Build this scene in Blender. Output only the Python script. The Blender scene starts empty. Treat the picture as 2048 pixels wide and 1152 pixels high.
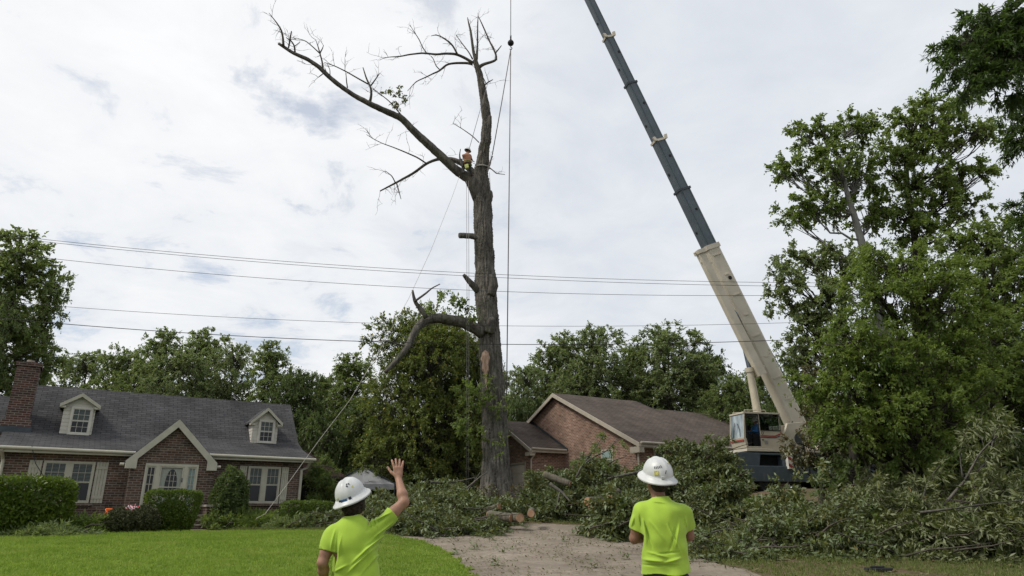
import bpy, bmesh, math, random
import numpy as np
from mathutils import Vector, Matrix
sc = bpy.context.scene
col = sc.collection
R = math.radians

# ------------------------------------------------------------------ camera, sky, sun, exposure
CAMZ = 1.5
PITCH = R(18.1)
FPX = 1365.3                      # focal length in pixels of the 2048 wide photograph (24 mm)
cam_d = bpy.data.cameras.new("camera")
cam = bpy.data.objects.new("camera", cam_d)
col.objects.link(cam)
cam.location = (0, 0, CAMZ)
cam.rotation_euler = (R(90) + PITCH, 0, 0)
cam_d.sensor_width = 36
cam_d.lens = 24.0
cam_d.clip_start = 0.05
cam_d.clip_end = 6000
sc.camera = cam

SUN_DIR = Vector((-0.60, -0.22, 0.74)).normalized()
w = bpy.data.worlds.new("World")
sc.world = w
w.use_nodes = True
nt = w.node_tree
nt.nodes.clear()
def _n(t, **k):
    n = nt.nodes.new(t)
    for a, b in k.items():
        setattr(n, a, b)
    return n
L = nt.links.new
out = _n('ShaderNodeOutputWorld')
sky = _n('ShaderNodeTexSky', sky_type='NISHITA', sun_disc=False)
sky.sun_elevation = math.asin(SUN_DIR.z)
sky.sun_rotation = math.atan2(SUN_DIR.x, SUN_DIR.y)
bg1 = _n('ShaderNodeBackground')
bg1.inputs[1].default_value = 0.13
L(sky.outputs[0], bg1.inputs[0])
tc = _n('ShaderNodeTexCoord')
sep = _n('ShaderNodeSeparateXYZ')
L(tc.outputs['Generated'], sep.inputs[0])
def mth(op, a, b=None, clamp=False):
    n = _n('ShaderNodeMath', operation=op, use_clamp=clamp)
    for i, v in enumerate((a, b)):
        if v is None: continue
        if isinstance(v, (int, float)): n.inputs[i].default_value = v
        else: L(v, n.inputs[i])
    return n.outputs[0]
den = mth('ADD', mth('MAXIMUM', sep.outputs[2], 0.0), 0.16)
cx = mth('DIVIDE', sep.outputs[0], den)
cy = mth('DIVIDE', sep.outputs[1], den)
cmb = _n('ShaderNodeCombineXYZ')
L(cx, cmb.inputs[0]); L(cy, cmb.inputs[1])
def noise(vec, scale, detail, rough, dist=0.0, off=0.0):
    mp = _n('ShaderNodeMapping')
    mp.inputs[1].default_value = (off, off * .7, off * 1.3)
    L(vec, mp.inputs[0])
    n = _n('ShaderNodeTexNoise')
    n.inputs['Scale'].default_value = scale
    n.inputs['Detail'].default_value = detail
    n.inputs['Roughness'].default_value = rough
    n.inputs['Distortion'].default_value = dist
    L(mp.outputs[0], n.inputs['Vector'])
    return n.outputs[0]
def ramp(fac, pts):
    n = _n('ShaderNodeValToRGB')
    e = n.color_ramp.elements
    while len(e) < len(pts): e.new(0.5)
    for el, (p, c) in zip(e, pts):
        el.position = p
        el.color = (c, c, c, 1) if isinstance(c, (int, float)) else (*c, 1)
    L(fac, n.inputs[0])
    return n.outputs[0]
n_big = noise(cmb.outputs[0], 0.85, 5, 0.55, 0.3, 3.1)
n_fine = noise(cmb.outputs[0], 3.6, 8, 0.62, 0.4, 7.7)
# openings only in the western (left) half of the sky
west = mth('MULTIPLY', sep.outputs[0], -1.0)
gapw = ramp(mth('ADD', mth('MULTIPLY', west, 0.9), 0.5), [(0.42, 0.0), (0.72, 1.0)])
gapn = ramp(n_fine, [(0.33, 0.9), (0.45, 0.0)])
gap = mth('MULTIPLY', mth('MULTIPLY', gapw, gapn), 0.5)
shade = mth('ADD', mth('MULTIPLY', n_big, 0.55), mth('MULTIPLY', n_fine, 0.45))
cl_l = ramp(shade, [(0.36, (0.66, 0.70, 0.76)), (0.48, (0.80, 0.82, 0.85)), (0.64, (0.90, 0.905, 0.915))])
cl_r = ramp(shade, [(0.33, (0.62, 0.66, 0.73)), (0.50, (0.71, 0.745, 0.795)), (0.68, (0.83, 0.85, 0.875))])
mxc = _n('ShaderNodeMix', data_type='RGBA')
L(ramp(mth('ADD', mth('MULTIPLY', mth('ADD', west, mth('MULTIPLY', n_big, 0.25)), 1.6), 0.3), [(0.25, 0.0), (0.8, 1.0)]), mxc.inputs[0])
L(cl_r, mxc.inputs[6]); L(cl_l, mxc.inputs[7])
bg2 = _n('ShaderNodeBackground')
bg2.inputs[1].default_value = 1.0
L(mxc.outputs[2], bg2.inputs[0])
ms = _n('ShaderNodeMixShader')
L(gap, ms.inputs[0]); L(bg2.outputs[0], ms.inputs[1]); L(bg1.outputs[0], ms.inputs[2])
L(ms.outputs[0], out.inputs[0])

sd = bpy.data.lights.new("sun", 'SUN')
sun = bpy.data.objects.new("sun", sd)
col.objects.link(sun)
sd.energy = 2.5
sd.angle = R(14)
sd.color = (1.0, 0.95, 0.86)
sun.rotation_euler = (-SUN_DIR).to_track_quat('-Z', 'Y').to_euler()

sc.view_settings.view_transform = 'Standard'
sc.view_settings.look = 'None'
sc.view_settings.exposure = 0.12
sc.view_settings.gamma = 1.0
sc.view_settings.use_curve_mapping = False
sc.cycles.use_denoising = True
sc.cycles.max_bounces = 9
sc.cycles.diffuse_bounces = 7
sc.cycles.glossy_bounces = 2
sc.cycles.transmission_bounces = 4
sc.cycles.transparent_max_bounces = 8

# ------------------------------------------------------------------ image <-> world
SP, CP = math.sin(PITCH), math.cos(PITCH)
def ray(px, py):
    u = (px - 1024) / FPX; v = (576 - py) / FPX
    return np.array([u, CP - v * SP, SP + v * CP])
def at(px, py, D):
    """world point seen at photo pixel px,py at forward distance D"""
    r = ray(px, py)
    return np.array([0, 0, CAMZ]) + r * (D / r[1])
def mpp(px, py, D):
    """metres per photo pixel there"""
    return D / ray(px, py)[1] / FPX

# ------------------------------------------------------------------ terrain
def sstep(a, b, x):
    t = np.clip((np.asarray(x, float) - a) / (b - a), 0, 1)
    return t * t * (3 - 2 * t)
_Y = np.array([-2000, -40, 0, 6, 12, 18, 23, 27, 31, 38, 46, 70, 200, 4000.])
_C = np.array([-3.0, -0.8, -0.15, 0.0, .33, .66, .94, 1.33, 1.72, 1.95, 2.1, 2.4, 4.0, 10.])
_Lf = np.array([-3.0, -0.8, -0.12, 0.05, .50, .84, .94, .98, 1.05, 1.35, 1.7, 2.4, 4.0, 10.])
def ground(x, y):
    x = np.asarray(x, float); y = np.asarray(y, float)
    def sm(T):
        return sum(np.interp(y + o, _Y, T) for o in (-1.6, -.8, 0, .8, 1.6)) / 5
    e = -2.9 + 0.17 * (y - 13) * -1.0
    wl = 1 - sstep(-3.6, -0.9, x - np.clip(-(y - 13) * 0.13, -1.6, 0))
    g = sm(_Lf) * wl + sm(_C) * (1 - wl)
    g = g + 0.03 * np.sin(x * .7 + 1.3) * np.sin(y * .5) * sstep(8, 30, np.abs(y))
    g = g + 0.75*sstep(7, 12, x)*sstep(24, 30, y)
    return g
def gz(x, y): return float(ground(x, y))
def on_ground(px, py, dmin=4.0, dmax=80.0):
    r = ray(px, py)
    D = dmin
    while D < dmax:
        p = np.array([0, 0, CAMZ]) + r * (D / r[1])
        if p[2] <= gz(p[0], p[1]): return p
        D += 0.05
    return p

# ------------------------------------------------------------------ object helpers
def tag(o, label=None, cat=None, group=None, kind=None):
    if label: o['label'] = label
    if cat: o['category'] = cat
    if group: o['group'] = group
    if kind: o['kind'] = kind
    return o
def empty(name, loc, rz=0.0, label=None, cat=None, group=None):
    o = bpy.data.objects.new(name, None)
    o.empty_display_size = 0.2
    col.objects.link(o)
    o.location = tuple(float(v) for v in loc)
    o.rotation_euler = (0, 0, rz)
    return tag(o, label, cat, group)
def link_mesh(name, me, mat, parent=None, smooth=False, loc=None):
    o = bpy.data.objects.new(name, me)
    col.objects.link(o)
    if mat is not None:
        for m in (mat if isinstance(mat, (list, tuple)) else [mat]):
            me.materials.append(m)
    if parent is not None: o.parent = parent
    if loc is not None: o.location = tuple(float(v) for v in loc)
    if smooth: me.polygons.foreach_set('use_smooth', np.ones(len(me.polygons), bool))
    return o
def np_mesh(name, V, F):
    """V (n,3), F (m,k) constant k"""
    me = bpy.data.meshes.new(name)
    V = np.ascontiguousarray(V, np.float32); F = np.ascontiguousarray(F, np.int32)
    m, k = F.shape
    me.vertices.add(len(V)); me.vertices.foreach_set('co', V.ravel())
    me.loops.add(m * k); me.loops.foreach_set('vertex_index', F.ravel())
    me.polygons.add(m)
    me.polygons.foreach_set('loop_start', np.arange(0, m * k, k, dtype=np.int32))
    me.update(calc_edges=True)
    return me

class MB:
    """collects shapes for one mesh"""
    def __init__(s): s.v = []; s.f = []; s.mi = []; s.m = 0
    def add(s, vs, fs):
        b = len(s.v)
        s.v += [tuple(float(c) for c in v) for v in vs]
        s.f += [tuple(b + i for i in f) for f in fs]
        s.mi += [s.m] * len(fs)
        return s
    def box(s, lo, hi):
        x0, y0, z0 = lo; x1, y1, z1 = hi
        vs = [(x0,y0,z0),(x1,y0,z0),(x1,y1,z0),(x0,y1,z0),(x0,y0,z1),(x1,y0,z1),(x1,y1,z1),(x0,y1,z1)]
        return s.add(vs, [(3,2,1,0),(4,5,6,7),(0,1,5,4),(1,2,6,5),(2,3,7,6),(3,0,4,7)])
    def obox(s, c, ax, ay, az):
        c, ax, ay, az = (np.array(q, float) for q in (c, ax, ay, az))
        vs = [c + i*ax + j*ay + k*az for k in (-1, 1) for j, i in ((-1,-1),(-1,1),(1,1),(1,-1))]
        return s.add(vs, [(3,2,1,0),(4,5,6,7),(0,1,5,4),(1,2,6,5),(2,3,7,6),(3,0,4,7)])
    def beam(s, a, b, w, h, up=(0, 0, 1), w2=None, h2=None):
        a = np.array(a, float); b = np.array(b, float)
        d = b - a; d /= np.linalg.norm(d)
        u = np.array(up, float); x = np.cross(d, u)
        if np.linalg.norm(x) < 1e-4: x = np.cross(d, (1, 0, 0))
        x /= np.linalg.norm(x); u = np.cross(x, d)
        w2 = w if w2 is None else w2; h2 = h if h2 is None else h2
        vs = []
        for p, ww, hh in ((a, w, h), (b, w2, h2)):
            vs += [p - x*ww/2 - u*hh/2, p + x*ww/2 - u*hh/2, p + x*ww/2 + u*hh/2, p - x*ww/2 + u*hh/2]
        return s.add(vs, [(3,2,1,0),(4,5,6,7),(0,1,5,4),(1,2,6,5),(2,3,7,6),(3,0,4,7)])
    def prism(s, poly, a, b):
        """poly: list of 3d pts, extruded by vector from a*vec.. given (vec)"""
        n = len(poly); vec = np.array(b, float) - np.array(a, float)
        P = [np.array(p, float) + np.array(a, float) for p in poly]
        vs = P + [p + vec for p in P]
        fs = [tuple(range(n))[::-1], tuple(range(n, 2*n))] + [(i, (i+1) % n, n + (i+1) % n, n + i) for i in range(n)]
        return s.add(vs, fs)
    def cyl(s, a, b, ra, rb=None, n=16, cap=True):
        rb = ra if rb is None else rb
        a = np.array(a, float); b = np.array(b, float)
        d = b - a; d /= np.linalg.norm(d)
        x = np.cross(d, (0, 0, 1))
        if np.linalg.norm(x) < 1e-3: x = np.cross(d, (1, 0, 0))
        x /= np.linalg.norm(x); y = np.cross(d, x)
        vs = []
        for p, r in ((a, ra), (b, rb)):
            for i in range(n):
                t = 2*math.pi*i/n
                vs.append(p + r*(math.cos(t)*x + math.sin(t)*y))
        fs = [(i, (i+1) % n, n+(i+1) % n, n+i) for i in range(n)]
        if cap: fs += [tuple(range(n))[::-1], tuple(range(n, 2*n))]
        return s.add(vs, fs)
    def tube(s, pts, r, n=8):
        V, F = tube_arrays(np.array(pts, float), np.full(len(pts), r) if np.isscalar(r) else np.array(r, float), n)
        b = len(s.v)
        s.v += [tuple(v) for v in V.tolist()]
        s.f += [tuple(b + i for i in f) for f in F.tolist()]
        s.mi += [s.m] * len(F)
        return s
    def ico(s, c, rad, sub=2, noise=0.0, seed=0):
        bm = bmesh.new(); bmesh.ops.create_icosphere(bm, subdivisions=sub, radius=1)
        rr = random.Random(seed)
        rad = (rad,)*3 if np.isscalar(rad) else rad
        vs = [(c[0]+v.co.x*rad[0]*(1+rr.uniform(-noise, noise)), c[1]+v.co.y*rad[1]*(1+rr.uniform(-noise, noise)), c[2]+v.co.z*rad[2]*(1+rr.uniform(-noise, noise))) for v in bm.verts]
        fs = [tuple(v.index for v in f.verts) for f in bm.faces]
        bm.free()
        return s.add(vs, fs)
    def lathe(s, prof, c=(0, 0, 0), n=24, ax=(0, 0, 1)):
        c = np.array(c, float); d = np.array(ax, float); d /= np.linalg.norm(d)
        x = np.cross(d, (0, 1, 0.001)); x /= np.linalg.norm(x); y = np.cross(d, x)
        vs = []
        for r, z in prof:
            for i in range(n):
                t = 2*math.pi*i/n
                vs.append(c + d*z + r*(math.cos(t)*x + math.sin(t)*y))
        fs = [(j*n+i, j*n+(i+1) % n, (j+1)*n+(i+1) % n, (j+1)*n+i) for j in range(len(prof)-1) for i in range(n)]
        return s.add(vs, fs)
    def build(s, name, mat, parent=None, smooth=False, bevel=0.0, loc=None):
        me = bpy.data.meshes.new(name)
        me.from_pydata(s.v, [], s.f)
        o = link_mesh(name, me, mat, parent, smooth, loc)
        if isinstance(mat, (list, tuple)): me.polygons.foreach_set('material_index', np.array(s.mi, np.int32))
        if bevel:
            m = o.modifiers.new('bevel', 'BEVEL'); m.width = bevel; m.segments = 2; m.limit_method = 'ANGLE'
        me.update()
        return o

def tube_arrays(P, rad, n=6):
    m = len(P)
    T = np.zeros_like(P); T[1:-1] = P[2:] - P[:-2]; T[0] = P[1] - P[0]; T[-1] = P[-1] - P[-2]
    T /= np.linalg.norm(T, axis=1)[:, None] + 1e-9
    ref = np.array([0.31, 0.95, 0.05]) if abs(T[:, 1]).mean() < 0.8 else np.array([0.95, 0.1, 0.3])
    X = np.cross(T, ref); X /= np.linalg.norm(X, axis=1)[:, None] + 1e-9
    Yv = np.cross(T, X)
    th = np.arange(n) * 2 * np.pi / n
    V = P[:, None, :] + rad[:, None, None] * (np.cos(th)[None, :, None] * X[:, None, :] + np.sin(th)[None, :, None] * Yv[:, None, :])
    V = V.reshape(-1, 3)
    i = np.arange(m - 1)[:, None] * n; j = np.arange(n)[None, :]; j2 = (j + 1) % n
    F = np.stack([i + j, i + j2, i + n + j2, i + n + j], -1).reshape(-1, 4)
    # end caps as quads to centre-ish (fan with repeated vertex avoided: add one centre vertex per end)
    c0 = len(V); V = np.vstack([V, P[:1], P[-1:]])
    jj = np.arange(0, n, 2)
    F0 = np.stack([np.full(len(jj), c0), (jj + 2) % n, (jj + 1) % n, jj], -1)
    F1 = np.stack([np.full(len(jj), c0 + 1), (m-1)*n + jj, (m-1)*n + (jj + 1) % n, (m-1)*n + (jj + 2) % n], -1)
    return V, np.vstack([F, F0, F1]) if n % 2 == 0 else F

def tubes_mesh(name, tubes, n=6):
    Vs, Fs, b = [], [], 0
    for P, r in tubes:
        nn = n if np.max(r) > 0.03 else 4
        V, F = tube_arrays(np.asarray(P, float), np.asarray(r, float), nn)
        Vs.append(V); Fs.append(F + b); b += len(V)
    return np_mesh(name, np.vstack(Vs), np.vstack(Fs))

# ------------------------------------------------------------------ materials
MATS = {}
class NT:
    def __init__(s, name, rough=0.7, spec=0.3, metallic=0.0):
        s.m = bpy.data.materials.new(name); s.m.use_nodes = True
        s.t = s.m.node_tree; s.b = s.t.nodes['Principled BSDF']
        s.b.inputs['Roughness'].default_value = rough
        s.b.inputs['Specular IOR Level'].default_value = spec
        s.b.inputs['Metallic'].default_value = metallic
        s.out = s.t.nodes['Material Output']
        s.tc = s.t.nodes.new('ShaderNodeTexCoord').outputs['Object']
        MATS[name] = s.m
    def n(s, t, **k):
        n = s.t.nodes.new(t)
        for a, b in k.items(): setattr(n, a, b)
        return n
    def l(s, a, b): s.t.links.new(a, b)
    def val(s, inp, v):
        if hasattr(v, 'is_linked') or isinstance(v, bpy.types.NodeSocket): s.l(v, inp)
        else: inp.default_value = v
    def math(s, op, a, b=0.0, clamp=False):
        n = s.n('ShaderNodeMath', operation=op, use_clamp=clamp)
        s.val(n.inputs[0], a); s.val(n.inputs[1], b)
        return n.outputs[0]
    def map(s, scale=(1, 1, 1), loc=(0, 0, 0), rot=(0, 0, 0), vec=None):
        n = s.n('ShaderNodeMapping')
        n.inputs['Scale'].default_value = scale; n.inputs['Location'].default_value = loc; n.inputs['Rotation'].default_value = rot
        s.l(vec or s.tc, n.inputs[0]); return n.outputs[0]
    def noise(s, scale, detail=4, rough=0.55, vec=None, dist=0.0):
        n = s.n('ShaderNodeTexNoise')
        n.inputs['Scale'].default_value = scale; n.inputs['Detail'].default_value = detail
        n.inputs['Roughness'].default_value = rough; n.inputs['Distortion'].default_value = dist
        s.l(vec or s.tc, n.inputs['Vector']); return n.outputs[0]
    def ramp(s, fac, pts):
        n = s.n('ShaderNodeValToRGB'); e = n.color_ramp.elements
        while len(e) < len(pts): e.new(0.5)
        for el, (p, c) in zip(e, pts):
            el.position = p; el.color = (c, c, c, 1) if isinstance(c, (int, float)) else (*c, 1)
        s.l(fac, n.inputs[0]); return n.outputs[0]
    def mix(s, fac, a, b, mode='MIX'):
        n = s.n('ShaderNodeMix', data_type='RGBA', blend_type=mode)
        s.val(n.inputs[0], fac)
        for i, v in ((6, a), (7, b)):
            if isinstance(v, tuple): n.inputs[i].default_value = (*v, 1)
            else: s.l(v, n.inputs[i])
        return n.outputs[2]
    def color(s, c):
        if isinstance(c, tuple): s.b.inputs['Base Color'].default_value = (*c, 1)
        else: s.l(c, s.b.inputs['Base Color'])
        return s
    def bump(s, h, strength=0.3, dist=0.02):
        n = s.n('ShaderNodeBump'); n.inputs['Strength'].default_value = strength; n.inputs['Distance'].default_value = dist
        s.l(h, n.inputs['Height']); s.l(n.outputs[0], s.b.inputs['Normal']); return s

def simple(name, c, rough=0.6, var=0.25, scale=6, spec=0.3, metallic=0.0, bump=0.0):
    t = NT(name, rough, spec, metallic)
    nz = t.noise(scale, 6, 0.65)
    lo = tuple(max(0, v*(1-var)) for v in c); hi = tuple(min(1, v*(1+var)) for v in c)
    t.color(t.ramp(nz, [(0.3, lo), (0.7, hi)]))
    if bump: t.bump(t.noise(scale*6, 4), bump, 0.01)
    return t.m

def leaf_mat(name, dark, mid, light, under=None, accent=None, acc_p=0.0, trans=0.3, rough=0.45, patch=None):
    t = NT(name, rough, 0.35)
    g = t.n('ShaderNodeNewGeometry')
    c = t.ramp(g.outputs['Random Per Island'], [(0.0, dark), (0.5, mid), (1.0, light)])
    nz = t.noise(0.6, 3)
    c = t.mix(t.ramp(nz, [(0.38, 0.0), (0.65, 0.45)]), c, light)
    if accent:
        r2 = t.math('FRACT', t.math('MULTIPLY', g.outputs['Random Per Island'], 37.7))
        nz2 = t.ramp(t.noise(1.1, 3), [(0.45, 0.0), (0.6, 1.0)])
        sel = t.math('MULTIPLY', t.math('GREATER_THAN', r2, 1 - acc_p), nz2)
        c = t.mix(sel, c, accent)
    if patch:
        c = t.mix(t.ramp(t.noise(1.7, 4, .6), [(0.44, 0.0), (0.60, 0.75)]), c, patch[0])
        c = t.mix(t.ramp(t.noise(1.2, 4, .6, t.map((1, 1, 1), (5, 3, 1))), [(0.50, 0.0), (0.64, 0.8)]), c, patch[1])
    if under: c = t.mix(g.outputs['Backfacing'], c, under)
    t.color(c)
    tr = t.n('ShaderNodeBsdfTranslucent'); 
    bright = t.mix(0.5, c, (min(1, light[0]*1.6), min(1, light[1]*1.7), light[2]*0.8))
    t.l(bright, tr.inputs[0])
    mx = t.n('ShaderNodeMixShader'); mx.inputs[0].default_value = trans
    t.l(t.b.outputs[0], mx.inputs[1]); t.l(tr.outputs[0], mx.inputs[2]); t.l(mx.outputs[0], t.out.inputs[0])
    return t.m

def bark_mat(name, dark, light, sc_=7.0, moss=None):
    t = NT(name, 0.9, 0.1)
    v = t.map((1, 1, 0.16))
    a = t.noise(sc_, 8, 0.7, v, 0.4); b = t.noise(1.3, 4)
    c = t.ramp(a, [(0.32, dark), (0.68, light)])
    c = t.mix(t.ramp(b, [(0.35, 0.0), (0.7, 0.5)]), c, tuple(x*0.65 for x in dark))
    if moss:
        c = t.mix(t.ramp(t.noise(0.9, 5, 0.7), [(0.5, 0.0), (0.68, 0.55)]), c, moss)
    t.color(c).bump(t.noise(sc_*1.6, 8, 0.75, v, 0.3), 0.8, 0.05)
    return t.m

def brick_mat(name, c1, c2, mortar, dark=None):
    t = NT(name, 0.85, 0.15)
    sp = t.n('ShaderNodeSeparateXYZ'); t.l(t.tc, sp.inputs[0])
    cb = t.n('ShaderNodeCombineXYZ')
    t.l(t.math('ADD', sp.outputs[0], sp.outputs[1]), cb.inputs[0]); t.l(sp.outputs[2], cb.inputs[1])
    br = t.n('ShaderNodeTexBrick')
    br.inputs['Scale'].default_value = 1.0
    br.inputs['Brick Width'].default_value = 0.235; br.inputs['Row Height'].default_value = 0.082
    br.inputs['Mortar Size'].default_value = 0.014; br.inputs['Mortar Smooth'].default_value = 0.3
    br.inputs['Color1'].default_value = (*c1, 1); br.inputs['Color2'].default_value = (*c2, 1); br.inputs['Mortar'].default_value = (*mortar, 1)
    br.inputs['Bias'].default_value = -0.1
    t.l(cb.outputs[0], br.inputs['Vector'])
    # odd dark and pale bricks: second brick field of the same layout driving value
    wn = t.n('ShaderNodeTexWhiteNoise', noise_dimensions='2D')
    fl = t.n('ShaderNodeVectorMath', operation='FLOOR')
    mp = t.map((1/0.235, 1/0.082, 1), vec=cb.outputs[0]); t.l(mp, fl.inputs[0]); t.l(fl.outputs[0], wn.inputs[0])
    odd = t.ramp(wn.outputs[0], [(0.0, 0.62), (0.2, 0.9), (0.85, 1.03), (1.0, 1.3)])
    c = t.mix(1.0, br.outputs[0], odd, 'MULTIPLY')
    st = t.ramp(t.noise(0.8, 6, 0.65), [(0.3, 0.62), (0.7, 1.12)])
    c = t.mix(1.0, c, st, 'MULTIPLY')
    t.color(c)
    t.bump(br.outputs['Fac'], -0.5, 0.01)
    return t.m

def shingle_mat(name, c1, c2, rowh=0.13):
    t = NT(name, 0.92, 0.1)
    sp = t.n('ShaderNodeSeparateXYZ'); t.l(t.tc, sp.inputs[0])
    cb = t.n('ShaderNodeCombineXYZ')
    t.l(sp.outputs[0], cb.inputs[0]); t.l(t.math('SUBTRACT', sp.outputs[2], t.math('MULTIPLY', sp.outputs[1], -0.5)), cb.inputs[1])
    br = t.n('ShaderNodeTexBrick')
    br.inputs['Scale'].default_value = 1.0
    br.inputs['Brick Width'].default_value = 0.33; br.inputs['Row Height'].default_value = rowh
    br.inputs['Mortar Size'].default_value = 0.018; br.inputs['Mortar Smooth'].default_value = 0.6
    br.inputs['Color1'].default_value = (*c1, 1); br.inputs['Color2'].default_value = (*c2, 1)
    br.inputs['Mortar'].default_value = (*(x*0.4 for x in c1), 1)
    t.l(cb.outputs[0], br.inputs['Vector'])
    stv = t.map((1, 1, 0.25))
    st = t.ramp(t.noise(0.9, 6, 0.7, stv), [(0.3, 0.6), (0.7, 1.2)])
    gr = t.ramp(t.noise(30, 3), [(0.3, 0.8), (0.7, 1.2)])
    t.color(t.mix(1.0, t.mix(1.0, br.outputs[0], st, 'MULTIPLY'), gr, 'MULTIPLY'))
    t.bump(br.outputs['Fac'], -0.4, 0.01)
    return t.m

M = {}
M['brick'] = brick_mat('brown_brick', (0.135, 0.082, 0.06), (0.08, 0.055, 0.043), (0.22, 0.19, 0.16))
M['brick2'] = brick_mat('red_brick', (0.26, 0.135, 0.092), (0.19, 0.10, 0.07), (0.36, 0.30, 0.25))
M['chimney'] = brick_mat('chimney_brick', (0.11, 0.052, 0.042), (0.06, 0.035, 0.03), (0.20, 0.17, 0.15))
M['shingle'] = shingle_mat('grey_shingle', (0.088, 0.086, 0.089), (0.06, 0.059, 0.062))
M['shingle2'] = shingle_mat('brown_shingle', (0.125, 0.10, 0.086), (0.092, 0.075, 0.065))
M['trim'] = simple('cream_trim', (0.40, 0.385, 0.31), 0.55, 0.12, 3)
M['trim2'] = simple('tan_trim', (0.40, 0.355, 0.29), 0.55, 0.12, 3)
M['siding'] = simple('cream_siding', (0.50, 0.48, 0.42), 0.6, 0.1, 4)
M['glass'] = simple('window_glass', (0.012, 0.015, 0.016), 0.12, 0.3, 2, spec=0.28)
M['blind'] = simple('window_blind', (0.11, 0.14, 0.13), 0.5, 0.2, 20)
M['curtain'] = simple('pale_curtain', (0.22, 0.30, 0.29), 0.7, 0.15, 5)
M['lace'] = simple('lace_panel', (0.26, 0.28, 0.24), 0.8, 0.3, 40)
M['garage_door'] = simple('garage_door_paint', (0.62, 0.56, 0.47), 0.5, 0.08, 2)
M['flash'] = simple('metal_flashing', (0.05, 0.06, 0.07), 0.5, 0.3, 5, metallic=0.4)
M['concrete'] = simple('stone_concrete', (0.28, 0.25, 0.21), 0.9, 0.25, 8, bump=0.3)
M['bark'] = bark_mat('oak_bark', (0.036, 0.032, 0.028), (0.27, 0.25, 0.22), 10.0, (0.085, 0.095, 0.055))
M['limb'] = bark_mat('limb_bark', (0.042, 0.039, 0.035), (0.20, 0.185, 0.16), 8.0, (0.07, 0.08, 0.045))
M['twig'] = simple('twig_bark', (0.065, 0.055, 0.045), 0.9, 0.35, 6)
M['bark_bg'] = bark_mat('tree_bark', (0.03, 0.027, 0.022), (0.11, 0.1, 0.085), 8.0)
M['bark_pale'] = bark_mat('pale_bark', (0.10, 0.10, 0.09), (0.26, 0.26, 0.24), 5.0)
M['log'] = bark_mat('log_bark', (0.07, 0.06, 0.05), (0.24, 0.21, 0.17), 8.0, (0.12, 0.13, 0.07))
def cut_wood():
    t = NT('cut_wood', 0.8, 0.2)
    wv = t.n('ShaderNodeTexWave', wave_type='RINGS', rings_direction='SPHERICAL')
    wv.inputs['Scale'].default_value = 9; wv.inputs['Distortion'].default_value = 2.5; wv.inputs['Detail'].default_value = 3
    t.l(t.tc, wv.inputs['Vector'])
    t.color(t.mix(t.ramp(t.noise(7, 5), [(0.35, 0.0), (0.7, 0.7)]), t.ramp(wv.outputs['Fac'], [(0.2, (0.30, 0.18, 0.10)), (0.8, (0.44, 0.30, 0.19))]), (0.30, 0.13, 0.07)))
    return t.m
M['cut'] = cut_wood()
def split_wood():
    t = NT('split_wood', 0.8, 0.2)
    v = t.map((1, 1, 0.1))
    t.color(t.ramp(t.noise(14, 6, 0.7, v), [(0.3, (0.13, 0.07, 0.045)), (0.5, (0.30, 0.21, 0.155)), (0.75, (0.42, 0.33, 0.26))]))
    t.bump(t.noise(20, 5, 0.6, v), 0.6, 0.03)
    return t.m
M['split'] = split_wood()
M['leaf_wood'] = leaf_mat('woodland_leaf', (0.075, 0.108, 0.042), (0.13, 0.17, 0.064), (0.205, 0.25, 0.10), trans=0.42)
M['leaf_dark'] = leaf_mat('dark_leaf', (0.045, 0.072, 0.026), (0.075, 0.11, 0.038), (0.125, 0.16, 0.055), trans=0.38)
M['leaf_blue'] = leaf_mat('cool_leaf', (0.09, 0.125, 0.06), (0.145, 0.185, 0.085), (0.22, 0.26, 0.125), trans=0.42)
M['leaf_yellow'] = leaf_mat('turning_leaf', (0.068, 0.10, 0.026), (0.11, 0.15, 0.038), (0.175, 0.21, 0.06), accent=(0.42, 0.30, 0.05), acc_p=0.10, trans=0.36)
M['leaf_bright'] = leaf_mat('bright_leaf', (0.070, 0.105, 0.026), (0.125, 0.175, 0.042), (0.20, 0.255, 0.075), trans=0.45, patch=((0.06, 0.11, 0.02), (0.17, 0.22, 0.045)))
M['leaf_tall'] = leaf_mat('tall_tree_leaf', (0.075, 0.115, 0.034), (0.12, 0.17, 0.05), (0.19, 0.24, 0.075), trans=0.45)
M['leaf_brush'] = leaf_mat('wilting_leaf', (0.050, 0.075, 0.020), (0.09, 0.12, 0.034), (0.18, 0.19, 0.06), under=(0.14, 0.175, 0.085), accent=(0.20, 0.13, 0.05), acc_p=0.12, trans=0.22, patch=((0.055, 0.10, 0.018), (0.15, 0.135, 0.045)))
M['leaf_long'] = leaf_mat('long_wilting_leaf', (0.05, 0.075, 0.020), (0.085, 0.115, 0.032), (0.16, 0.185, 0.06), under=(0.18, 0.20, 0.10), accent=(0.20, 0.13, 0.05), acc_p=0.10, trans=0.24, patch=((0.045, 0.085, 0.016), (0.14, 0.14, 0.035)))
M['leaf_rust'] = leaf_mat('rusty_leaf', (0.055, 0.066, 0.022), (0.095, 0.10, 0.035), (0.17, 0.15, 0.055), under=(0.18, 0.18, 0.11), accent=(0.19, 0.09, 0.045), acc_p=0.40, trans=0.22)
M['leaf_hedge'] = leaf_mat('hedge_leaf', (0.030, 0.056, 0.010), (0.055, 0.095, 0.014), (0.13, 0.18, 0.022), trans=0.32)
M['leaf_box'] = leaf_mat('round_bush_leaf', (0.030, 0.034, 0.014), (0.05, 0.056, 0.022), (0.08, 0.088, 0.035), trans=0.2)
M['leaf_top'] = leaf_mat('overhead_leaf', (0.030, 0.055, 0.016), (0.05, 0.085, 0.024), (0.085, 0.13, 0.038), trans=0.40)
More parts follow.
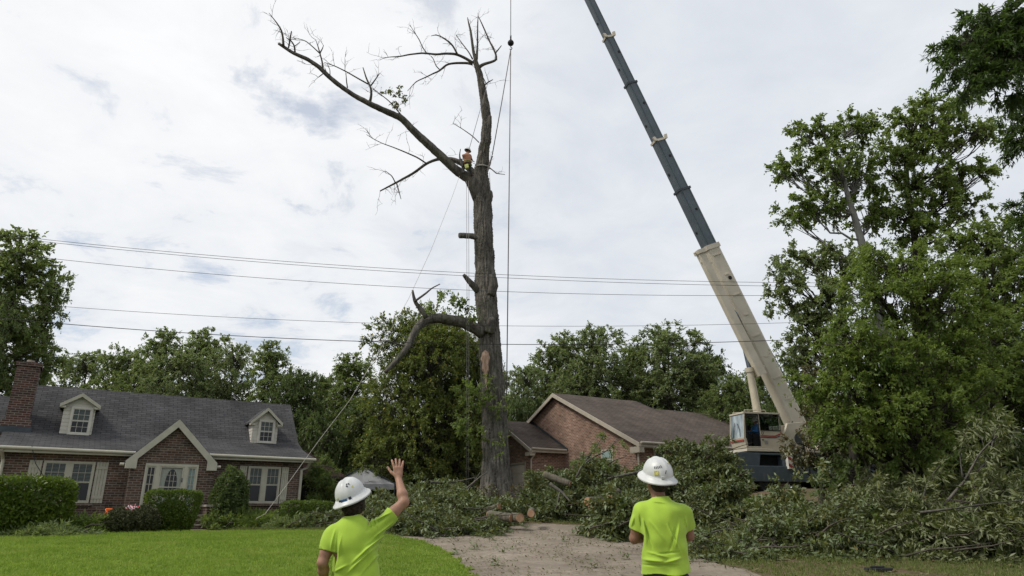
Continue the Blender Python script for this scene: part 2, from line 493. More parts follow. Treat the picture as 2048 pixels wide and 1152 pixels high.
M['grass_blade'] = leaf_mat('grass_blade', (0.12, 0.19, 0.025), (0.18, 0.27, 0.035), (0.27, 0.36, 0.06), trans=0.35, rough=0.6, patch=((0.12, 0.20, 0.025), (0.26, 0.31, 0.07)))
M['grass_dull'] = leaf_mat('verge_blade', (0.065, 0.095, 0.02), (0.10, 0.14, 0.032), (0.19, 0.205, 0.07), trans=0.3, rough=0.7)
M['litter'] = leaf_mat('fallen_leaf', (0.09, 0.055, 0.03), (0.10, 0.12, 0.04), (0.20, 0.17, 0.09), trans=0.1, rough=0.8)

def ground_mat():
    t = NT('ground_soil', 0.95, 0.1)
    a = t.noise(0.5, 6, 0.7); b = t.noise(9, 8, 0.75)
    c = t.mix(t.ramp(a, [(0.42, 0.0), (0.58, 1.0)]), (0.07, 0.085, 0.03), (0.13, 0.09, 0.06))
    c = t.mix(t.ramp(b, [(0.35, 0.0), (0.65, 0.6)]), c, (0.20, 0.15, 0.10))
    t.color(c).bump(t.noise(14, 8, 0.8), 0.7, 0.05); return t.m
def lawn_mat():
    t = NT('lawn_soil', 0.95, 0.05)
    a = t.noise(0.8, 6, 0.7); b = t.noise(25, 8, 0.8)
    c = t.ramp(a, [(0.35, (0.12, 0.18, 0.022)), (0.65, (0.18, 0.25, 0.035))])
    c = t.mix(t.ramp(b, [(0.35, 0.5), (0.6, 0.0)]), c, (0.05, 0.09, 0.012))
    t.color(c).bump(b, 0.6, 0.05); return t.m
def drive_mat():
    t = NT('driveway_concrete', 0.95, 0.12)
    a = t.noise(0.6, 6, 0.65); b = t.noise(5, 8, 0.75); g = t.noise(60, 4, 0.7)
    c = t.ramp(a, [(0.35, (0.17, 0.145, 0.115)), (0.65, (0.33, 0.285, 0.23))])
    c = t.mix(t.ramp(b, [(0.42, 0.55), (0.62, 0.0)]), c, (0.15, 0.12, 0.09))
    c = t.mix(t.ramp(g, [(0.35, 0.45), (0.55, 0.0)]), c, (0.11, 0.09, 0.075))
    c = t.mix(t.ramp(t.noise(38, 3), [(0.62, 0.0), (0.72, 0.6)]), c, (0.45, 0.40, 0.34))
    v = t.n('ShaderNodeTexVoronoi', feature='DISTANCE_TO_EDGE'); v.inputs['Scale'].default_value = 0.42
    dv = t.n('ShaderNodeVectorMath', operation='ADD'); nn = t.n('ShaderNodeTexNoise'); nn.inputs['Scale'].default_value = 1.5; nn.inputs['Detail'].default_value = 6
    t.l(t.tc, nn.inputs['Vector']); t.l(t.tc, dv.inputs[0]); t.l(nn.outputs[1], dv.inputs[1]); t.l(dv.outputs[0], v.inputs['Vector'])
    c = t.mix(t.ramp(v.outputs[0], [(0.0, 0.45), (0.012, 0.0)]), c, (0.06, 0.05, 0.04))
    t.color(c).bump(g, 0.4, 0.01); return t.m
def asphalt_mat():
    t = NT('road_asphalt', 0.9, 0.2)
    t.color(t.mix(t.ramp(t.noise(70, 4, 0.7), [(0.35, 0.0), (0.7, 0.7)]), t.ramp(t.noise(0.8, 5), [(0.3, (0.05, 0.05, 0.052)), (0.7, (0.085, 0.083, 0.08))]), (0.14, 0.135, 0.13)))
    t.bump(t.noise(90, 3), 0.4, 0.01); return t.m
M['ground'] = ground_mat(); M['lawn'] = lawn_mat(); M['drive'] = drive_mat(); M['asphalt'] = asphalt_mat()

# ------------------------------------------------------------------ ground sheets
def sheet(name, xs, ys, dz, mat, mask=None):
    X, Y = np.meshgrid(xs, ys)
    Z = ground(X, Y) + dz
    V = np.stack([X, Y, Z], -1).reshape(-1, 3)
    nx, ny = len(xs), len(ys)
    i = np.arange(ny - 1)[:, None] * nx; j = np.arange(nx - 1)[None, :]
    F = np.stack([i + j, i + j + 1, i + nx + j + 1, i + nx + j], -1).reshape(-1, 4)
    if mask is not None:
        C = V[F].mean(1); F = F[mask(C[:, 0], C[:, 1])]
    me = np_mesh(name, V, F)
    o = link_mesh(name, me, mat, smooth=True)
    tag(o, kind='structure'); return o
gx = np.concatenate([[-3000, -1200, -500, -200, -90, -60], np.arange(-45, 45.1, 0.75), [60, 90, 200, 500, 1200, 3000]])
gy = np.concatenate([[-1500, -500, -150, -60, -25, -10], np.arange(-4, 50.1, 0.6), [56, 64, 75, 90, 120, 180, 300, 700, 1500, 3800]])
sheet('ground', gx, gy, -0.03, M['ground'])

def lawn_edge_x(y):     # right border of the lawn
    return np.interp(y, [-5, 8, 13, 15.5, 17.5, 19, 20.5, 22, 23], [0.3, -0.3, -0.62, -1.15, -1.7, -2.3, -3.6, -6.0, -8.0]) + 0.06*np.sin(np.asarray(y)*5) + 0.04*np.sin(np.asarray(y)*13)
def lawn_top_y(x):
    return np.interp(x, [-24, -18, -15, -12, -8, -5, -2], [15.5, 18.2, 19.8, 21.3, 22.6, 21.9, 18.8])
def in_lawn(x, y): return (x < lawn_edge_x(y)) & (y < lawn_top_y(x)) & (x > -24) & (y > -3)
sheet('lawn', np.arange(-24, 0.6, 0.12), np.arange(-3, 24, 0.12), 0.012, M['lawn'], in_lawn)

def drive_x0(y): return lawn_edge_x(y) - 0.5
def drive_x1(y): return np.interp(y, [-5, 9, 12, 13.3, 15, 17, 19.5, 22, 24], [7.0, 6.2, 5.2, 4.6, 4.25, 3.9, 3.6, 3.2, 2.7]) + 0.05*np.sin(np.asarray(y)*4.1)
def in_drive(x, y): return (x > drive_x0(y)) & (x < drive_x1(y)) & (y < 24.7 - 0.9*np.maximum(0, -x) - .6*np.maximum(0, x-1.5) + .15*np.sin(x*3)) & (y > -4)
sheet('driveway', np.arange(-3.6, 7.3, 0.1), np.arange(-4, 25.5, 0.1), -0.012, M['drive'], in_drive)

def in_road(x, y): return (y < 12.0 + 0.33*(x - 7.1)) & (x > 6.8) & (y > -6)
sheet('road', np.arange(6.5, 40, 0.3), np.arange(-6, 22, 0.12), -0.005, M['asphalt'], in_road)

# ------------------------------------------------------------------ leaves
def leaf_arrays(P, A, N, ln, wd, fold=0.25):
    """P base points, A axis, N normal (approx), ln, wd arrays -> V,F  (pointed two-faced leaf)"""
    A = A / (np.linalg.norm(A, axis=1)[:, None] + 1e-9)
    S = np.cross(A, N); S /= np.linalg.norm(S, axis=1)[:, None] + 1e-9
    Nn = np.cross(S, A)
    ln = ln[:, None]; wd = wd[:, None]
    v0 = P; v2 = P + A * ln
    mid = P + A * ln * 0.45
    v1 = mid + S * wd * .5 + Nn * wd * fold
    v3 = mid - S * wd * .5 + Nn * wd * fold
    V = np.stack([v0, v1, v2, v3], 1).reshape(-1, 3)
    b = np.arange(len(P))[:, None] * 4
    F = np.concatenate([b + np.array([[0, 2, 1]]), b + np.array([[0, 3, 2]])], 0)
    return V, F
def rdir(rng, n):
    v = rng.normal(size=(n, 3)); return v / np.linalg.norm(v, axis=1)[:, None]
def spray(rng, C, O, ntw, tl, lpt, ll, lw, spread=0.8, droop=0.15, upn=1.0, t0=.25):
    """leafy sprays: clump centres C, outward dirs O. returns leaf arrays and twig segments"""
    n = len(C)
    Cc = np.repeat(C, ntw, 0); Oo = np.repeat(O, ntw, 0)
    d = Oo + rdir(rng, n*ntw) * spread * rng.uniform(.5, 1.4, (n*ntw, 1)); d[:, 2] -= droop
    d /= np.linalg.norm(d, axis=1)[:, None]
    tlen = tl * rng.uniform(0.45, 1.25, n*ntw)
    start = Cc - d * tlen[:, None] * 0.35
    Tt = rng.uniform(t0, 1.05, (n*ntw, lpt))
    P = start[:, None] + d[:, None] * (Tt * tlen[:, None])[..., None]
    P[..., 2] -= (Tt**2) * tlen[:, None] * droop
    D = np.repeat(d[:, None], lpt, 1).reshape(-1, 3); P = P.reshape(-1, 3)
    m = len(P)
    A = D * 0.8 + rdir(rng, m) * 0.85; A[:, 2] -= droop * 1.4
    N = rdir(rng, m) * 0.75; N[:, 2] += upn
    l = ll * rng.uniform(0.6, 1.25, m)
    V, F = leaf_arrays(P + rdir(rng, m) * ll * 0.25, A, N, l, l * lw * rng.uniform(.8, 1.2, m))
    segs = (start, start + d * tlen[:, None])
    return V, F, segs
def clumps_in(rng, blobs, dens, bias=2.4):
    """blobs: (c, (rx,ry,rz)); dens: clumps per m2 of blob surface-ish"""
    C, O, I = [], [], []
    for k, (c, r) in enumerate(blobs):
        r = np.array(r, float); c = np.array(c, float)
        area = 4*math.pi*((r[0]*r[1])**1.6/3 + 2*(((r[0]+r[1])/2*r[2])**1.6)/3)**(1/1.6)
        n = max(3, int(area * dens))
        d = rdir(rng, n)
        rr = rng.uniform(0, 1, n) ** (1/bias)
        C.append(c + d * r * rr[:, None]); O.append(d * (1, 1, 1) + np.array([0, 0, .25])); I += [k]*n
    C = np.vstack(C); O = np.vstack(O); O /= np.linalg.norm(O, axis=1)[:, None]
    return C, O, np.array(I)
def curve(a, b, sag, n=6, rng=None, wob=0.0):
    t = np.linspace(0, 1, n)[:, None]
    P = np.array(a) * (1 - t) + np.array(b) * t
    P[:, 2] += (4*t[:, 0]*(1-t[:, 0])) * sag
    if rng is not None and wob: P[1:-1] += rng.normal(size=(n-2, 3)) * wob
    return P

def build_tree(name, label, cat, base, trunk_top, blobs, leafm, barkm, seed, r0=0.25, dens=0.55, ntw=5, tl=0.8, lpt=9, ll=0.2, lw=0.55,
               group=None, trunk_pts=None, droop=0.15, origin=None, spread=0.8, bias=2.4, r1=0.05, lr=.38, tr=.022, att=False):
    rng = np.random.default_rng(seed)
    base = np.array(base, float)
    org = base
    root = empty(name, org, 0, label, cat, group)
    if trunk_pts is None:
        tp = curve(base - (0, 0, .3), trunk_top, 0, 9, rng, r0*0.35)
    else: tp = np.array(trunk_pts, float)
    rad = np.linspace(r0, r1, len(tp)); rad[0] *= 1.35
    tubes = [(tp - org, rad)]
    C, O, I = clumps_in(rng, blobs, dens, bias)
    for k, (c, r) in enumerate(blobs):
        c = np.array(c, float)
        # attach where the trunk is a little below the blob
        h = np.clip(c[2] - 0.75*np.linalg.norm(c[:2]-tp[:, :2].mean(0)) - r[2]*0.5, tp[0, 2]+ (tp[-1, 2]-tp[0, 2])*.25, tp[-1, 2])
        j = int(np.argmin(np.abs(tp[:, 2] - h)))
        if att and k < att: j = len(tp)-1-(k % 3)
        elif att: j = int(np.argmin(np.linalg.norm(tp-c, axis=1)))
        ra = max(0.02, rad[j]*lr)
        lp = curve(tp[j], c, -0.25, 7, rng, 0.06)
        tubes.append((lp - org, np.linspace(ra, 0.015, 7)))
        for q in np.where(I == k)[0]:
            s = lp[rng.integers(2, 7)]
            bp = curve(s, C[q], rng.uniform(-.1, .1), 4, rng, 0.04)
            tubes.append((bp - org, np.linspace(tr, tr*.3, 4)))
    V, F, segs = spray(rng, C - org, O, ntw, tl, lpt, ll, lw, droop=droop, spread=spread)
    link_mesh('trunk', tubes_mesh('trunk', tubes, 8), barkm, root, smooth=True)
    link_mesh('crown', np_mesh('crown', V, F), leafm, root)
    return root
def copy_tree(o, parent=None):
    c = o.copy(); col.objects.link(c); c.parent = parent
    for ch in list(o.children): copy_tree(ch, c)
    return c

# ------------------------------------------------------------------ house frames
class Frame:
    def __init__(s, ox, oy, ang, oz=0.0):
        s.o = np.array([ox, oy, oz]); s.a = ang
        s.X = np.array([math.cos(ang), math.sin(ang), 0]); s.Y = np.array([-math.sin(ang), math.cos(ang), 0])
    def on(s, px, py, t):
        """local (s,z) where the line of sight meets the local plane y=t"""
        r = ray(px, py); c = np.array([0, 0, CAMZ]) - s.o
        k = (t - c @ s.Y) / (r @ s.Y); p = c + r * k
        return p @ s.X, p[2]
    def onx(s, px, py, x):
        r = ray(px, py); c = np.array([0, 0, CAMZ]) - s.o
        k = (x - c @ s.X) / (r @ s.X); p = c + r * k
        return p @ s.Y, p[2]

def window(parent, s0, s1, z0, z1, t, rows=3, cols=3, frame=0.055, blind=True, fm='trim', lower_grid=False, name='window'):
    """double-hung sash window on the plane y=t facing -y: frame, two sashes, glass, blind"""
    f = MB()
    d = 0.06
    f.box((s0, t-d, z0), (s0+frame, t+.05, z1)); f.box((s1-frame, t-d, z0), (s1, t+.05, z1))
    f.box((s0+frame, t-d, z1-frame), (s1-frame, t+.05, z1)); f.box((s0+frame, t-d, z0), (s1-frame, t+.05, z0+frame))
    wo = f.build(name, M[fm], parent)
    a0, a1, b0, b1 = s0+frame, s1-frame, z0+frame, z1-frame
    zm = (b0+b1)/2
    g = MB().box((a0, t-.012, b0), (a1, t+.01, b1)).build('pane', M['glass'], wo)
    if blind:
        b = MB(); k = 0
        z = b1
        while z > zm + .02:
            b.box((a0+.01, t-.02, z-.030), (a1-.01, t-.0135, z-.008)); z -= .045
        b.build('blind', M['blind'], wo)
    sh = MB()
    e = .026
    for (c0, c1, yy) in ((b0, zm, -.034), (zm, b1, -.046)):
        sh.box((a0, t+yy, c0), (a0+e, t+yy+.02, c1)); sh.box((a1-e, t+yy, c0), (a1, t+yy+.02, c1))
        sh.box((a0+e, t+yy, c1-e), (a1-e, t+yy+.02, c1)); sh.box((a0+e, t+yy, c0), (a1-e, t+yy+.02, c0+e))
    for (c0, c1, on) in ((b0, zm, lower_grid), (zm, b1, True)):
        if not on: continue
        for i in range(1, cols):
            x = a0 + (a1-a0)*i/cols; sh.box((x-.006, t-.041, c0+e), (x+.006, t-.028, c1-e))
        n = rows-1
        for i in range(1, n):
            z = c0 + (c1-c0)*i/n; sh.box((a0+e, t-.04, z-.006), (a1-e, t-.0285, z+.006))
    sh.build('sash', M[fm], wo)
    return wo

def shutter(parent, s0, s1, z0, z1, t):
    m = MB(); n = 4; wd = (s1-s0)/n
    for i in range(n): m.box((s0+i*wd+.004, t-.03, z0), (s0+(i+1)*wd-.004, t+.0, z1))
    for z in (z0+(z1-z0)*.14, z0+(z1-z0)*.86): m.box((s0+.01, t-.05, z-.05), (s1-.01, t-.03, z+.05))
    return m.build('shutter', M['trim'], parent)

def gutter(parent, pts, name='gutter'):
    m = MB(); m.tube(pts, 0.055, 8); return m.build(name, M['trim'], parent)

# ================================================================== LEFT HOUSE
ANG1 = math.atan2(0.536, 0.844)
EX, EY = -7.9, 28.04
H1Z = 0.9
F1 = Frame(EX, EY, ANG1, 0)
house = empty('brick_house', (EX, EY, 0), ANG1, 'brown brick cottage with grey shingle roof, two dormers and gabled porch', 'house')
EV = 3.5
SL = F1.on(0, 890, 0)[0] - 0.15       # left end of the main block
# walls
wl = MB()
wl.box((SL+.25, .4, .2), (-.3, 8.3, EV+.02))
# gable end walls under the roof
prof = [(.4, 3.4), (2.47, EV+.68), (4.42, EV+2.55), (8.3, 3.4)]
for x0, x1 in ((SL+.25, SL+.45), (-.5, -.3)):
    wl.prism([(x0, y, z) for y, z in prof], (0, 0, 0), (x1-x0, 0, 0))
wall = wl.build('wall', M['brick'], house)
# roof: upper slope, flared lower slope, back slope, with thickness
def slope(m, s0, s1, p0, p1, th=.09, s0b=None, s1b=None):
    s0b = s0 if s0b is None else s0b; s1b = s1 if s1b is None else s1b
    a, b = np.array(p0, float), np.array(p1, float)
    d = (b-a)/np.linalg.norm(b-a); n = np.array([-d[1], d[0]])
    if n[1] < 0: n = -n
    vs = []
    for off in (0, -th):
        for (x, p) in ((s0, a), (s1, a), (s1b, b), (s0b, b)):
            q = p + n*off; vs.append((x, q[0], q[1]))
    m.add(vs, [(0, 1, 2, 3), (7, 6, 5, 4), (4, 5, 1, 0), (5, 6, 2, 1), (6, 7, 3, 2), (7, 4, 0, 3)])
rf = MB()
flare = [(-.02, EV+.02), (.9, EV+.22), (1.75, EV+.46), (2.47, EV+.78)]
for a, b in zip(flare[:-1], flare[1:]): slope(rf, SL-.02, .0, a, b)
sUL = F1.on(27, 855, 2.47)[0]
slope(rf, sUL, .0, (2.47, EV+.78), (4.42, EV+2.68))
slope(rf, sUL, .0, (8.8, EV-.1), (4.42, EV+2.683))
# left wing, a little lower and set back
slope(rf, -19, sUL-.004, (2.6, EV+.3), (4.9, EV+2.22)); slope(rf, -19, sUL-.004, (8.6, EV-.1), (4.9, EV+2.223))
roof = rf.build('roof', M['shingle'], house)
lw_ = MB().box((-19, 2.75, .2), (SL+.24, 8.2, EV+.25)).build('wing_wall', M['brick'], house)
# soffit, fascia
so = MB(); so.box((SL+.0, .02, EV-.16), (-.02, .42, EV-.1)); so.box((SL+.0, -.0, EV-.17), (-.02, .02, EV-.02)); so.build('soffit', M['trim'], house)
pl, plz = F1.on(252, 921, -.65); pr, prz = F1.on(434, 927, -.65)
for a, b in ((SL-.05, pl+.3), (pr-.3, .05)):
    gutter(house, [(a, -.06, EV-.03), (b, -.06, EV-.055)])
gutter(house, [(-.12, -.03, EV-.1), (-.16, .32, EV-.35), (-.36, .36, EV-.45), (-.36, .36, .9)], 'downspout')
gutter(house, [(SL+.22, -.03, EV-.1), (SL+.28, .32, EV-.35), (SL+.30, .34, EV-.45), (SL+.30, .34, .7)], 'downspout')
ch0 = F1.on(36, 724, 2.3)[0]; ch1, cht = F1.on(83, 726, 2.3)
ch = MB(); ch.box((ch0-.12, 2.3, 1.0), (ch1+.08, 3.2, EV+1.1)); ch.box((ch0, 2.32, EV+1.1), (ch1, 3.1, cht-.16)); ch.box((ch0-.05, 2.27, cht-.16), (ch1+.05, 3.15, cht))
chim = ch.build('chimney', M['chimney'], roof)
MB().box((ch0-.16, 2.2, EV+.62), (ch1+.14, 2.296, EV+.86)).build('flashing', M['flash'], chim)
MB().cyl(((ch0+ch1)/2, 2.7, cht), ((ch0+ch1)/2, 2.7, cht+.12), .13, .12, 12).build('flue', M['concrete'], chim)
# dormers
def dormer(pxl, pxr, pyb, px_apex, py_apex, py_foot, wpx0, wpx1, wpy0, wpy1):
    t = 2.30
    s0, zb = F1.on(pxl, pyb, t); s1, _ = F1.on(pxr, pyb, t)
    sa, za = F1.on(px_apex, py_apex, t-.12)
    mid = (s0+s1)/2
    _, zf = F1.on((pxl+pxr)/2, py_foot, t)
    back = lambda z: 2.47 + (z - (EV+.78)) * (4.42-2.47)/(1.9)
    d = MB(); zz = zb - .05
    n = max(6, int((zf-zz)/.13)); hh = (zf-zz)/n
    d.box((s0, t, zz), (s1, back(zf)+.1, zf))
    for i in range(n):        # clapboards, each leaning out at its foot
        z0 = zz + i*hh
        for (x0, x1, nx) in ((s0-.012, s0, -1), (s1, s1+.012, 1)):
            d.box((x0-.008 if nx < 0 else x0, t-.012, z0+.004), (x1 if nx < 0 else x1+.008, back(z0+hh), z0+hh*.9))
        d.box((s0, t-.016, z0+.004), (s1, t, z0+hh*.9))
    # gable triangle
    d.prism([(s0, t-.01, zf), (s1, t-.01, zf), (mid, t-.01, za-.12)], (0, 0, 0), (0, .3, 0))
    dm = d.build('dormer', M['siding'], roof)
    r = MB(); ov = .16; ybk = back(za)+.3
    for sg in (-1, 1):
        x0 = mid; x1 = mid + sg*((s1-s0)/2+ov); zl = zf - .04
        dx = x1-x0; dz = zl-za; ln = math.hypot(dx, dz); nx, nz = -dz/ln*sg*.05*sg, dx/ln*.05*sg
        q = [(x0, za), (x1, zl), (x1, zl-.07), (x0, za-.07)]
        r.prism([(x, t-.2, z) for x, z in q], (0, 0, 0), (0, ybk-t+.2, 0))
    r.build('dormer_roof', M['shingle'], dm)
    tr = MB()
    for sg in (-1, 1):
        x1 = mid + sg*((s1-s0)/2+ov); zl = zf-.04
        q = [(mid, za-.012), (x1, zl-.012), (x1, zl-.14), (mid, za-.15)]
        tr.prism([(x, t-.235, z) for x, z in q], (0, 0, 0), (0, .032, 0))
        tr.box((min(x1, x1-sg*.2), t-.2, zl-.15), (max(x1, x1-sg*.2), t-.0, zl-.075))
    tr.build('trim', M['trim'], dm)
    w0, wz0 = F1.on(wpx0, wpy1, t); w1, _ = F1.on(wpx1, wpy1, t); _, wz1 = F1.on((wpx0+wpx1)/2, wpy0, t)
    wc = (w0+w1)/2; 
    wc = mid if abs(wc-mid) > .15 else wc
    hw = (w1-w0)/2
    wn = window(dm, wc-hw, wc+hw, wz0, wz1, t-.03, 3, 3, .07, True, 'siding', True)
    return dm
dormer(118, 180.5, 872.5, 164, 786, 807, 133, 178, 814, 869)
dormer(502, 551, 891, 533, 815, 843, 513, 546, 840, 886)
# front windows with shutters
def win_pair(pxa, pxb, pyt, pyb, sh_w):
    a, zt = F1.on(pxa, pyt, .4); b, _ = F1.on(pxb, pyt+2, .4)
    _, zb = F1.on((pxa+pxb)/2, pyb, .4)
    mid = (a+b)/2
    window(house, a, mid-.03, zb, zt, .385, 3, 3, .06)
    window(house, mid+.03, b, zb, zt, .385, 3, 3, .06)
    MB().box((mid-.03, .33, zb), (mid+.03, .4, zt)).build('mullion', M['trim'], house)
    MB().box((a-.12, .29, zb-.09), (b+.12, .398, zb-.003)).build('sill', M['brick'], house)
    shutter(house, a-.04-sh_w, a-.04, zb+.0, zt, .395); shutter(house, b+.04, b+.04+sh_w, zb, zt, .395)
win_pair(89, 192, 921, 1006, .36)
win_pair(497, 562, 932, 1007, .27)
# porch
PT = -.5
p0, _ = F1.on(262, 930, PT); p1, _ = F1.on(430, 935, PT)
pa, pza = F1.on(360, 838, PT-.15)
_, pzf = F1.on(256, 916, PT-.15)
pm = (pl+pr)/2; pm = .5*pm + .5*pa
po = MB()
d0, dzt = F1.on(292, 925, PT); d1, _ = F1.on(398, 928, PT); _, dzb = F1.on(276, 1024, PT)
po.box((p0, PT, .2), (d0, .4, pzf)); po.box((d1, PT, .2), (p1, .4, pzf)); po.box((d0, PT, dzt), (d1, .4, pzf)); po.box((d0, PT, .2), (d1, .4, dzb-.05))
po.prism([(p0, PT, pzf), (p1, PT, pzf), (pm, PT, pza-.25)], (0, 0, 0), (0, .25, 0))
porch = po.build('porch', M['brick'], house)
pr_ = MB(); tr = MB()
for (xe) in (pl, pr):
    sg = -1 if xe < pm else 1
    q = [(pm, pza), (xe, pzf-.06), (xe, pzf-.14), (pm, pza-.1)]
    pr_.prism([(x, PT-.2, z) for x, z in q], (0, 0, 0), (0, 3.3, 0))
    q = [(pm, pza-.02), (xe, pzf-.08), (xe, pzf-.34), (xe-sg*.32, pzf-.34), (xe-sg*.32, pzf-.10), (pm, pza-.26)]
    q = [(pm, pza-.02), (xe, pzf-.08), (xe, pzf-.34), (xe-sg*.34, pzf-.34), (xe-sg*.34, pzf-.02), (pm, pza-.3)]
    tr.prism([(x, PT-.235, z) for x, z in q], (0, 0, 0), (0, .032, 0))
    tr.box((min(xe, xe-sg*.3), PT-.2, pzf-.34), (max(xe, xe-sg*.3), PT-.003, pzf-.15))
    tr.cyl((xe+sg*.03, PT-.02, pzf-.2), (xe+sg*.16, PT-.02, pzf-.2), .05, n=8)
pr_.build('porch_roof', M['shingle'], porch); tr.build('porch_trim', M['trim'], porch)
# entrance: door with oval glass, storm frame and two side lights
dA, _ = F1.on(322, 926, PT); dB, _ = F1.on(370, 927, PT)
fr = MB()
zt = dzt-.02; zb = dzb
for a, b in ((d0, d0+.06), (dA-.13, dA), (dB, dB+.13), (d1-.06, d1)): fr.box((a, PT-.05, zb), (b, PT+.08, zt))
fr.box((d0+.06, PT-.048, zt-.09), (dA-.13, PT+.08, zt)); fr.box((dA, PT-.048, zt-.09), (dB, PT+.08, zt)); fr.box((dB+.13, PT-.048, zt-.09), (d1-.06, PT+.08, zt))
ent = fr.build('door_frame', M['trim'], porch)
door = MB().box((dA, PT+.02, zb), (dB, PT+.06, zt-.09)).build('door', M['lace'], ent)
ov = MB(); cxo = (dA+dB)/2 + .02; czo = zb + (zt-zb)*.56
ring = [(cxo + .19*math.cos(a), PT+.012, czo + .53*math.sin(a)) for a in np.linspace(0, 2*math.pi, 28, endpoint=False)]
ov.prism(ring, (0, 0, 0), (0, .006, 0)); ov.build('oval_glass', M['glass'], door)
mu = MB(); mu.box((cxo-.06, PT+.003, czo-.45), (cxo-.045, PT+.01, czo+.45)); mu.box((cxo+.06, PT+.003, czo-.45), (cxo+.075, PT+.01, czo+.45))
for q in (-.3, -.1, .12, .32): mu.box((cxo-.17, PT+.004, czo+q), (cxo+.17, PT+.0105, czo+q+.012))
mu.build('glazing_bar', M['trim'], door)
st = MB(); 
for a, b in ((dA, dA+.05), (dB-.05, dB)): st.box((a, PT-.03, zb), (b, PT+.0, zt-.09))
st.box((dA+.05, PT-.03, zt-.13), (dB-.05, PT, zt-.09)); st.box((dA+.05, PT-.03, zb+(zt-zb)*.50), (dB-.05, PT, zb+(zt-zb)*.50+.035)); st.box((dA+.05, PT-.03, zb), (dB-.05, PT, zb+.2))
st.build('storm_frame', M['trim'], door)
MB().box((dB-.045, PT-.06, zb+1.0), (dB-.02, PT-.03, zb+1.14)).build('handle', M['flash'], door)
for (a, b, cur) in ((d0+.06, dA-.13, 'glass'), (dB+.13, d1-.06, 'curtain')):
    sl = MB(); sl.box((a, PT-.02, zb), (a+.04, PT+.02, zt-.09)); sl.box((b-.04, PT-.02, zb), (b, PT+.02, zt-.09)); sl.box((a+.04, PT-.02, zt-.14), (b-.04, PT+.02, zt-.09)); sl.box((a+.04, PT-.02, zb), (b-.04, PT+.02, zb+.06))
    xm = (a+b)/2; sl.box((xm-.009, PT-.018, zb+.06), (xm+.009, PT+.0, zt-.14))
    for i in range(1, 5):
        z = zb + (zt-.09-zb)*i/5; sl.box((a+.04, PT-.017, z-.009), (b-.04, PT+.001, z+.009))
    s_ = sl.build('side_light', M['trim'], ent)
    MB().box((a+.02, PT+.024, zb), (b-.02, PT+.04, zt-.1)).build('pane', M[cur], s_)
# steps and cheek wall beside the hedge
sp_ = MB(); sa0, _ = F1.on(366, 1040, PT-.9); sa1, _ = F1.on(408, 1040, PT-.9)
zs = dzb-.08
for i in range(5):
    z1 = zs - i*.155; y0 = PT-.35*(i+1)-.3
    sp_.box((sa0-1.0, y0, .3), (sa1, y0+.352 if i else PT-.003, z1-.05))
steps = sp_.build('steps', M['brick'], house)
tr = MB()
for i in range(5):
    z1 = zs - i*.155; y0 = PT-.35*(i+1)-.3
    tr.box((sa0-1.02, y0-.02, z1-.048), (sa1-.002, y0+.33 if i else PT-.003, z1))
tr.build('tread', M['concrete'], steps)
ck = MB().box((sa1+.003, PT-1.2, .3), (sa1+.32, PT-.003, zs+.25)); ckk = ck.build('cheek_wall', M['brick'], house)
MB().box((sa1-.04, PT-1.25, zs+.252), (sa1+.37, PT-.003, zs+.32)).build('cap', M['concrete'], ckk)
# service cable on the wall
c0, cz0 = F1.on(64, 893, -.05); c1, cz1 = F1.on(92, 960, .3)
MB().tube([(c0, -.1, cz0), ((c0+c1)/2-.1, .1, (cz0+cz1)/2), (c1, .32, cz1)], .012, 6).build('cable', M['flash'], house)

# brown low outbuilding behind the right end of the house
p = at(632, 965, 33.0)
shed = empty('outbuilding', (p[0], p[1], 1.3), 0.15, 'low brown roofed shed just beyond the right corner of the cottage', 'shed')
MB().box((-1.3, 0, 0), (.95, 3, 1.75)).build('wall', M['bark_bg'], shed)
MB().box((-1.0, -.02, .2), (.7, -.003, 1.45)).build('dark_opening_sheet', M['glass'], shed)  # dark sheet on the solid wall, standing for the shaded opening
z_ = MB(); q = [(-1.4, 1.75), (1.25, 1.72), (1.25, 1.82), (-.5, 2.85), (-1.4, 2.85)]
z_.prism([(x, -.3, z) for x, z in q], (0, 0, 0), (0, 3.6, 0)); z_.build('roof', simple('brown_roof', (0.13, 0.085, 0.07), .9, .5, 9), shed)
MB().prism([(x, -.36, z) for x, z in ((-1.42, 1.62), (1.3, 1.6), (1.3, 1.72), (-1.42, 1.75))], (0, 0, 0), (0, .05, 0)).build('fascia', M['bark_bg'], shed)

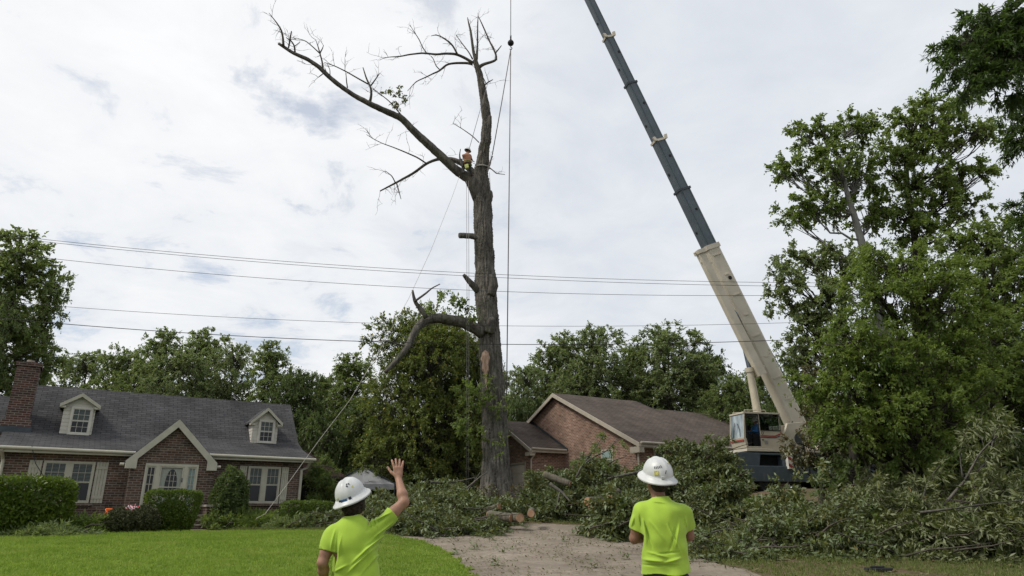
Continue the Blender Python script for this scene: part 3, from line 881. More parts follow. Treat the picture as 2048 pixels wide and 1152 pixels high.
# ================================================================== GARDEN CANOPY
apx = at(727, 934, 36); lfx = at(655, 968, 34.5); rgx = at(792, 966, 34.5)
can = empty('garden_canopy', (apx[0], apx[1], gz(apx[0], apx[1])), 0.0, 'grey peaked fabric garden canopy with black frame beyond the brush', 'canopy')
o_ = np.array(can.location)
zc = lfx[2]; hw = (rgx[0]-lfx[0])/2; cxn = (rgx[0]+lfx[0])/2
cs = [np.array([cxn-hw*.9, apx[1]-hw, zc]), np.array([cxn+hw*.95, apx[1]-hw*.8, zc]), np.array([cxn+hw, apx[1]+hw, zc]), np.array([cxn-hw, apx[1]+hw, zc])]
V, Fq = [], []
nn = 8
mm = MB()
for k in range(4):
    a, b = cs[k]-o_, cs[(k+1) % 4]-o_; t = apx-o_
    grid = []
    for i in range(nn+1):
        u = i/nn; row = []
        for j in range(nn+1):
            v = j/nn; q = (a*(1-v)+b*v)*(1-u)+t*u
            q = q.copy(); q[2] -= .16*math.sin(math.pi*u)*(1-.7*abs(2*v-1)) ; row.append(q)
        grid.append(row)
    vs = [q for r_ in grid for q in r_]; fs = [(i*(nn+1)+j, i*(nn+1)+j+1, (i+1)*(nn+1)+j+1, (i+1)*(nn+1)+j) for i in range(nn) for j in range(nn)]
    mm.add(vs, fs)
    d = np.array([0, 0, -.26]); mm.add([a, b, b+d, a+d], [(0, 1, 2, 3)])
mm.build('canopy_cloth', simple('grey_cloth', (0.24, 0.245, 0.255), .8, .1, 2), can, smooth=False)
fm_ = MB()
for c in cs:
    fm_.tube([c-o_+(0, 0, .02), apx-o_+(0, 0, .03)], .03, 6); fm_.tube([c-o_, (c-o_)*(1, 1, 0)], .035, 6)
fm_.build('frame', M['flash'], can)

# ================================================================== HOUSE 2
ANG2 = math.atan2(.5, .865)
F2 = Frame(6.14, 34.0, ANG2, 0)
h2 = empty('brick_garage_house', (6.14, 34.0, 0), ANG2, 'red brick gabled house with brown shingle roof behind the big trunk', 'house')
W2 = 14.1; E2 = 4.8; RZ = F2.onx(1113, 784, -.25)[1]
w2 = MB(); LB = 10.6
w2.box((0, 0, 1.0), (LB, W2, E2-.02))
w2.prism([(0, -.0, E2-.02), (0, W2, E2-.02), (0, W2/2, RZ-.18)], (0, 0, 0), (.3, 0, 0))
w2.build('wall', M['brick2'], h2)
rz = MB()
def roof_side(m, x0, x1, y0, y1, z0, z1, th=.12, x0b=None, x1b=None):
    x0b = x0 if x0b is None else x0b; x1b = x1 if x1b is None else x1b
    m.add([(x0, y0, z0), (x1, y0, z0), (x1b, y1, z1), (x0b, y1, z1), (x0, y0, z0-th), (x1, y0, z0-th), (x1b, y1, z1-th), (x0b, y1, z1-th)],
          [(0, 1, 2, 3), (7, 6, 5, 4), (4, 5, 1, 0), (5, 6, 2, 1), (6, 7, 3, 2), (7, 4, 0, 3)])
LA = 6.0
pit = (RZ-(E2-.0))/(W2/2)
roof_side(rz, -.25, LA+1.2, -.45, W2/2, E2-.45*pit+.05, RZ, x1b=LA); roof_side(rz, -.25, LA+1.2, W2+.45, W2/2, E2-.45*pit+.05, RZ+.002, x1b=LA)
RB = RZ-.62; yb = W2/2-.62/pit
roof_side(rz, LA-.5, LB+1.4, -.449, yb+.0, E2-.45*pit+.045, RB-.003, x1b=LB+.2)
roof_side(rz, LA-.5, LB+1.4, W2+.45, yb, E2-.45*pit, RB-.001, x1b=LB+.2)
roof2 = rz.build('roof', M['shingle2'], h2)
rk = MB()
for y0 in (-.45, W2+.45):
    zz = E2-.45*pit+.05
    q = [(y0, zz-.02), (W2/2, RZ-.02), (W2/2, RZ-.24), (y0, zz-.24)]
    rk.prism([(-.31, y, z) for y, z in q], (0, 0, 0), (.055, 0, 0))
rk.box((-.31, -.45, E2-.62), (-.0, .25, E2-.34)); rk.box((-.25, -.48, E2-.35), (LB+1.3, -.455, E2-.13)); rk.box((0, -.45, E2-.38), (LB+1.2, -.003, E2-.33))
rk.build('fascia', M['trim2'], h2)
MB().tube([(-.25, -.54, E2-.16), (LB+1.3, -.54, E2-.19)], .06, 8).build('gutter', M['trim2'], h2)
MB().tube([(-.1, -.5, E2-.2), (-.12, -.2, E2-.5), (-.1, -.1, E2-.65), (-.1, -.1, 1.6)], .05, 8).build('downspout', M['trim2'], h2)
# window in the gable wall (built facing -y, turned)
def wall_window_x(y0, y1, z0, z1, x=-.0):
    e = empty('window', (x, (y0+y1)/2, 0), R(-90)); e.parent = h2
    f = MB(); hw = (y1-y0)/2
    f.box((-hw, -.05, z0), (-hw+.07, .0, z1)); f.box((hw-.07, -.05, z0), (hw, .0, z1)); f.box((-hw+.07, -.05, z1-.07), (hw-.07, .0, z1)); f.box((-hw+.07, -.05, z0), (hw-.07, .0, z0+.07)); f.box((-hw+.07, -.045, (z0+z1)/2-.03), (hw-.07, -.002, (z0+z1)/2+.03))
    f.build('frame', M['trim2'], e); MB().box((-hw+.05, -.02, z0+.05), (hw-.05, -.004, z1-.05)).build('pane', M['curtain'], e)
ya, za = F2.onx(1227, 897, 0); yb_, _ = F2.onx(1203, 897, 0); zb_ = F2.onx(1215, 940, 0)[1]
wall_window_x(ya, yb_, zb_, za)
sA, zA = F2.on(1306, 898, 0); sB, _ = F2.on(1330, 898, 0)
window(h2, sA, sB, zA-1.4, zA, -.01, 3, 3, .07, True, 'trim2')
# garage wing
gy0 = 6.46; gy1 = 13.3; gx = -2.1; GE = 4.88; GRZ = F2.onx(1063, 845, 0)[1]
gm = (gy0+gy1)/2
g_ = MB()
dg0, dgz = F2.onx(1046, 928, gx); dg0 = gy0+.75; dg1 = dg0+4.9; dgz = F2.onx(1035, 929, gx)[1]
g_.box((gx, gy0, 1.0), (-.003, dg0, GE-.05)); g_.box((gx, dg1, 1.0), (-.003, gy1, GE-.05)); g_.box((gx, dg0, dgz), (-.003, dg1, GE-.05))
g_.prism([(gx, gy0, GE-.05), (gx, gy1, GE-.05), (gx, gm, GRZ-.15)], (0, 0, 0), (.2, 0, 0))
gw = g_.build('garage', M['brick2'], h2)
gd = MB()
for i in range(5): gd.box((gx+.03, dg0-.02, 1.6+i*(dgz-1.6)/5), (gx+.07, dg1+.02, 1.6+(i+1)*(dgz-1.6)/5-.02))
gd.box((gx+.07, dg0, 1.4), (gx+.09, dg1, dgz)); gd.build('garage_door', M['garage_door'], gw)
gt = MB(); gt.box((gx-.02, dg0-.1, 1.4), (gx+.027, dg0, dgz+.0)); gt.box((gx-.02, dg0-.1, dgz), (gx+.027, dg1+.1, dgz+.1)); gt.build('door_trim', M['trim2'], gw)
gr = MB(); gp = (GRZ-GE)/(gm-gy0)
roof_side(gr, gx-.25, -.003, gy0-.35, gm, GE-.35*gp+.05, GRZ); roof_side(gr, gx-.25, -.003, gy1+.35, gm, GE-.35*gp+.05, GRZ+.002)
gro = gr.build('garage_roof', M['shingle2'], gw)
gk = MB()
for y0 in (gy0-.35, gy1+.35):
    zz = GE-.35*gp+.05; q = [(y0, zz-.02), (gm, GRZ-.02), (gm, GRZ-.22), (y0, zz-.22)]
    gk.prism([(gx-.31, y, z) for y, z in q], (0, 0, 0), (.055, 0, 0))
gk.box((gx-.25, gy0-.4, GE-.32), (-.003, gy0-.352, GE-.1)); gk.box((gx-.31, gy0-.35, GE-.5), (gx-.0, gy0+.2, GE-.3))
gk.build('fascia', M['trim2'], gw)
MB().tube([(gx-.25, gy0-.44, GE-.13), (-.1, gy0-.44, GE-.15)], .06, 8).build('gutter', M['trim2'], gw)
MB().tube([(gx+.0, gy0-.42, GE-.2), (gx-.03, gy0-.3, GE-.45), (gx-.1, gy0-.1, GE-.7), (gx-.1, gy0-.08, 1.8)], .05, 8).build('downspout', M['trim2'], gw)
fl = MB()
fl.add([(-.02, gy0-.4, GE-.2), (-.02, gm, GRZ+.01), (-.02, gm, GRZ+.13), (-.02, gy0-.5, GE-.05)], [(0, 1, 2, 3)]); fl.build('flashing', M['flash'], gw)
# lean-to at the far left
lt = MB(); roof_side(lt, gx-1.5, gx+.5, gy1+2.6, gy1+.36, 3.65, 4.55); lo_ = lt.build('lean_to_roof', M['shingle2'], h2)
q = [(gy1+2.6, 3.63), (gy1+.36, 4.53), (gy1+.36, 4.33), (gy1+2.6, 3.43)]
MB().prism([(gx-1.56, y, z) for y, z in q], (0, 0, 0), (.055, 0, 0)).build('fascia', M['trim2'], lo_)
pp = MB(); pp.box((gx-1.4, gy1+2.2, 1.5), (gx-1.28, gy1+2.32, 3.6)); pp.build('post', M['trim2'], lo_)
MB().box((gx+.3, gy1+.003, 1.2), (gx+.5, gy1+2.5, 3.5)).build('lean_to_wall', M['bark_bg'], lo_)

# ================================================================== THE OLD TREE
TD = 31.0
def pathpx(pts, D0, D1=None, org=(0, 0, 0)):
    """pts (px,py,width_px) -> 3d points and radii, forward distance running from D0 to D1"""
    n = len(pts); D1 = D0 if D1 is None else D1
    P, r = [], []
    for i, (x, y, w_) in enumerate(pts):
        D = D0 + (D1-D0)*i/(n-1)
        P.append(at(x, y, D)-np.array(org)); r.append(w_/2*mpp(x, y, D))
    return np.array(P), np.array(r)
def resample(P, r, n):
    s = np.concatenate([[0], np.cumsum(np.linalg.norm(np.diff(P, axis=0), axis=1))])
    t = np.linspace(0, s[-1], n)
    # catmull-like smoothing: interpolate then blur
    Q = np.stack([np.interp(t, s, P[:, k]) for k in range(3)], 1); rr = np.interp(t, s, r)
    for _ in range(max(1, n//(len(P)*6))):
        Q[1:-1] = (Q[:-2]+2*Q[1:-1]+Q[2:])/4; rr[1:-1] = (rr[:-2]+2*rr[1:-1]+rr[2:])/4
    return Q, rr
def bark_tube(P, r, nseg, nring, amp, seed, flute=0.0):
    rng = np.random.default_rng(seed)
    Q, rr = resample(P, r, nring)
    V, F = tube_arrays(Q, rr, nseg)
    body = V[:nseg*nring].reshape(nring, nseg, 3)
    # furrowed bark: ridges that run along the limb, wander and break
    th = np.arange(nseg)*2*np.pi/nseg
    h = np.zeros((nring, nseg)); i = np.arange(nring)[:, None]
    for k in range(14):
        f = rng.integers(8, 30) if nseg > 60 else rng.integers(4, 9); ph = rng.uniform(0, 7)
        h += np.sin(th[None]*f + ph + 1.3*np.sin(i*rng.uniform(.03, .16)+rng.uniform(0, 6))) * rng.uniform(.4, 1)
    h = np.abs(h)/3.0 - .5
    h += rng.normal(size=h.shape)*.18
    lump = sum(np.sin(th[None]*rng.integers(1, 4)+rng.uniform(0, 6)+i*rng.uniform(.02, .08)) for _ in range(4))*.25
    rad = rr[:, None]
    off = amp*h*np.minimum(1, rad/.25) + rad*(.03 if nseg > 60 else .10)*lump
    if flute:
        fl = np.clip(1 - i/ (nring*.10), 0, 1)**1.6
        off = off + rad*flute*fl*(.55+.6*np.sin(th[None]*5+1.0)+.25*np.sin(th[None]*8+2))
    dirn = body - Q[:, None]; dirn /= np.linalg.norm(dirn, axis=2)[..., None]+1e-9
    V[:nseg*nring] = (body + dirn*off[..., None]).reshape(-1, 3)
    return V, F
tb = at(993, 1008, TD); tb[2] = gz(tb[0], tb[1])-.1
oak = empty('dead_oak', tb, 0, 'huge nearly bare oak with a bent left limb being cut down beside the driveway', 'tree')
trunk_px = [(994, 1016, 62), (994, 995, 57), (993, 960, 55), (991, 888, 49), (987, 793, 46), (981, 705, 43), (977, 651, 41), (972, 587, 41), (970, 527, 37), (967, 468, 35), (965, 409, 35), (964, 384, 33), (962, 347, 27), (967, 312, 22), (972, 278, 19), (974, 243, 17), (970, 208, 15), (964, 174, 13), (959, 146, 11), (950, 121, 9)]
P, r = pathpx(trunk_px, TD, TD, tb)
V, F = bark_tube(P, r, 110, 560, .065, 3, .45)
trk = link_mesh('trunk', np_mesh('trunk', V, F), M['bark'], oak, smooth=True)
def limb(pts, D0, D1, seed, name='limb', amp=.05, parent=None):
    P, r = pathpx(pts, D0, D1, tb)
    n = max(10, int(np.linalg.norm(np.diff(P, axis=0), axis=1).sum()*7))
    V, F = bark_tube(P, r, 20 if r.max() > .12 else 10, n, amp, seed)
    link_mesh(name, np_mesh(name, V, F), M['limb'], parent or oak, smooth=True)
    return P, r
big = [(960, 395, 30), (949, 372, 27), (938, 356, 21), (912, 340, 18), (881, 311, 17), (853, 285, 15.5), (826, 260, 14), (803, 236, 13), (770, 222, 12), (739, 207, 11), (708, 191, 10), (683, 174, 9.5), (659, 155, 9), (638, 134, 8.5), (614, 118, 7.5), (586, 106, 6.5), (557, 87, 5)]
BP, Br = limb(big, TD, TD-3.0, 11)
low = [(968, 668, 22), (950, 655, 21), (925, 643, 20), (900, 639, 19), (875, 635, 18), (850, 641, 17), (835, 655, 15), (825, 672, 13), (816, 692, 12), (797, 718, 10), (781, 734, 9), (771, 744, 7)]
LP, Lr = limb(low, TD-.3, TD-2.2, 12)
limb([(853, 636, 11), (845, 622, 10), (830, 605, 8), (827, 592, 6), (825, 580, 4)], TD-1.6, TD-1.9, 13)
limb([(829, 603, 5), (841, 594, 4.5), (853, 586, 4), (862, 577, 3), (880, 568, 2)], TD-1.9, TD-2.2, 14)
limb([(826, 694, 4), (800, 690, 4), (778, 683, 3), (758, 681, 2)], TD-1.6, TD-2.2, 15)
limb([(958, 477, 12), (944, 472, 12), (928, 471, 11), (919, 471, 11)], TD-.2, TD-.6, 16, 'branch_stub')
limb([(958, 582, 14), (945, 568, 12), (935, 558, 9), (927, 549, 6)], TD-.2, TD-.6, 17, 'branch_stub')
limb([(978, 665, 20), (983, 650, 21), (984, 640, 18), (984, 636, 10)], TD-.55, TD-.85, 18, 'branch_stub')
limb([(980, 590, 18), (986, 572, 19), (984, 555, 16), (982, 548, 9)], TD-.35, TD-.6, 19, 'branch_stub')
limb([(972, 412, 16), (978, 396, 17), (979, 386, 15), (979, 381, 9)], TD-.1, TD-.2, 20, 'branch_stub')
limb([(974, 262, 9), (979, 245, 10), (980, 232, 7)], TD-.1, TD-.2, 21, 'branch_stub')
# branch that leaves behind the climber
mid_b = [(955, 352, 11), (938, 336, 12), (921, 325, 11), (905, 319, 9), (891, 317, 7), (872, 319, 6), (853, 327, 5.5), (826, 347, 5), (791, 366, 4), (760, 382, 2.5)]
limb(mid_b, TD+.4, TD+1.4, 22)
limb([(924, 330, 5), (920, 318, 4), (919, 310, 2.5), (921, 298, 1.5)], TD+.2, TD+.2, 23)
# crown stems
tops = [
 ([(952, 122, 8), (947, 105, 6), (941, 60, 4.5), (937, 45, 3), (935, 35, 1.5)], 31, 31),
 ([(953, 118, 6), (955, 90, 3.5), (955, 60, 3), (956, 33, 1.5)], 31, 31.3),
 ([(959, 134, 7), (965, 129, 6), (980, 125, 5), (994, 120, 4.5), (991, 106, 3.5), (978, 80, 3), (965, 50, 2.5), (957, 33, 1.5)], 31, 30.5),
 ([(991, 106, 3), (996, 100, 2.5), (1003, 91, 1.5)], 30.7, 30.5),
 ([(946, 126, 6), (930, 116, 5.5), (912, 108, 5), (890, 107, 4.5), (874, 109, 4), (845, 106, 3.5), (818, 109, 3), (800, 113, 2.5), (777, 114, 1.5), (763, 118, 1)], 31, 29.5),
 ([(944, 128, 6), (935, 126, 5), (912, 126, 4.5), (895, 128, 4), (886, 135, 4), (879, 142, 3.5), (866, 147, 3), (857, 152, 2.5), (832, 163, 2), (815, 182, 1)], 31, 32),
 ([(914, 107, 4), (908, 95, 3.5), (902, 87, 3.5), (893, 80, 3), (884, 74, 2.5), (872, 69, 2), (862, 72, 1)], 30.5, 30.2),
 ([(855, 108, 2), (845, 95, 2), (839, 80, 1.8), (826, 60, 1.2), (820, 50, .8)], 30.2, 30),
 ([(945, 118, 3), (938, 105, 2.2), (925, 88, 1.8), (912, 70, 1.2)], 31, 31.5),
 ([(963, 170, 3), (970, 170, 3), (975, 165, 2.5), (986, 159, 1.5)], 30.9, 30.7),
 ([(972, 168, 2), (968, 158, 1.8), (963, 151, 1)], 30.9, 30.9),
 ([(880, 140, 2), (872, 132, 2), (866, 116, 1.5), (862, 112, 1)], 31.8, 31.5),
 ([(968, 342, 3), (980, 335, 2.2), (992, 347, 2), (1010, 349, 1.2)], 30.8, 30.4),
 ([(958, 285, 2), (945, 272, 2), (925, 258, 1.6), (905, 246, 1)], 31, 31),
]
for i, (pts, a, b) in enumerate(tops): limb(pts, a, b, 40+i, 'branch', .01)
subs = [
 ([(567, 92, 5), (566, 75, 4), (563, 60, 3.5), (553, 45, 2.5), (538, 26, 1)], 1.0),
 ([(577, 96, 3), (580, 80, 3), (583, 62, 2)], .97), ([(590, 104, 3.5), (589, 92, 3), (583, 82, 2.5), (572, 75, 1.5)], .93), ([(589, 93, 2), (600, 84, 1.2)], .93),
 ([(646, 142, 4), (645, 125, 3.5), (640, 108, 3), (636, 92, 2), (631, 79, 1)], .8), ([(640, 106, 3), (645, 97, 2), (647, 91, 1)], .8),
 ([(641, 108, 2.5), (626, 94, 2), (612, 82, 1.8), (597, 77, 1.2), (575, 80, .8)], .8),
 ([(740, 203, 6), (743, 190, 5), (742, 175, 4.5), (733, 158, 3.5), (726, 135, 2)], .55), ([(742, 171, 3), (750, 160, 2.5), (759, 147, 1.5)], .55),
 ([(736, 168, 3), (718, 158, 2.8), (694, 144, 2.5), (670, 132, 2), (649, 125, 1.2)], .6),
 ([(695, 176, 2.5), (693, 162, 2.2), (692, 147, 1.2)], .65),
 ([(803, 231, 3), (790, 215, 2.2), (777, 201, 2), (760, 188, 1.6), (746, 177, 1.2)], .4),
 ([(660, 152, 2), (660, 140, 1.5), (655, 128, 1)], .75), ([(648, 146, 2), (640, 152, 2), (636, 155, 1)], .8),
 ([(853, 327, 3), (835, 315, 3), (805, 302, 2.5), (785, 294, 2), (765, 287, 1.6), (747, 278, 1.5), (733, 269, 1)], -1),
 ([(791, 366, 2.5), (784, 352, 2), (771, 342, 1)], -1), ([(793, 366, 3), (797, 380, 2.5), (802, 398, 1.2)], -1),
]
tips = []
for i, (pts, k) in enumerate(subs):
    D = (TD-3.0*k) if k >= 0 else TD+1.0
    P_, r_ = limb(pts, D, D-.4, 70+i, 'branch', .01); tips.append((P_, r_))
for pts, a, b in tops: tips.append(pathpx(pts, a, b, tb))
tips.append(pathpx(mid_b, TD+.4, TD+1.4, tb)); tips.append((BP[4:], Br[4:])); tips.append((LP[3:], Lr[3:]))
# fine twigs growing from all of these
def grow_twigs(sources, rng, n_per_m, ln, depth=2, r0=.012, up=.25):
    tubes = []
    for P, r in sources:
        seg = np.linalg.norm(np.diff(P, axis=0), axis=1); tot = seg.sum(); s = np.concatenate([[0], np.cumsum(seg)])
        for _ in range(int(tot*n_per_m)+1):
            t = rng.uniform(.15, 1)*tot; p = np.array([np.interp(t, s, P[:, k]) for k in range(3)])
            j = min(len(seg)-1, int(np.searchsorted(s, t)-1)); d = (P[j+1]-P[j])/(seg[j]+1e-6)
            dd = d*.5 + rdir(rng, 1)[0]*(1, .6, 1)*.9; dd[2] += up; dd /= np.linalg.norm(dd)
            l = ln*rng.uniform(.35, 1.3); q = [p]
            for i in range(4):
                q.append(q[-1]+dd*l/4); dd = dd + rdir(rng, 1)[0]*.35; dd /= np.linalg.norm(dd)
            tubes.append((np.array(q), np.linspace(r0, r0*.35, 5)))
    out = list(tubes)
    if depth > 1: out += grow_twigs(tubes, rng, 3.2, ln*.45, depth-1, r0*.7, up)
    return out
rng = np.random.default_rng(5)
for t in tips[:-2]:
    link_mesh('twigs', tubes_mesh('twigs', grow_twigs([t], rng, 1.6, .95, 2, .012)+[(t[0], np.maximum(t[1]*.5, .004))], 4), M['twig'], oak)  # mesh also holds a thinner unseen copy of the source branch, bridging its twigs
link_mesh('twigs', tubes_mesh('twigs', grow_twigs([tips[-2]], rng, .8, .8, 2, .013), 4), M['twig'], oak)
# torn wound
pts = [(970, 700), (964, 706), (961, 718), (965, 726), (964, 738), (969, 748), (970, 764), (974, 780), (975, 764), (974, 750), (978, 740), (977, 728), (980, 716), (977, 704)]
wv = MB(); ring = [at(x, y, TD-.66)-tb for x, y in pts]
c = sum(ring)/len(ring)
inner = [c+(q-c)*.72+np.array([0, -.07, 0])*1 for q in ring]; back = [q+np.array([0, .5, 0]) for q in ring]
n = len(ring)
wv.add(inner+ring+back, [tuple(range(n))]+[(i, (i+1) % n, n+(i+1) % n, n+i) for i in range(n)]+[(n+i, n+(i+1) % n, 2*n+(i+1) % n, 2*n+i) for i in range(n)])
wv.build('torn_wood', M['split'], trk)
# leaves left on the tree
rng = np.random.default_rng(8)
def leaf_group(blobs, dens, seed, mat, ll=.2, ntw=5, lpt=8, tl=.6, parent=oak, name='foliage', lw=.5):
    rng = np.random.default_rng(seed)
    bl = [(at(x, y, D)-np.array(parent.location), (w_/2*mpp(x, y, D), w_/2*mpp(x, y, D)*.8, h_/2*mpp(x, y, D))) for x, y, w_, h_, D in blobs]
    C, O, I = clumps_in(rng, bl, dens, 1.6)
    V, F, segs = spray(rng, C, O, ntw, tl, lpt, ll, lw)
    link_mesh(name, np_mesh(name, V, F), mat, parent)
    t = [(np.array([a, (a+b)/2, b]), np.array([.012, .009, .005])) for a, b in zip(*segs)]
    
leaf_group([(776, 176, 22, 16, TD-1.6), (798, 181, 12, 10, TD-1.6), (791, 203, 22, 18, TD-1.5), (809, 198, 10, 10, TD-1.5), (795, 214, 14, 10, TD-1.5)], 2.2, 9, M['leaf_brush'], .17, 3, 5, .3)
leaf_group([(870, 600, 36, 36, TD-1), (905, 608, 40, 34, TD-.8), (932, 612, 40, 44, TD-.6), (945, 640, 30, 24, TD-.6), (885, 585, 24, 14, TD-1)], 3.6, 10, M['leaf_tall'], .17, 4, 7, .5)
leaf_group([(935, 790, 60, 50, TD-.9), (925, 840, 50, 60, TD-.9), (975, 800, 30, 40, TD-1.0), (1003, 815, 26, 50, TD-1.0), (950, 870, 50, 30, TD-1.0), (980, 760, 16, 60, TD-.9), (1000, 890, 20, 40, TD-1)], 3.6, 14, M['leaf_tall'], .17, 4, 7, .5)
leaf_group([(975, 985, 50, 50, TD-1.1), (1020, 985, 40, 50, TD-1)], 3.0, 15, M['leaf_rust'], .13, 4, 7, .4)

# ================================================================== WOODS BEHIND
def proto_blobs(rng, H, Wd, n, low=0.12, kind='round'):
    bl = []
    for i in range(n):
        f = low + (1-low)*(i+.5)/n + rng.uniform(-.03, .03)
        if kind == 'spire': env = Wd/2*(1-.75*f)*(.55+.45*min(1, f*5))
        else: env = Wd/2*math.sqrt(max(0.05, 1-((f-.45)/.62)**2))
        a = i*2.4+rng.uniform(-.4, .4); rr = env*rng.uniform(.35, .75)
        s = Wd*rng.uniform(.18, .27)*(.8 if f > .8 else 1)
        bl.append(((math.cos(a)*rr, math.sin(a)*rr, min(H*f, H-s*.8)), (s*1.15, s*1.15, s*.85)))
    bl.append(((0, 0, H*.93), (Wd*.13, Wd*.13, H*.07)))
    return bl
protos = {}
def proto(key, seed, H, Wd, n, leafm, kind='round', dens=1.2, ll=.20, lpt=14, low=.1, cls='tree'):
    rng = np.random.default_rng(seed)
    bl = proto_blobs(rng, H, Wd, n, low, kind)
    protos[key] = (build_tree('woodland_tree', 'x', 'tree', (0, 0, 0), np.array([0.2, 0.1, H*.9]), bl, M[leafm], M['bark_bg'], seed, .22, dens, 5, .95, lpt, ll, .6), H, Wd, [False])
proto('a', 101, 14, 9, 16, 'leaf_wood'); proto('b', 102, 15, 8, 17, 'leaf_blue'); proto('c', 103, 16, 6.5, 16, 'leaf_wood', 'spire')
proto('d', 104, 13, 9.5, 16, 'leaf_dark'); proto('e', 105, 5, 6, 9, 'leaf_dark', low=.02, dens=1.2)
proto('y', 106, 13, 10, 22, 'leaf_yellow', dens=1.6, ll=.165, low=.02, lpt=13)
GRP = 'woodland trees behind the houses'
def wood(key, px, py_top, D, wpx, label, rot=0.0, cat='tree', name='woodland_tree', group=GRP):
    root, H, Wd, used = protos[key]
    o = copy_tree(root) if used[0] else root; used[0] = True
    p = at(px, py_top, D); g = gz(p[0], p[1])-.2
    o.location = (p[0], p[1], g); o.rotation_euler = (0, 0, rot)
    o.name = name
    sx = 1.22*wpx*mpp(px, py_top, D)/Wd
    o.scale = (sx, sx, (p[2]-g)/H)
    tag(o, label, cat, group); return o
wood('c', 45, 474, 38, 215, 'tall dark tree rising at the left edge above the chimney', .3)
wood('c', 112, 540, 41, 95, 'dark tree leaning out right of the tallest one at the left edge', 1.2)
wood('a', -30, 560, 36, 120, 'dense tree cut by the left edge beside the cottage chimney', 2.5)
wood('b', 175, 708, 58, 150, 'low pale wooded crown seen just right of the brick chimney', .7)
wood('a', 262, 700, 55, 130, 'rounded tree above the left dormer of the cottage', 2.0)
wood('c', 330, 662, 50, 110, 'pointed tree above the cottage roof, right of the left dormer', .4)
wood('c', 412, 660, 52, 120, 'tall pointed tree above the middle of the cottage ridge', 1.9)
wood('b', 372, 700, 46, 120, 'tree filling the gap between the two pointed trees over the cottage ridge', 3.0)
wood('b', 470, 690, 49, 110, 'leafy tree above the cottage roof left of the right dormer', .9)
wood('c', 545, 684, 47, 105, 'narrow tree standing above the right dormer', 3.2)
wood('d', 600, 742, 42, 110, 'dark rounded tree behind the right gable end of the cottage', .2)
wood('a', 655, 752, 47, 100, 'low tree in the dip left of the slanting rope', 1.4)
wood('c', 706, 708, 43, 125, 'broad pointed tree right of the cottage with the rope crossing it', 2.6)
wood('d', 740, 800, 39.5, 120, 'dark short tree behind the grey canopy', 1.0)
wood('b', 1045, 735, 50, 110, 'tree just right of the big trunk above the garage roof', .6)
wood('a', 1120, 684, 54, 150, 'wide tree behind the gable peak of the red brick house', 2.2)
wood('b', 1183, 656, 50, 150, 'tallest rounded tree above the red brick house ridge', 1.0)
wood('a', 1262, 690, 53, 130, 'tree between the two tallest above the brown shingle roof', 3.4)
wood('b', 1330, 655, 49, 160, 'tall open tree above the right part of the brown roof', 4.1)
wood('d', 1405, 700, 50, 120, 'tree left of the crane ram above the roof end', .8)
wood('a', 1465, 752, 44, 110, 'shorter tree seen between the crane ram and the roof', 5.0)
wood('a', 1510, 735, 50, 110, 'tree behind the crane cab and its ram', 2.9)
wood('c', 1590, 694, 42, 100, 'tree seen behind the foot of the crane boom', 1.7)
wood('y', 862, 628, 37.5, 215, 'tree with yellowing leaves standing left of the big trunk', 0.5)
wood('y', 940, 668, 40, 110, 'green and yellow tree half hidden behind the big trunk', 2.1)
# lower storey closing the wood
k = 0
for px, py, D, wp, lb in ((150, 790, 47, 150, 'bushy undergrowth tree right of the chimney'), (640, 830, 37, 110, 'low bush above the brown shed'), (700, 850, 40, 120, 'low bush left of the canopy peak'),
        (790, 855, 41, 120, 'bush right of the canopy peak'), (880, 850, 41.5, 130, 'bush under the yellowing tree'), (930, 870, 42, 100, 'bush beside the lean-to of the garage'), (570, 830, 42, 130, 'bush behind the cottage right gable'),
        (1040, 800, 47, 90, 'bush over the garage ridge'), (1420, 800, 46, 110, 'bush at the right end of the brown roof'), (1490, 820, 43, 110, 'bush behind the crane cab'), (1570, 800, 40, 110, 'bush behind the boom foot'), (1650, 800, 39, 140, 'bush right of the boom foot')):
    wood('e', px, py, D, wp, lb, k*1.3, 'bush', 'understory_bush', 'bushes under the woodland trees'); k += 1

# ================================================================== TREES ON THE RIGHT
def px_blobs(lst):
    out = []
    for x, y, w_, h_, D in lst:
        m = mpp(x, y, D); out.append((at(x, y, D), (w_/2*m, w_/2*m*.9, h_/2*m)))
    return out
def gp(px, D):
    p = at(px, 1000, D); return np.array([p[0], p[1], gz(p[0], p[1])])
T1 = px_blobs([(1580, 330, 70, 50, 25), (1560, 348, 50, 34, 25), (1620, 275, 90, 60, 25.5), (1640, 250, 50, 34, 25), (1700, 260, 90, 70, 25), (1735, 250, 50, 50, 25), (1660, 330, 120, 80, 25), (1600, 415, 80, 50, 25), (1590, 440, 60, 36, 25), (1650, 410, 100, 70, 25.3), (1720, 350, 110, 90, 25.5), (1740, 420, 90, 90, 26)])
b1 = gp(1765, 25); 
tt = np.array([at(x, y, 25) for x, y in ((1775, 700), (1755, 600), (1738, 540), (1722, 480), (1708, 430), (1695, 390), (1680, 330), (1665, 280))])
build_tree('maple_tree', 'tall open tree with pale grey trunk leaning left, right of the crane boom', 'tree', b1, None, T1, M['leaf_tall'], M['bark_pale'], 201, .24, 3.1, 7, .60, 13, .13, .62, 'trees at the right side', np.vstack([b1, tt]), r1=.05, bias=1.9)
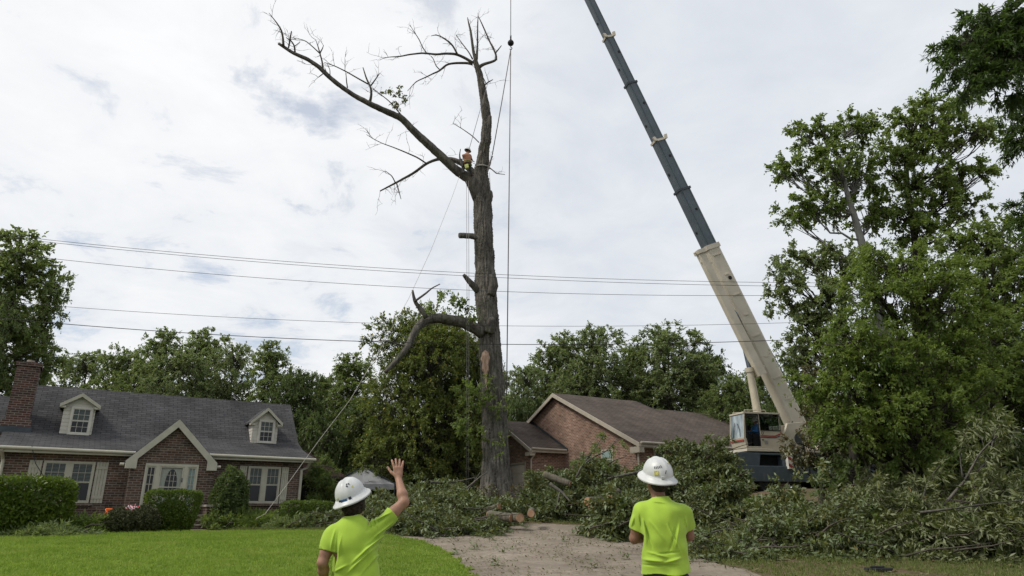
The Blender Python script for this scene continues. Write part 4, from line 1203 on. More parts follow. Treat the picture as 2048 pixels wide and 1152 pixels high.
T2 = px_blobs([(1850, 215, 80, 40, 26), (1820, 245, 90, 60, 26), (1880, 240, 90, 50, 26), (1800, 300, 80, 70, 26), (1860, 290, 110, 60, 26), (1940, 265, 110, 34, 26), (1985, 262, 60, 22, 26), (1840, 360, 110, 70, 26), (1920, 340, 110, 44, 26), (1960, 350, 60, 26, 26), (1880, 410, 130, 60, 26), (1945, 410, 70, 36, 26), (1800, 420, 90, 80, 26), (1850, 470, 120, 60, 26), (1770, 330, 60, 80, 26), (1925, 200, 70, 24, 26)])
b2 = gp(1850, 26.5)
tt = np.array([at(x, y, 26.3) for x, y in ((1845, 640), (1838, 560), (1833, 500), (1825, 440), (1815, 380), (1812, 330), (1822, 280), (1840, 230))])
build_tree('maple_tree', 'tallest tree at the right, its upper boughs reaching right under the corner foliage', 'tree', b2, None, T2, M['leaf_tall'], M['bark_bg'], 202, .22, 3.1, 7, .60, 13, .13, .62, 'trees at the right side', np.vstack([b2, tt]), bias=1.9)
T3 = px_blobs([(1570, 545, 80, 50, 24), (1550, 580, 50, 46, 24), (1620, 520, 120, 60, 24.5), (1690, 520, 110, 70, 24.5), (1580, 610, 80, 60, 24), (1640, 590, 120, 80, 24), (1610, 665, 90, 60, 24), (1590, 690, 70, 40, 23.5), (1680, 640, 120, 110, 24)])
b3 = gp(1700, 24.5)
build_tree('maple_tree', 'tree whose boughs hang left towards the crane boom over the power lines', 'tree', b3, at(1680, 520, 24.5), T3, M['leaf_blue'], M['bark_bg'], 203, .20, 3.0, 7, .6, 12, .13, .62, 'trees at the right side', bias=1.9)
T4 = px_blobs([(1800, 540, 170, 100, 19.5), (1760, 590, 150, 110, 19), (1850, 600, 180, 130, 19), (1720, 680, 170, 120, 18.5), (1690, 760, 150, 110, 18.5), (1800, 720, 200, 140, 18.5), (1900, 700, 180, 150, 19), (1760, 820, 170, 110, 18.3), (1700, 850, 120, 80, 18.3), (1850, 820, 180, 120, 18.6), (1820, 890, 150, 70, 18.6), (1680, 700, 90, 80, 19), (1740, 500, 80, 50, 20), (1930, 790, 160, 120, 18.8), (1640, 830, 90, 80, 18.8), (1940, 620, 130, 120, 19.3), (1620, 770, 70, 60, 19), (1900, 560, 110, 90, 19.5)])
b4 = gp(1830, 20)
build_tree('bushy_tree', 'big bright green bushy tree in front, right of the crane', 'tree', b4, at(1820, 560, 20), T4, M['leaf_bright'], M['bark_bg'], 204, .16, 3.6, 7, .6, 15, .105, .5, 'trees at the right side', droop=.2, bias=1.6)
T5 = px_blobs([(1960, 480, 130, 90, 23), (2020, 500, 120, 120, 23), (1980, 570, 160, 120, 22.5), (2040, 620, 150, 150, 22), (1960, 670, 160, 120, 22), (2030, 740, 160, 140, 21.5), (1980, 800, 160, 120, 21.5), (1910, 500, 80, 80, 23), (2080, 540, 120, 160, 22), (2080, 760, 120, 160, 21)])
b5 = gp(1990, 23)
build_tree('dense_tree', 'wide olive green tree at the right edge behind the bright bushy one', 'tree', b5, at(1985, 520, 23), T5, M['leaf_tall'], M['bark_bg'], 205, .22, 3.0, 6, .65, 13, .13, .56, 'trees at the right side', bias=1.8)
T6 = px_blobs([(1648, 740, 80, 70, 26.5), (1640, 800, 70, 70, 26), (1665, 790, 90, 90, 26), (1632, 860, 70, 60, 25.5), (1670, 870, 100, 80, 25.5), (1608, 890, 80, 60, 25), (1618, 835, 50, 60, 25.5), (1590, 905, 50, 26, 25), (1655, 690, 60, 60, 26.5), (1700, 880, 90, 80, 25)])
b6 = gp(1635, 26)
build_tree('rusty_tree', 'small brownish rusty leaved tree beside the foot of the crane boom', 'tree', b6, at(1660, 720, 26), T6, M['leaf_rust'], M['bark_bg'], 206, .09, 3.4, 6, .5, 10, .13, .5, 'trees at the right side', bias=1.7)
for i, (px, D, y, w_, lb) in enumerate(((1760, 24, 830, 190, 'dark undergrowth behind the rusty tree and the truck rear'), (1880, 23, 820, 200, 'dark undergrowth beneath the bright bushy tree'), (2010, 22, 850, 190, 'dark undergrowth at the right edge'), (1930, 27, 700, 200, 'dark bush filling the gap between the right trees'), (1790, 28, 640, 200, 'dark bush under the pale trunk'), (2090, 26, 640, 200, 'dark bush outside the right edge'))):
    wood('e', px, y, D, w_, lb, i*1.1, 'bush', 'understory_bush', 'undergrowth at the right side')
# bough hanging in from the top right corner, its trunk outside the picture on the right
T7 = px_blobs([(1920, 90, 70, 60, 11), (1960, 40, 90, 70, 11), (1900, 135, 50, 40, 11), (1950, 140, 90, 60, 11), (2010, 100, 90, 110, 11), (2020, 30, 80, 70, 11), (1935, 180, 60, 30, 11), (2035, 180, 50, 40, 11), (2000, 160, 60, 60, 11), (2080, 60, 120, 160, 11), (1885, 100, 30, 40, 11)])
p7 = at(2420, 900, 11.5); b7 = np.array([p7[0], p7[1], gz(p7[0], p7[1])])
_e = at(2075, -60, 11.0); _q0 = b7+np.array([0, 0, 4.5]); _q1 = b7+np.array([-.2, 0, 11.5])
_t = np.linspace(0, 1, 14)[:, None]
tp7 = np.vstack([b7, b7+(0, 0, 2), b7+(0, 0, 3.6), (1-_t)**2*_q0+2*_t*(1-_t)*_q1+_t**2*_e])
for _k in range(26):
    _a = _k*2.4; _z = 6.5+(_k % 9)*.8; _r = 1.2+.9*((_k*7) % 5)/4
    T7.append((b7+np.array([abs(math.cos(_a))*_r*(1 if _k % 3 else -.4), math.sin(_a)*_r*1.1, _z]), (.75, .75, .55)))
build_tree('willow_oak', 'dark overhanging bough with narrow leaves in the top right corner', 'tree', b7, None, T7, M['leaf_top'], M['bark_bg'], 207, .28, 12.0, 7, .34, 12, .12, .27, 'trees at the right side', tp7, droop=.35, spread=.7, bias=1.4, r1=.05, lr=.3, tr=.008, att=11)

# ================================================================== CRANE
ANG3 = R(15)
c0 = at(1494, 895, 31.0)
F3 = Frame(c0[0], c0[1], ANG3, 0)
CZ = c0[2]; GZ3 = CZ - 2.75
crane = empty('truck_crane', (c0[0], c0[1], 0), ANG3, 'beige and dark grey truck crane with its long telescopic boom raised', 'crane')
def loc3(p):
    p = np.array(p, float)-F3.o; return np.array([p @ F3.X, p @ F3.Y, p[2]])
M['beige'] = simple('beige_paint', (0.48, 0.43, 0.335), .42, .12, 1.5, spec=.4)
def beige_worn():
    t = NT('worn_beige_paint', .5, .35)
    c = t.ramp(t.noise(1.2, 5), [(0.3, (0.47, 0.43, 0.345)), (0.7, (0.60, 0.55, 0.45))])
    st = t.ramp(t.noise(3.0, 8, .75, t.map((1, 1, .25))), [(0.60, 0.0), (0.72, .55)])
    c = t.mix(st, c, (0.30, 0.20, 0.13))
    t.color(c); return t.m
M['worn'] = beige_worn()
def slate():
    t = NT('slate_paint', .45, .4)
    c = t.ramp(t.noise(1.6, 6, .7), [(0.3, (0.055, 0.075, 0.09)), (0.7, (0.085, 0.11, 0.13))])
    st = t.ramp(t.noise(6.0, 8, .75, t.map((1, 1, .2))), [(0.56, 0.0), (0.70, .5)])
    t.color(t.mix(st, c, (0.16, 0.165, 0.16))); return t.m
M['slate'] = slate()
M['slate_dark'] = simple('dark_slate_paint', (0.04, 0.05, 0.06), .5, .3, 2)
M['black'] = simple('black_rubber', (0.015, 0.015, 0.016), .7, .4, 8)
M['steel'] = simple('dark_steel', (0.11, 0.13, 0.15), .3, .2, 3, metallic=.7)
M['red'] = simple('red_stripe', (0.30, 0.06, 0.045), .5, .1, 3)
M['navy'] = simple('navy_stripe', (0.03, 0.04, 0.10), .5, .1, 3)
M['cabglass'] = None
def cab_glass():
    t = NT('cab_glass', .05, .5)
    g = t.n('ShaderNodeBsdfGlossy'); g.inputs[0].default_value = (.8, .85, .88, 1); g.inputs[1].default_value = .04
    tr = t.n('ShaderNodeBsdfTransparent'); tr.inputs[0].default_value = (.55, .62, .62, 1)
    mx = t.n('ShaderNodeMixShader'); fr = t.n('ShaderNodeFresnel'); fr.inputs[0].default_value = 1.5
    t.l(t.math('MULTIPLY', fr.outputs[0], 1.6, True), mx.inputs[0]); t.l(tr.outputs[0], mx.inputs[1]); t.l(g.outputs[0], mx.inputs[2]); t.l(mx.outputs[0], t.out.inputs[0])
    return t.m
M['cabglass'] = cab_glass()
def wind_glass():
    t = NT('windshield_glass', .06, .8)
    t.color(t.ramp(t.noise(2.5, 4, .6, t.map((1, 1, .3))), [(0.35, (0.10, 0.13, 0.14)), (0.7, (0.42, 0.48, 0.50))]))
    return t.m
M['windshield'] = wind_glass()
# carrier
ca = MB()
zc0 = CZ-1.45; zc1 = CZ-.78
ca.box((-1.3, -.1, zc0), (8.0, 2.5, zc1))
ca.box((-2.3, .0, zc0+.1), (-1.3, 2.4, zc1-.05))
carr = ca.build('carrier', M['slate'], crane, bevel=.02)
eb = MB()
q = [(-1.0, zc1), (-.55, CZ-.22), (2.1, CZ-.22), (2.1, zc1)]
eb.prism([(x, -.06, z) for x, z in q[:2]+[(.62, CZ-.22), (.5, zc1)]], (0, 0, 0), (0, 2.4, 0))
eb.box((.56, 1.0, zc1), (1.75, 2.3, CZ-.22)); eb.box((.56, -.05, CZ-.30), (1.78, 1.0, CZ-.22)); eb.box((1.72, -.05, zc1), (1.85, 1.0, CZ-.3))
eb.build('engine_cover', M['slate'], crane, bevel=.015)
MB().box((.6, .3, zc1+.003), (1.7, .98, CZ-.32)).build('dark_recess_block', M['black'], crane)  # black block fills the recess, its shade given by colour
ot = MB(); ot.box((1.87, -.22, zc1-.12), (2.12, .02, CZ-.1)); o_ = ot.build('outrigger', simple('white_paint', (.6, .58, .53), .5, .1, 3), crane)
s_ = MB()
for k in range(2):
    z = zc1+.0+k*.32; s_.prism([(1.87, -.223, z), (2.12, -.223, z-.16), (2.12, -.223, z-.02), (1.87, -.223, z+.14)], (0, 0, 0), (0, -.004, 0))
s_.build('stripe', M['red'], o_)
fd = MB(); fd.box((3.0, -.15, zc1+.0), (6.9, .5, zc1+.06)); fd.box((5.4, -.12, zc1+.06), (6.9, .45, zc1+.22)); fd.build('fender', M['slate_dark'], crane)
def wheel(x, y, z, r=.52):
    e = empty('wheel', (x, y, z)); e.parent = crane
    t = MB(); prof = [(r*.55, -.16), (r*.93, -.17), (r, -.12), (r, .12), (r*.93, .17), (r*.55, .16)]
    t.lathe(prof, n=28, ax=(0, 1, 0))
    for i in range(26):
        a = 2*math.pi*i/26; c = np.array([math.cos(a)*(r+.008), 0, math.sin(a)*(r+.008)])
        t.obox(c, (-math.sin(a)*.022, 0, math.cos(a)*.022), (0, .13, 0), (math.cos(a)*.014, 0, math.sin(a)*.014))
    t.build('tyre', M['black'], e, smooth=False)
    m = MB(); m.lathe([(.02, -.05), (r*.3, -.05), (r*.36, -.02), (r*.5, -.08), (r*.58, -.15), (r*.58, .15)], n=24, ax=(0, 1, 0))
    for i in range(8):
        a = 2*math.pi*i/8; m.cyl((math.cos(a)*r*.25, -.02, math.sin(a)*r*.25), (math.cos(a)*r*.25, -.08, math.sin(a)*r*.25), .022, n=6)
    m.build('rim', M['slate_dark'], e)
WZ = zc0-.05
for x in (-.9, .9, 4.9, 6.3):
    wheel(x, .12, WZ); wheel(x, 2.3, WZ)
# slewing deck and counterweight
sd_ = MB(); sd_.cyl((2.4, 1.2, zc1), (2.4, 1.2, CZ-.12), .75, n=28)
sd_.build('turntable', M['black'], crane)
su = MB(); su.box((-.05, -.05, CZ-.16), (4.6, 2.3, CZ-.02)); su.prism([(2.1, .5, CZ-.02), (2.6, .5, CZ+1.2), (3.5, .5, CZ+1.3), (4.5, .5, CZ+.4), (4.5, .5, CZ-.02)], (0, 0, 0), (0, .14, 0))
su.prism([(2.1, 1.9, CZ-.02), (2.6, 1.9, CZ+1.2), (3.5, 1.9, CZ+1.3), (4.5, 1.9, CZ+.4), (4.5, 1.9, CZ-.02)], (0, 0, 0), (0, .14, 0))
su.box((3.7, -.1, CZ-.02), (4.8, 2.4, CZ+.9))
su.build('upper_deck', M['worn'], crane, bevel=.015)
MB().cyl((3.2, .45, CZ+.5), (3.2, 1.9, CZ+.5), .32, n=20).build('winch_drum', M['steel'], crane)
# cab: near front corner is (0,0)
CH = at(1494, 823, 31.0)[2]-CZ
cb = MB()
x_a, x_b, xe = .10, .74, 1.86
cw = 1.12
cb.box((0, 0, CZ), (xe, cw, CZ+.06))                       # floor
cb.box((x_b, 0, CZ+.06), (xe, .04, CZ+CH*.46))              # side under window
cb.box((0, cw-.04, CZ+.06), (xe, cw, CZ+CH*.46))
cb.box((xe-.04, .04, CZ+.06), (xe, cw-.04, CZ+CH*.5))
for (x0, x1) in ((x_b, x_b+.05), (xe-.06, xe)):
    cb.box((x0, 0, CZ+CH*.46), (x1, .04, CZ+CH-.08)); cb.box((x0, cw-.04, CZ+CH*.46), (x1, cw, CZ+CH-.08))
cb.box((x_b+.05, 0, CZ+CH*.46), (xe-.06, .04, CZ+CH*.5)); cb.box((x_b+.05, cw-.04, CZ+CH*.46), (xe-.06, cw, CZ+CH*.5))
cb.box((xe-.04, .04, CZ+CH-.16), (xe, cw-.04, CZ+CH-.08))
cb.box((-.02, -.01, CZ+CH-.08), (xe+.03, cw+.01, CZ+CH))    # roof
# front pillars lean out towards the chin
for y0 in (0, cw-.05):
    cb.prism([(.0, y0, CZ+CH-.08), (.07, y0, CZ+CH-.08), (.0, y0, CZ+.42), (-.11, y0, CZ+.42)], (0, 0, 0), (0, .05, 0))
    cb.prism([(-.11, y0, CZ+.42), (.02, y0, CZ+.42), (.10, y0, CZ+.06), (.10, y0, CZ), (.0, y0, CZ)], (0, 0, 0), (0, .05, 0))
cb.prism([(-.11, .05, CZ+.44), (-.08, .05, CZ+.44), (.03, .05, CZ+.0), (.0, .05, CZ+.0)], (0, 0, 0), (0, cw-.1, 0))
cabo = cb.build('cab', M['beige'], crane, bevel=.008)
MB().prism([(-.105, .05, CZ+.44), (-.085, .05, CZ+.44), (.04, .05, CZ+CH-.09), (.02, .05, CZ+CH-.09)], (0, 0, 0), (0, cw-.1, 0)).build('windshield', M['windshield'], cabo)
wp_ = MB(); 
wp_.tube([(-.12, .25, CZ+.5), (-.09, .3, CZ+.8), (-.055, .5, CZ+1.1)], .012, 6); wp_.tube([(-.12, .8, CZ+.5), (-.09, .75, CZ+.8), (-.06, .7, CZ+1.15)], .012, 6)
wp_.build('wiper', M['black'], cabo)
gl = MB(); gl.box((x_b+.05, .015, CZ+CH*.5), (xe-.06, .025, CZ+CH-.08)); gl.box((.1, cw-.025, CZ+CH*.46), (xe-.06, cw-.015, CZ+CH-.08)); gl.build('side_window', M['cabglass'], cabo)
wf = MB(); xs0, xs1, zs0, zs1 = x_b+.03, xe-.03, CZ+CH*.48, CZ+CH-.07
for a, b in (((xs0, zs0), (xs1, zs0+.03)), ((xs0, zs1-.03), (xs1, zs1)), ((xs0, zs0+.03), (xs0+.03, zs1-.03)), ((xs1-.03, zs0+.03), (xs1, zs1-.03)), ((1.38, zs0+.03), (1.41, zs1-.03))):
    wf.box((a[0], -.012, a[1]), (b[0], -.002, b[1]))
for a, b in (((.06, CZ+.06), (.10, CZ+CH-.09)), ((x_b-.03, CZ+.06), (x_b-.002, CZ+CH-.09)), ((.1, CZ+CH-.13), (x_b-.03, CZ+CH-.085))): wf.box((a[0], .0, a[1]), (b[0], .03, b[1]))
wf.build('window_seal', M['black'], cabo)
rr_ = MB(); rr_.tube([(.1, .1, CZ+CH), (.14, .1, CZ+CH+.09), (1.2, .1, CZ+CH+.11), (1.25, .1, CZ+CH)], .018, 6); rr_.tube([(.1, cw-.1, CZ+CH), (.14, cw-.1, CZ+CH+.09), (1.2, cw-.1, CZ+CH+.11), (1.25, cw-.1, CZ+CH)], .018, 6)
rr_.build('roof_rail', M['beige'], cabo)
st_ = MB(); zst = CZ+.50
st_.prism([(x_b+.01, -.003, zst), (xe-.35, -.003, zst), (xe-.1, -.003, zst+.09), (xe-.003, -.003, zst+.2), (xe-.003, -.003, zst+.28), (xe-.12, -.003, zst+.15), (xe-.36, -.003, zst+.06), (x_b+.01, -.003, zst+.06)], (0, 0, 0), (0, -.004, 0))
st_.prism([(-.116, .03, CZ+.30), (-.07, .03, CZ+.30), (-.075, .03, CZ+.36), (-.12, .03, CZ+.36)], (0, 0, 0), (0, cw-.06, 0))
st_.build('stripe', M['red'], cabo)
s2 = MB(); s2.prism([(x_b+.01, -.003, zst-.055), (xe-.35, -.003, zst-.055), (xe-.1, -.003, zst+.03), (xe-.1, -.003, zst+.065), (xe-.36, -.003, zst-.02), (x_b+.01, -.003, zst-.02)], (0, 0, 0), (0, -.004, 0)); s2.build('stripe', M['navy'], cabo)
def text_mesh(txt, size, name, mat, parent, loc, rot):
    cu = bpy.data.curves.new('t', 'FONT'); cu.body = txt; cu.size = size; cu.extrude = .002; cu.align_x = 'CENTER'; cu.resolution_u = 2
    to = bpy.data.objects.new('t', cu); col.objects.link(to)
    bpy.context.view_layer.update()
    me = bpy.data.meshes.new_from_object(to.evaluated_get(bpy.context.evaluated_depsgraph_get()))
    bpy.data.objects.remove(to); me.materials.clear()
    o = link_mesh(name, me, mat, parent); o.location = loc; o.rotation_euler = rot; return o
text_mesh('D', .2, 'emblem', M['black'], cabo, (x_b+.13, -.005, zst+.09), (R(90), 0, 0))
MB().box((x_b+.2, -.006, CZ+.16), (x_b+.36, -.002, CZ+.34)).build('decal', simple('grey_decal', (.28, .27, .26), .5, .5, 40), cabo)
MB().box((x_b+.06, -.03, CZ+.34), (x_b+.16, -.003, CZ+.37)).build('handle', M['black'], cabo)
ins = MB(); ins.box((.85, .3, CZ+.06), (1.35, .85, CZ+.5)); ins.box((1.3, .3, CZ+.5), (1.45, .85, CZ+1.15)); ins.box((.14, .2, CZ+.06), (.32, .5, CZ+.7)); ins.box((.5, .16, CZ+.06), (.8, .26, CZ+.62)); ins.box((1.5, .05, CZ+.06), (xe-.05, cw-.05, CZ+.75))
ins.tube([(.3, .4, CZ+.7), (.42, .4, CZ+.85)], .015, 6); ins.tube([(.42, .22, CZ+.85), (.47, .4, CZ+.83), (.42, .6, CZ+.85)], .013, 6)
ins.build('seat', M['black'], cabo)
# boom
B0 = at(1588, 842, 33.6); T0 = at(1019, -330, 30.6)
bd = (T0-B0)/np.linalg.norm(T0-B0); BL = np.linalg.norm(T0-B0)
Bo = B0 - bd*1.1
def along(py):
    lo, hi = 0, BL
    for _ in range(50):
        m = (lo+hi)/2; p = B0+bd*m-np.array([0, 0, CAMZ])
        v = (p[2]*CP-p[1]*SP)/(p[1]*CP+p[2]*SP)
        if 576-FPX*v > py: lo = m
        else: hi = m
    return lo
lat = F3.Y - bd*(F3.Y @ bd); lat /= np.linalg.norm(lat); upv = np.cross(lat, bd); upv /= np.linalg.norm(upv)
if upv[0] < 0: upv = -upv
def section(m, a, b, h, w_, h2=None, w2=None, seam=True):
    h2 = h2 or h; w2 = w2 or w_
    A, Bq = Bo+bd*a, Bo+bd*b
    prof = [(-.5, -.38), (-.42, -.5), (.42, -.5), (.5, -.42), (.5, .42), (.42, .5), (-.42, .5), (-.5, .38)]
    vs = []
    for p, hh, ww in ((A, h, w_), (Bq, h2, w2)):
        vs += [loc3(p + lat*(x*ww) + upv*(z*hh)) for x, z in prof]
    n = 8
    m.add(vs, [tuple(range(n))[::-1], tuple(range(n, 2*n))]+[(i, (i+1) % n, n+(i+1) % n, n+i) for i in range(n)])
s_b = along(492)+1.1; s1 = along(379)+1.1; s2_ = along(281)+1.1; s3 = along(167)+1.1; s4 = along(75)+1.1; s5 = BL+1.1
bm_ = MB(); section(bm_, 0, s_b, .86, .62, .76, .58)
base_sec = bm_.build('boom_base', M['worn'], crane)
for k, a in enumerate(np.linspace(2.2, s_b-.6, 8)):
    rb = MB()
    A = Bo+bd*a; hh = .84-.08*a/s_b
    p = A-lat*(.32-.01*a/s_b); rb.obox(loc3(p), loc3(F3.o+upv*hh*.3*(1 if k % 2 else .5)), loc3(F3.o+lat*.02), loc3(F3.o+bd*.035)); rb.build('weld_plate', M['worn'], base_sec)
def hole(name, a, off, face='side', r=.07, parent=None, hh=.7, ww=.55, sq=False):
    p = Bo+bd*a
    if face == 'side': c = p - lat*(ww/2+.004) + upv*off; nrm = -lat
    else: c = p - upv*(hh/2+.004) + lat*off; nrm = -upv
    m = MB()
    m.cyl(loc3(c+nrm*.0), loc3(c+nrm*.012), r, n=4 if sq else 14); return m.build(name, M['black'], parent)
hole('sheave_pin', along(560)+1.1, .08, r=.10, parent=base_sec, ww=.62)
hd = MB(); hp = Bo+bd*(s_b)
hd.obox(loc3(hp-bd*.12), loc3(F3.o+lat*.33), loc3(F3.o+upv*.42), loc3(F3.o+bd*.12)); hd.build('boom_collar', M['worn'], base_sec)
prev = s_b-.5; par = base_sec
hs = [.70, .64, .57, .51, .44]; wss = [.52, .48, .44, .40, .35]
ends = [s1, s2_, s3, s4, s5]
tele = []
for k in range(5):
    m = MB(); section(m, prev, ends[k], hs[k], wss[k])
    # lengthwise seam strip on the near side
    A, Bq = Bo+bd*prev, Bo+bd*ends[k]; c = -lat*(wss[k]/2+.006)-upv*hs[k]*.30
    m.beam(loc3(A+c), loc3(Bq+c), .012, .03, up=loc3(F3.o+lat))
    m.beam(loc3(A-lat*(wss[k]/2+.006)+upv*hs[k]*.36), loc3(Bq-lat*(wss[k]/2+.006)+upv*hs[k]*.36), .012, .03, up=loc3(F3.o+lat))
    o = m.build('boom_section', M['slate'], crane); tele.append(o)
    cm = MB(); p = Bo+bd*ends[k]
    if k < 4:
        cm.obox(loc3(p-bd*.07), loc3(F3.o+lat*(wss[k]/2+.035)), loc3(F3.o+upv*(hs[k]/2+.035)), loc3(F3.o+bd*.06))
        if k in (1, 3):
            for sg in (-1, 1): cm.obox(loc3(p-lat*(wss[k]/2+.05)+upv*sg*(hs[k]/2+.03)), loc3(F3.o+lat*.05), loc3(F3.o+upv*.08), loc3(F3.o+bd*.12+upv*.03*sg))
        cm.build('boom_collar', M['worn'] if k in (1, 3) else M['slate_dark'], o)
    hole('sheave_pin', (prev+ends[k])/2+.6, .10, r=.075, parent=o, ww=wss[k]); 
    hole('slot', prev+1.35, .0, 'under', r=.085, parent=o, hh=hs[k], sq=True)
    prev = ends[k]-.4
hdm = MB(); hdm.obox(loc3(T0+bd*.1), loc3(F3.o+lat*.2), loc3(F3.o+upv*.35), loc3(F3.o+bd*.3)); hdm.cyl(loc3(T0-upv*.28+bd*.1-lat*.16), loc3(T0-upv*.28+bd*.1+lat*.16), .2, n=20); hdm.build('boom_head', M['slate_dark'], tele[-1])
# stowed jib on the near underside of the base section
j0 = at(1400, 506, 31.9); j1 = at(1523, 750, 32.5)
jb = MB(); jb.beam(loc3(j0), loc3(j1), .30, .34, up=(0, 0, 1), w2=.34, h2=.42)
jd = (j1-j0)/np.linalg.norm(j1-j0)
jb.obox(loc3(j0-jd*.05), loc3(F3.o+lat*.24), loc3(F3.o+upv*.2), loc3(F3.o+jd*.10)); jb.tube([loc3(j0-jd*.1-upv*.3), loc3(j0+jd*.1-upv*.1), loc3(j0+jd*.5-upv*.18)], .04, 6)
jib = jb.build('stowed_jib', M['worn'], crane)
js = MB()
for f in (.1, .4, .75, .95):
    p = j0+(j1-j0)*f; js.beam(loc3(p), loc3(p+upv*.45+lat*.1), .06, .10)
js.build('jib_bracket', M['worn'], jib)
# luffing ram
rp = Bo+bd*(along(612)+1.1)-upv*.55
rp = at(1470, 612, rp[1]); rm = at(1499, 738, 32.6); rf_ = at(1524, 868, 32.75)
ram = MB().cyl(loc3(rm), loc3(rf_-(0, 0, .5)), .17, .2, n=20).build('ram_barrel', M['beige'], crane, smooth=False)
MB().cyl(loc3(rm+(rf_-rm)*-.02), loc3(rm+(rf_-rm)*.05), .21, n=20).build('gland', M['beige'], ram)
MB().cyl(loc3(rp), loc3(rm), .11, n=16).build('ram_rod', M['steel'], ram)
rk_ = MB(); bp_ = Bo+bd*(along(612)+1.1)
rk_.prism([loc3(rp-lat*.2-upv*.12-bd*.15), loc3(rp-lat*.2-upv*.12+bd*.5), loc3(bp_-lat*.2-upv*.3+bd*.6), loc3(bp_-lat*.2-upv*.3-bd*.5)], (0, 0, 0), tuple(loc3(F3.o+lat*.4))); rk_.build('ram_bracket', M['worn'], base_sec)
cab_l = MB(); cab_l.tube([loc3(Bo+bd*(s_b-.5)+upv*.5), loc3(Bo+bd*(s_b*.55)+upv*.52), loc3(Bo+bd*2.0+upv*.75), np.array([3.2, 1.2, CZ+.8])], .02, 6); cab_l.build('winch_cable', M['black'], crane)

# ---- hoist line, ball, slings
M['rope'] = simple('pale_rope', (.42, .40, .36), .9, .3, 30)
M['rope_dark'] = simple('grey_rope', (.17, .16, .155), .9, .3, 30)
def rope(name, pts, r, label, cat, group=None, mat='rope_dark', n=6):
    P = np.array([np.array(p, float) for p in pts]); org = P[0]
    o = MB().tube(P-org, r, n).build(name, M[mat], None, smooth=True, loc=org); tag(o, label, cat, group); return o
HD = 30.7
ball = at(1021.5, 86, HD); top = T0-upv*.28; top = np.array([ball[0], ball[1], top[2]])
rope('hoist_cable', [top, ball+(0, 0, .3)], .018, 'thin steel hoist cable running up out of the picture from the black ball', 'cable', mat='black')
hb = empty('headache_ball', ball, 0, 'round black crane ball with its hook hanging beside the treetop', 'crane hook')
m = MB(); m.ico((0, 0, 0), .17, 3); m.cyl((0, 0, .14), (0, 0, .34), .06, .035, 12); m.build('ball', M['black'], hb, smooth=True)
m = MB(); m.tube([(0, 0, -.15), (0, 0, -.26), (.07, 0, -.33), (.03, 0, -.42), (-.06, 0, -.38)], .028, 8); m.cyl((0, 0, .34), (0, 0, .48), .045, n=10); m.build('hook', M['steel'], hb, smooth=True)
hk = ball-np.array([0, 0, .4])
def gpt(px, D): 
    p = at(px, 1000, D); return np.array([p[0], p[1], gz(p[0], p[1])])
pb = at(1013, 800, HD); rope('tag_line', [hk, at(1018, 400, HD), pb], .026, 'long twisted line hanging straight down from the crane hook', 'rope')
sl = [hk, at(985, 300, HD-.1), at(984.5, 312, HD-.2), at(976, 343, HD-.1)]
rope('lifting_sling', [hk, at(1003, 207, HD), at(984.5, 310, HD-.2)], .026, 'sling running from the crane hook down to the trunk by the climber', 'sling')
sk = empty('sling_choker', at(984.5, 312, HD-.2), 0, 'doubled sling end and strap choked round the trunk above the fork', 'sling')
o0 = at(984.5, 312, HD-.2)
MB().tube([(0, 0, 0), at(981, 322, HD-.2)-o0, at(975, 343, HD-.1)-o0], .045, 6).build('webbing', M['rope_dark'], sk)
ring = []
cc = at(964, 337, TD)
for a in np.linspace(0, 2*math.pi, 22): ring.append(cc+np.array([math.cos(a)*.37, math.sin(a)*.37, .04*math.sin(a*2)+.06*math.cos(a)])-o0)
MB().tube(ring, .035, 6).build('strap', M['rope'], sk)

# ---- ropes of the climber and power lines
rope('climbing_line', [at(975, 168, 30.5), at(957, 232, 30.3), at(939, 296, 30.25)], .014, 'thin line from high on the trunk down to the climber', 'rope')
guy = [at(919, 352, 30.0), at(905, 392, 29.6), at(862, 500, 28.6), at(817, 598, 27.7), at(765, 690, 26.8), at(700, 800, 25.8), at(640, 878, 25.0), at(575, 968, 24.2), at(530, 1028, 23.8), at(512, 1037, 23.5)]
rope('guide_rope', guy, .009, 'pale rope slanting from the climber down to the shrubs by the cottage window', 'rope', mat='rope')
for px, lb in ((934, 'white rope hanging down the left side of the big trunk, left one of the pair'), (938, 'white rope hanging down the left side of the big trunk, right one of the pair')):
    rope('hanging_rope', [at(px-1, 362, 29.9), at(px, 600, 29.95), at(px-.5, 800, 30), at(px-1, 985, 30)], .010, lb, 'rope', 'ropes hanging by the trunk', 'rope_dark')
rope('short_line', [at(979, 345, 30.5), at(981, 382, 30.5)], .010, 'short thin line hanging at the right of the fork', 'rope')
def catenary(pts, n=40):
    """smooth curve through photo points (px,py,D)"""
    X = [p[0] for p in pts]; Yp = [p[1] for p in pts]; Dp = [p[2] for p in pts]
    cf = np.polyfit(X, Yp, min(2, len(pts)-1)); xs = np.linspace(X[0], X[-1], n)
    return [at(x, np.polyval(cf, x), np.interp(x, X, Dp)) for x in xs]
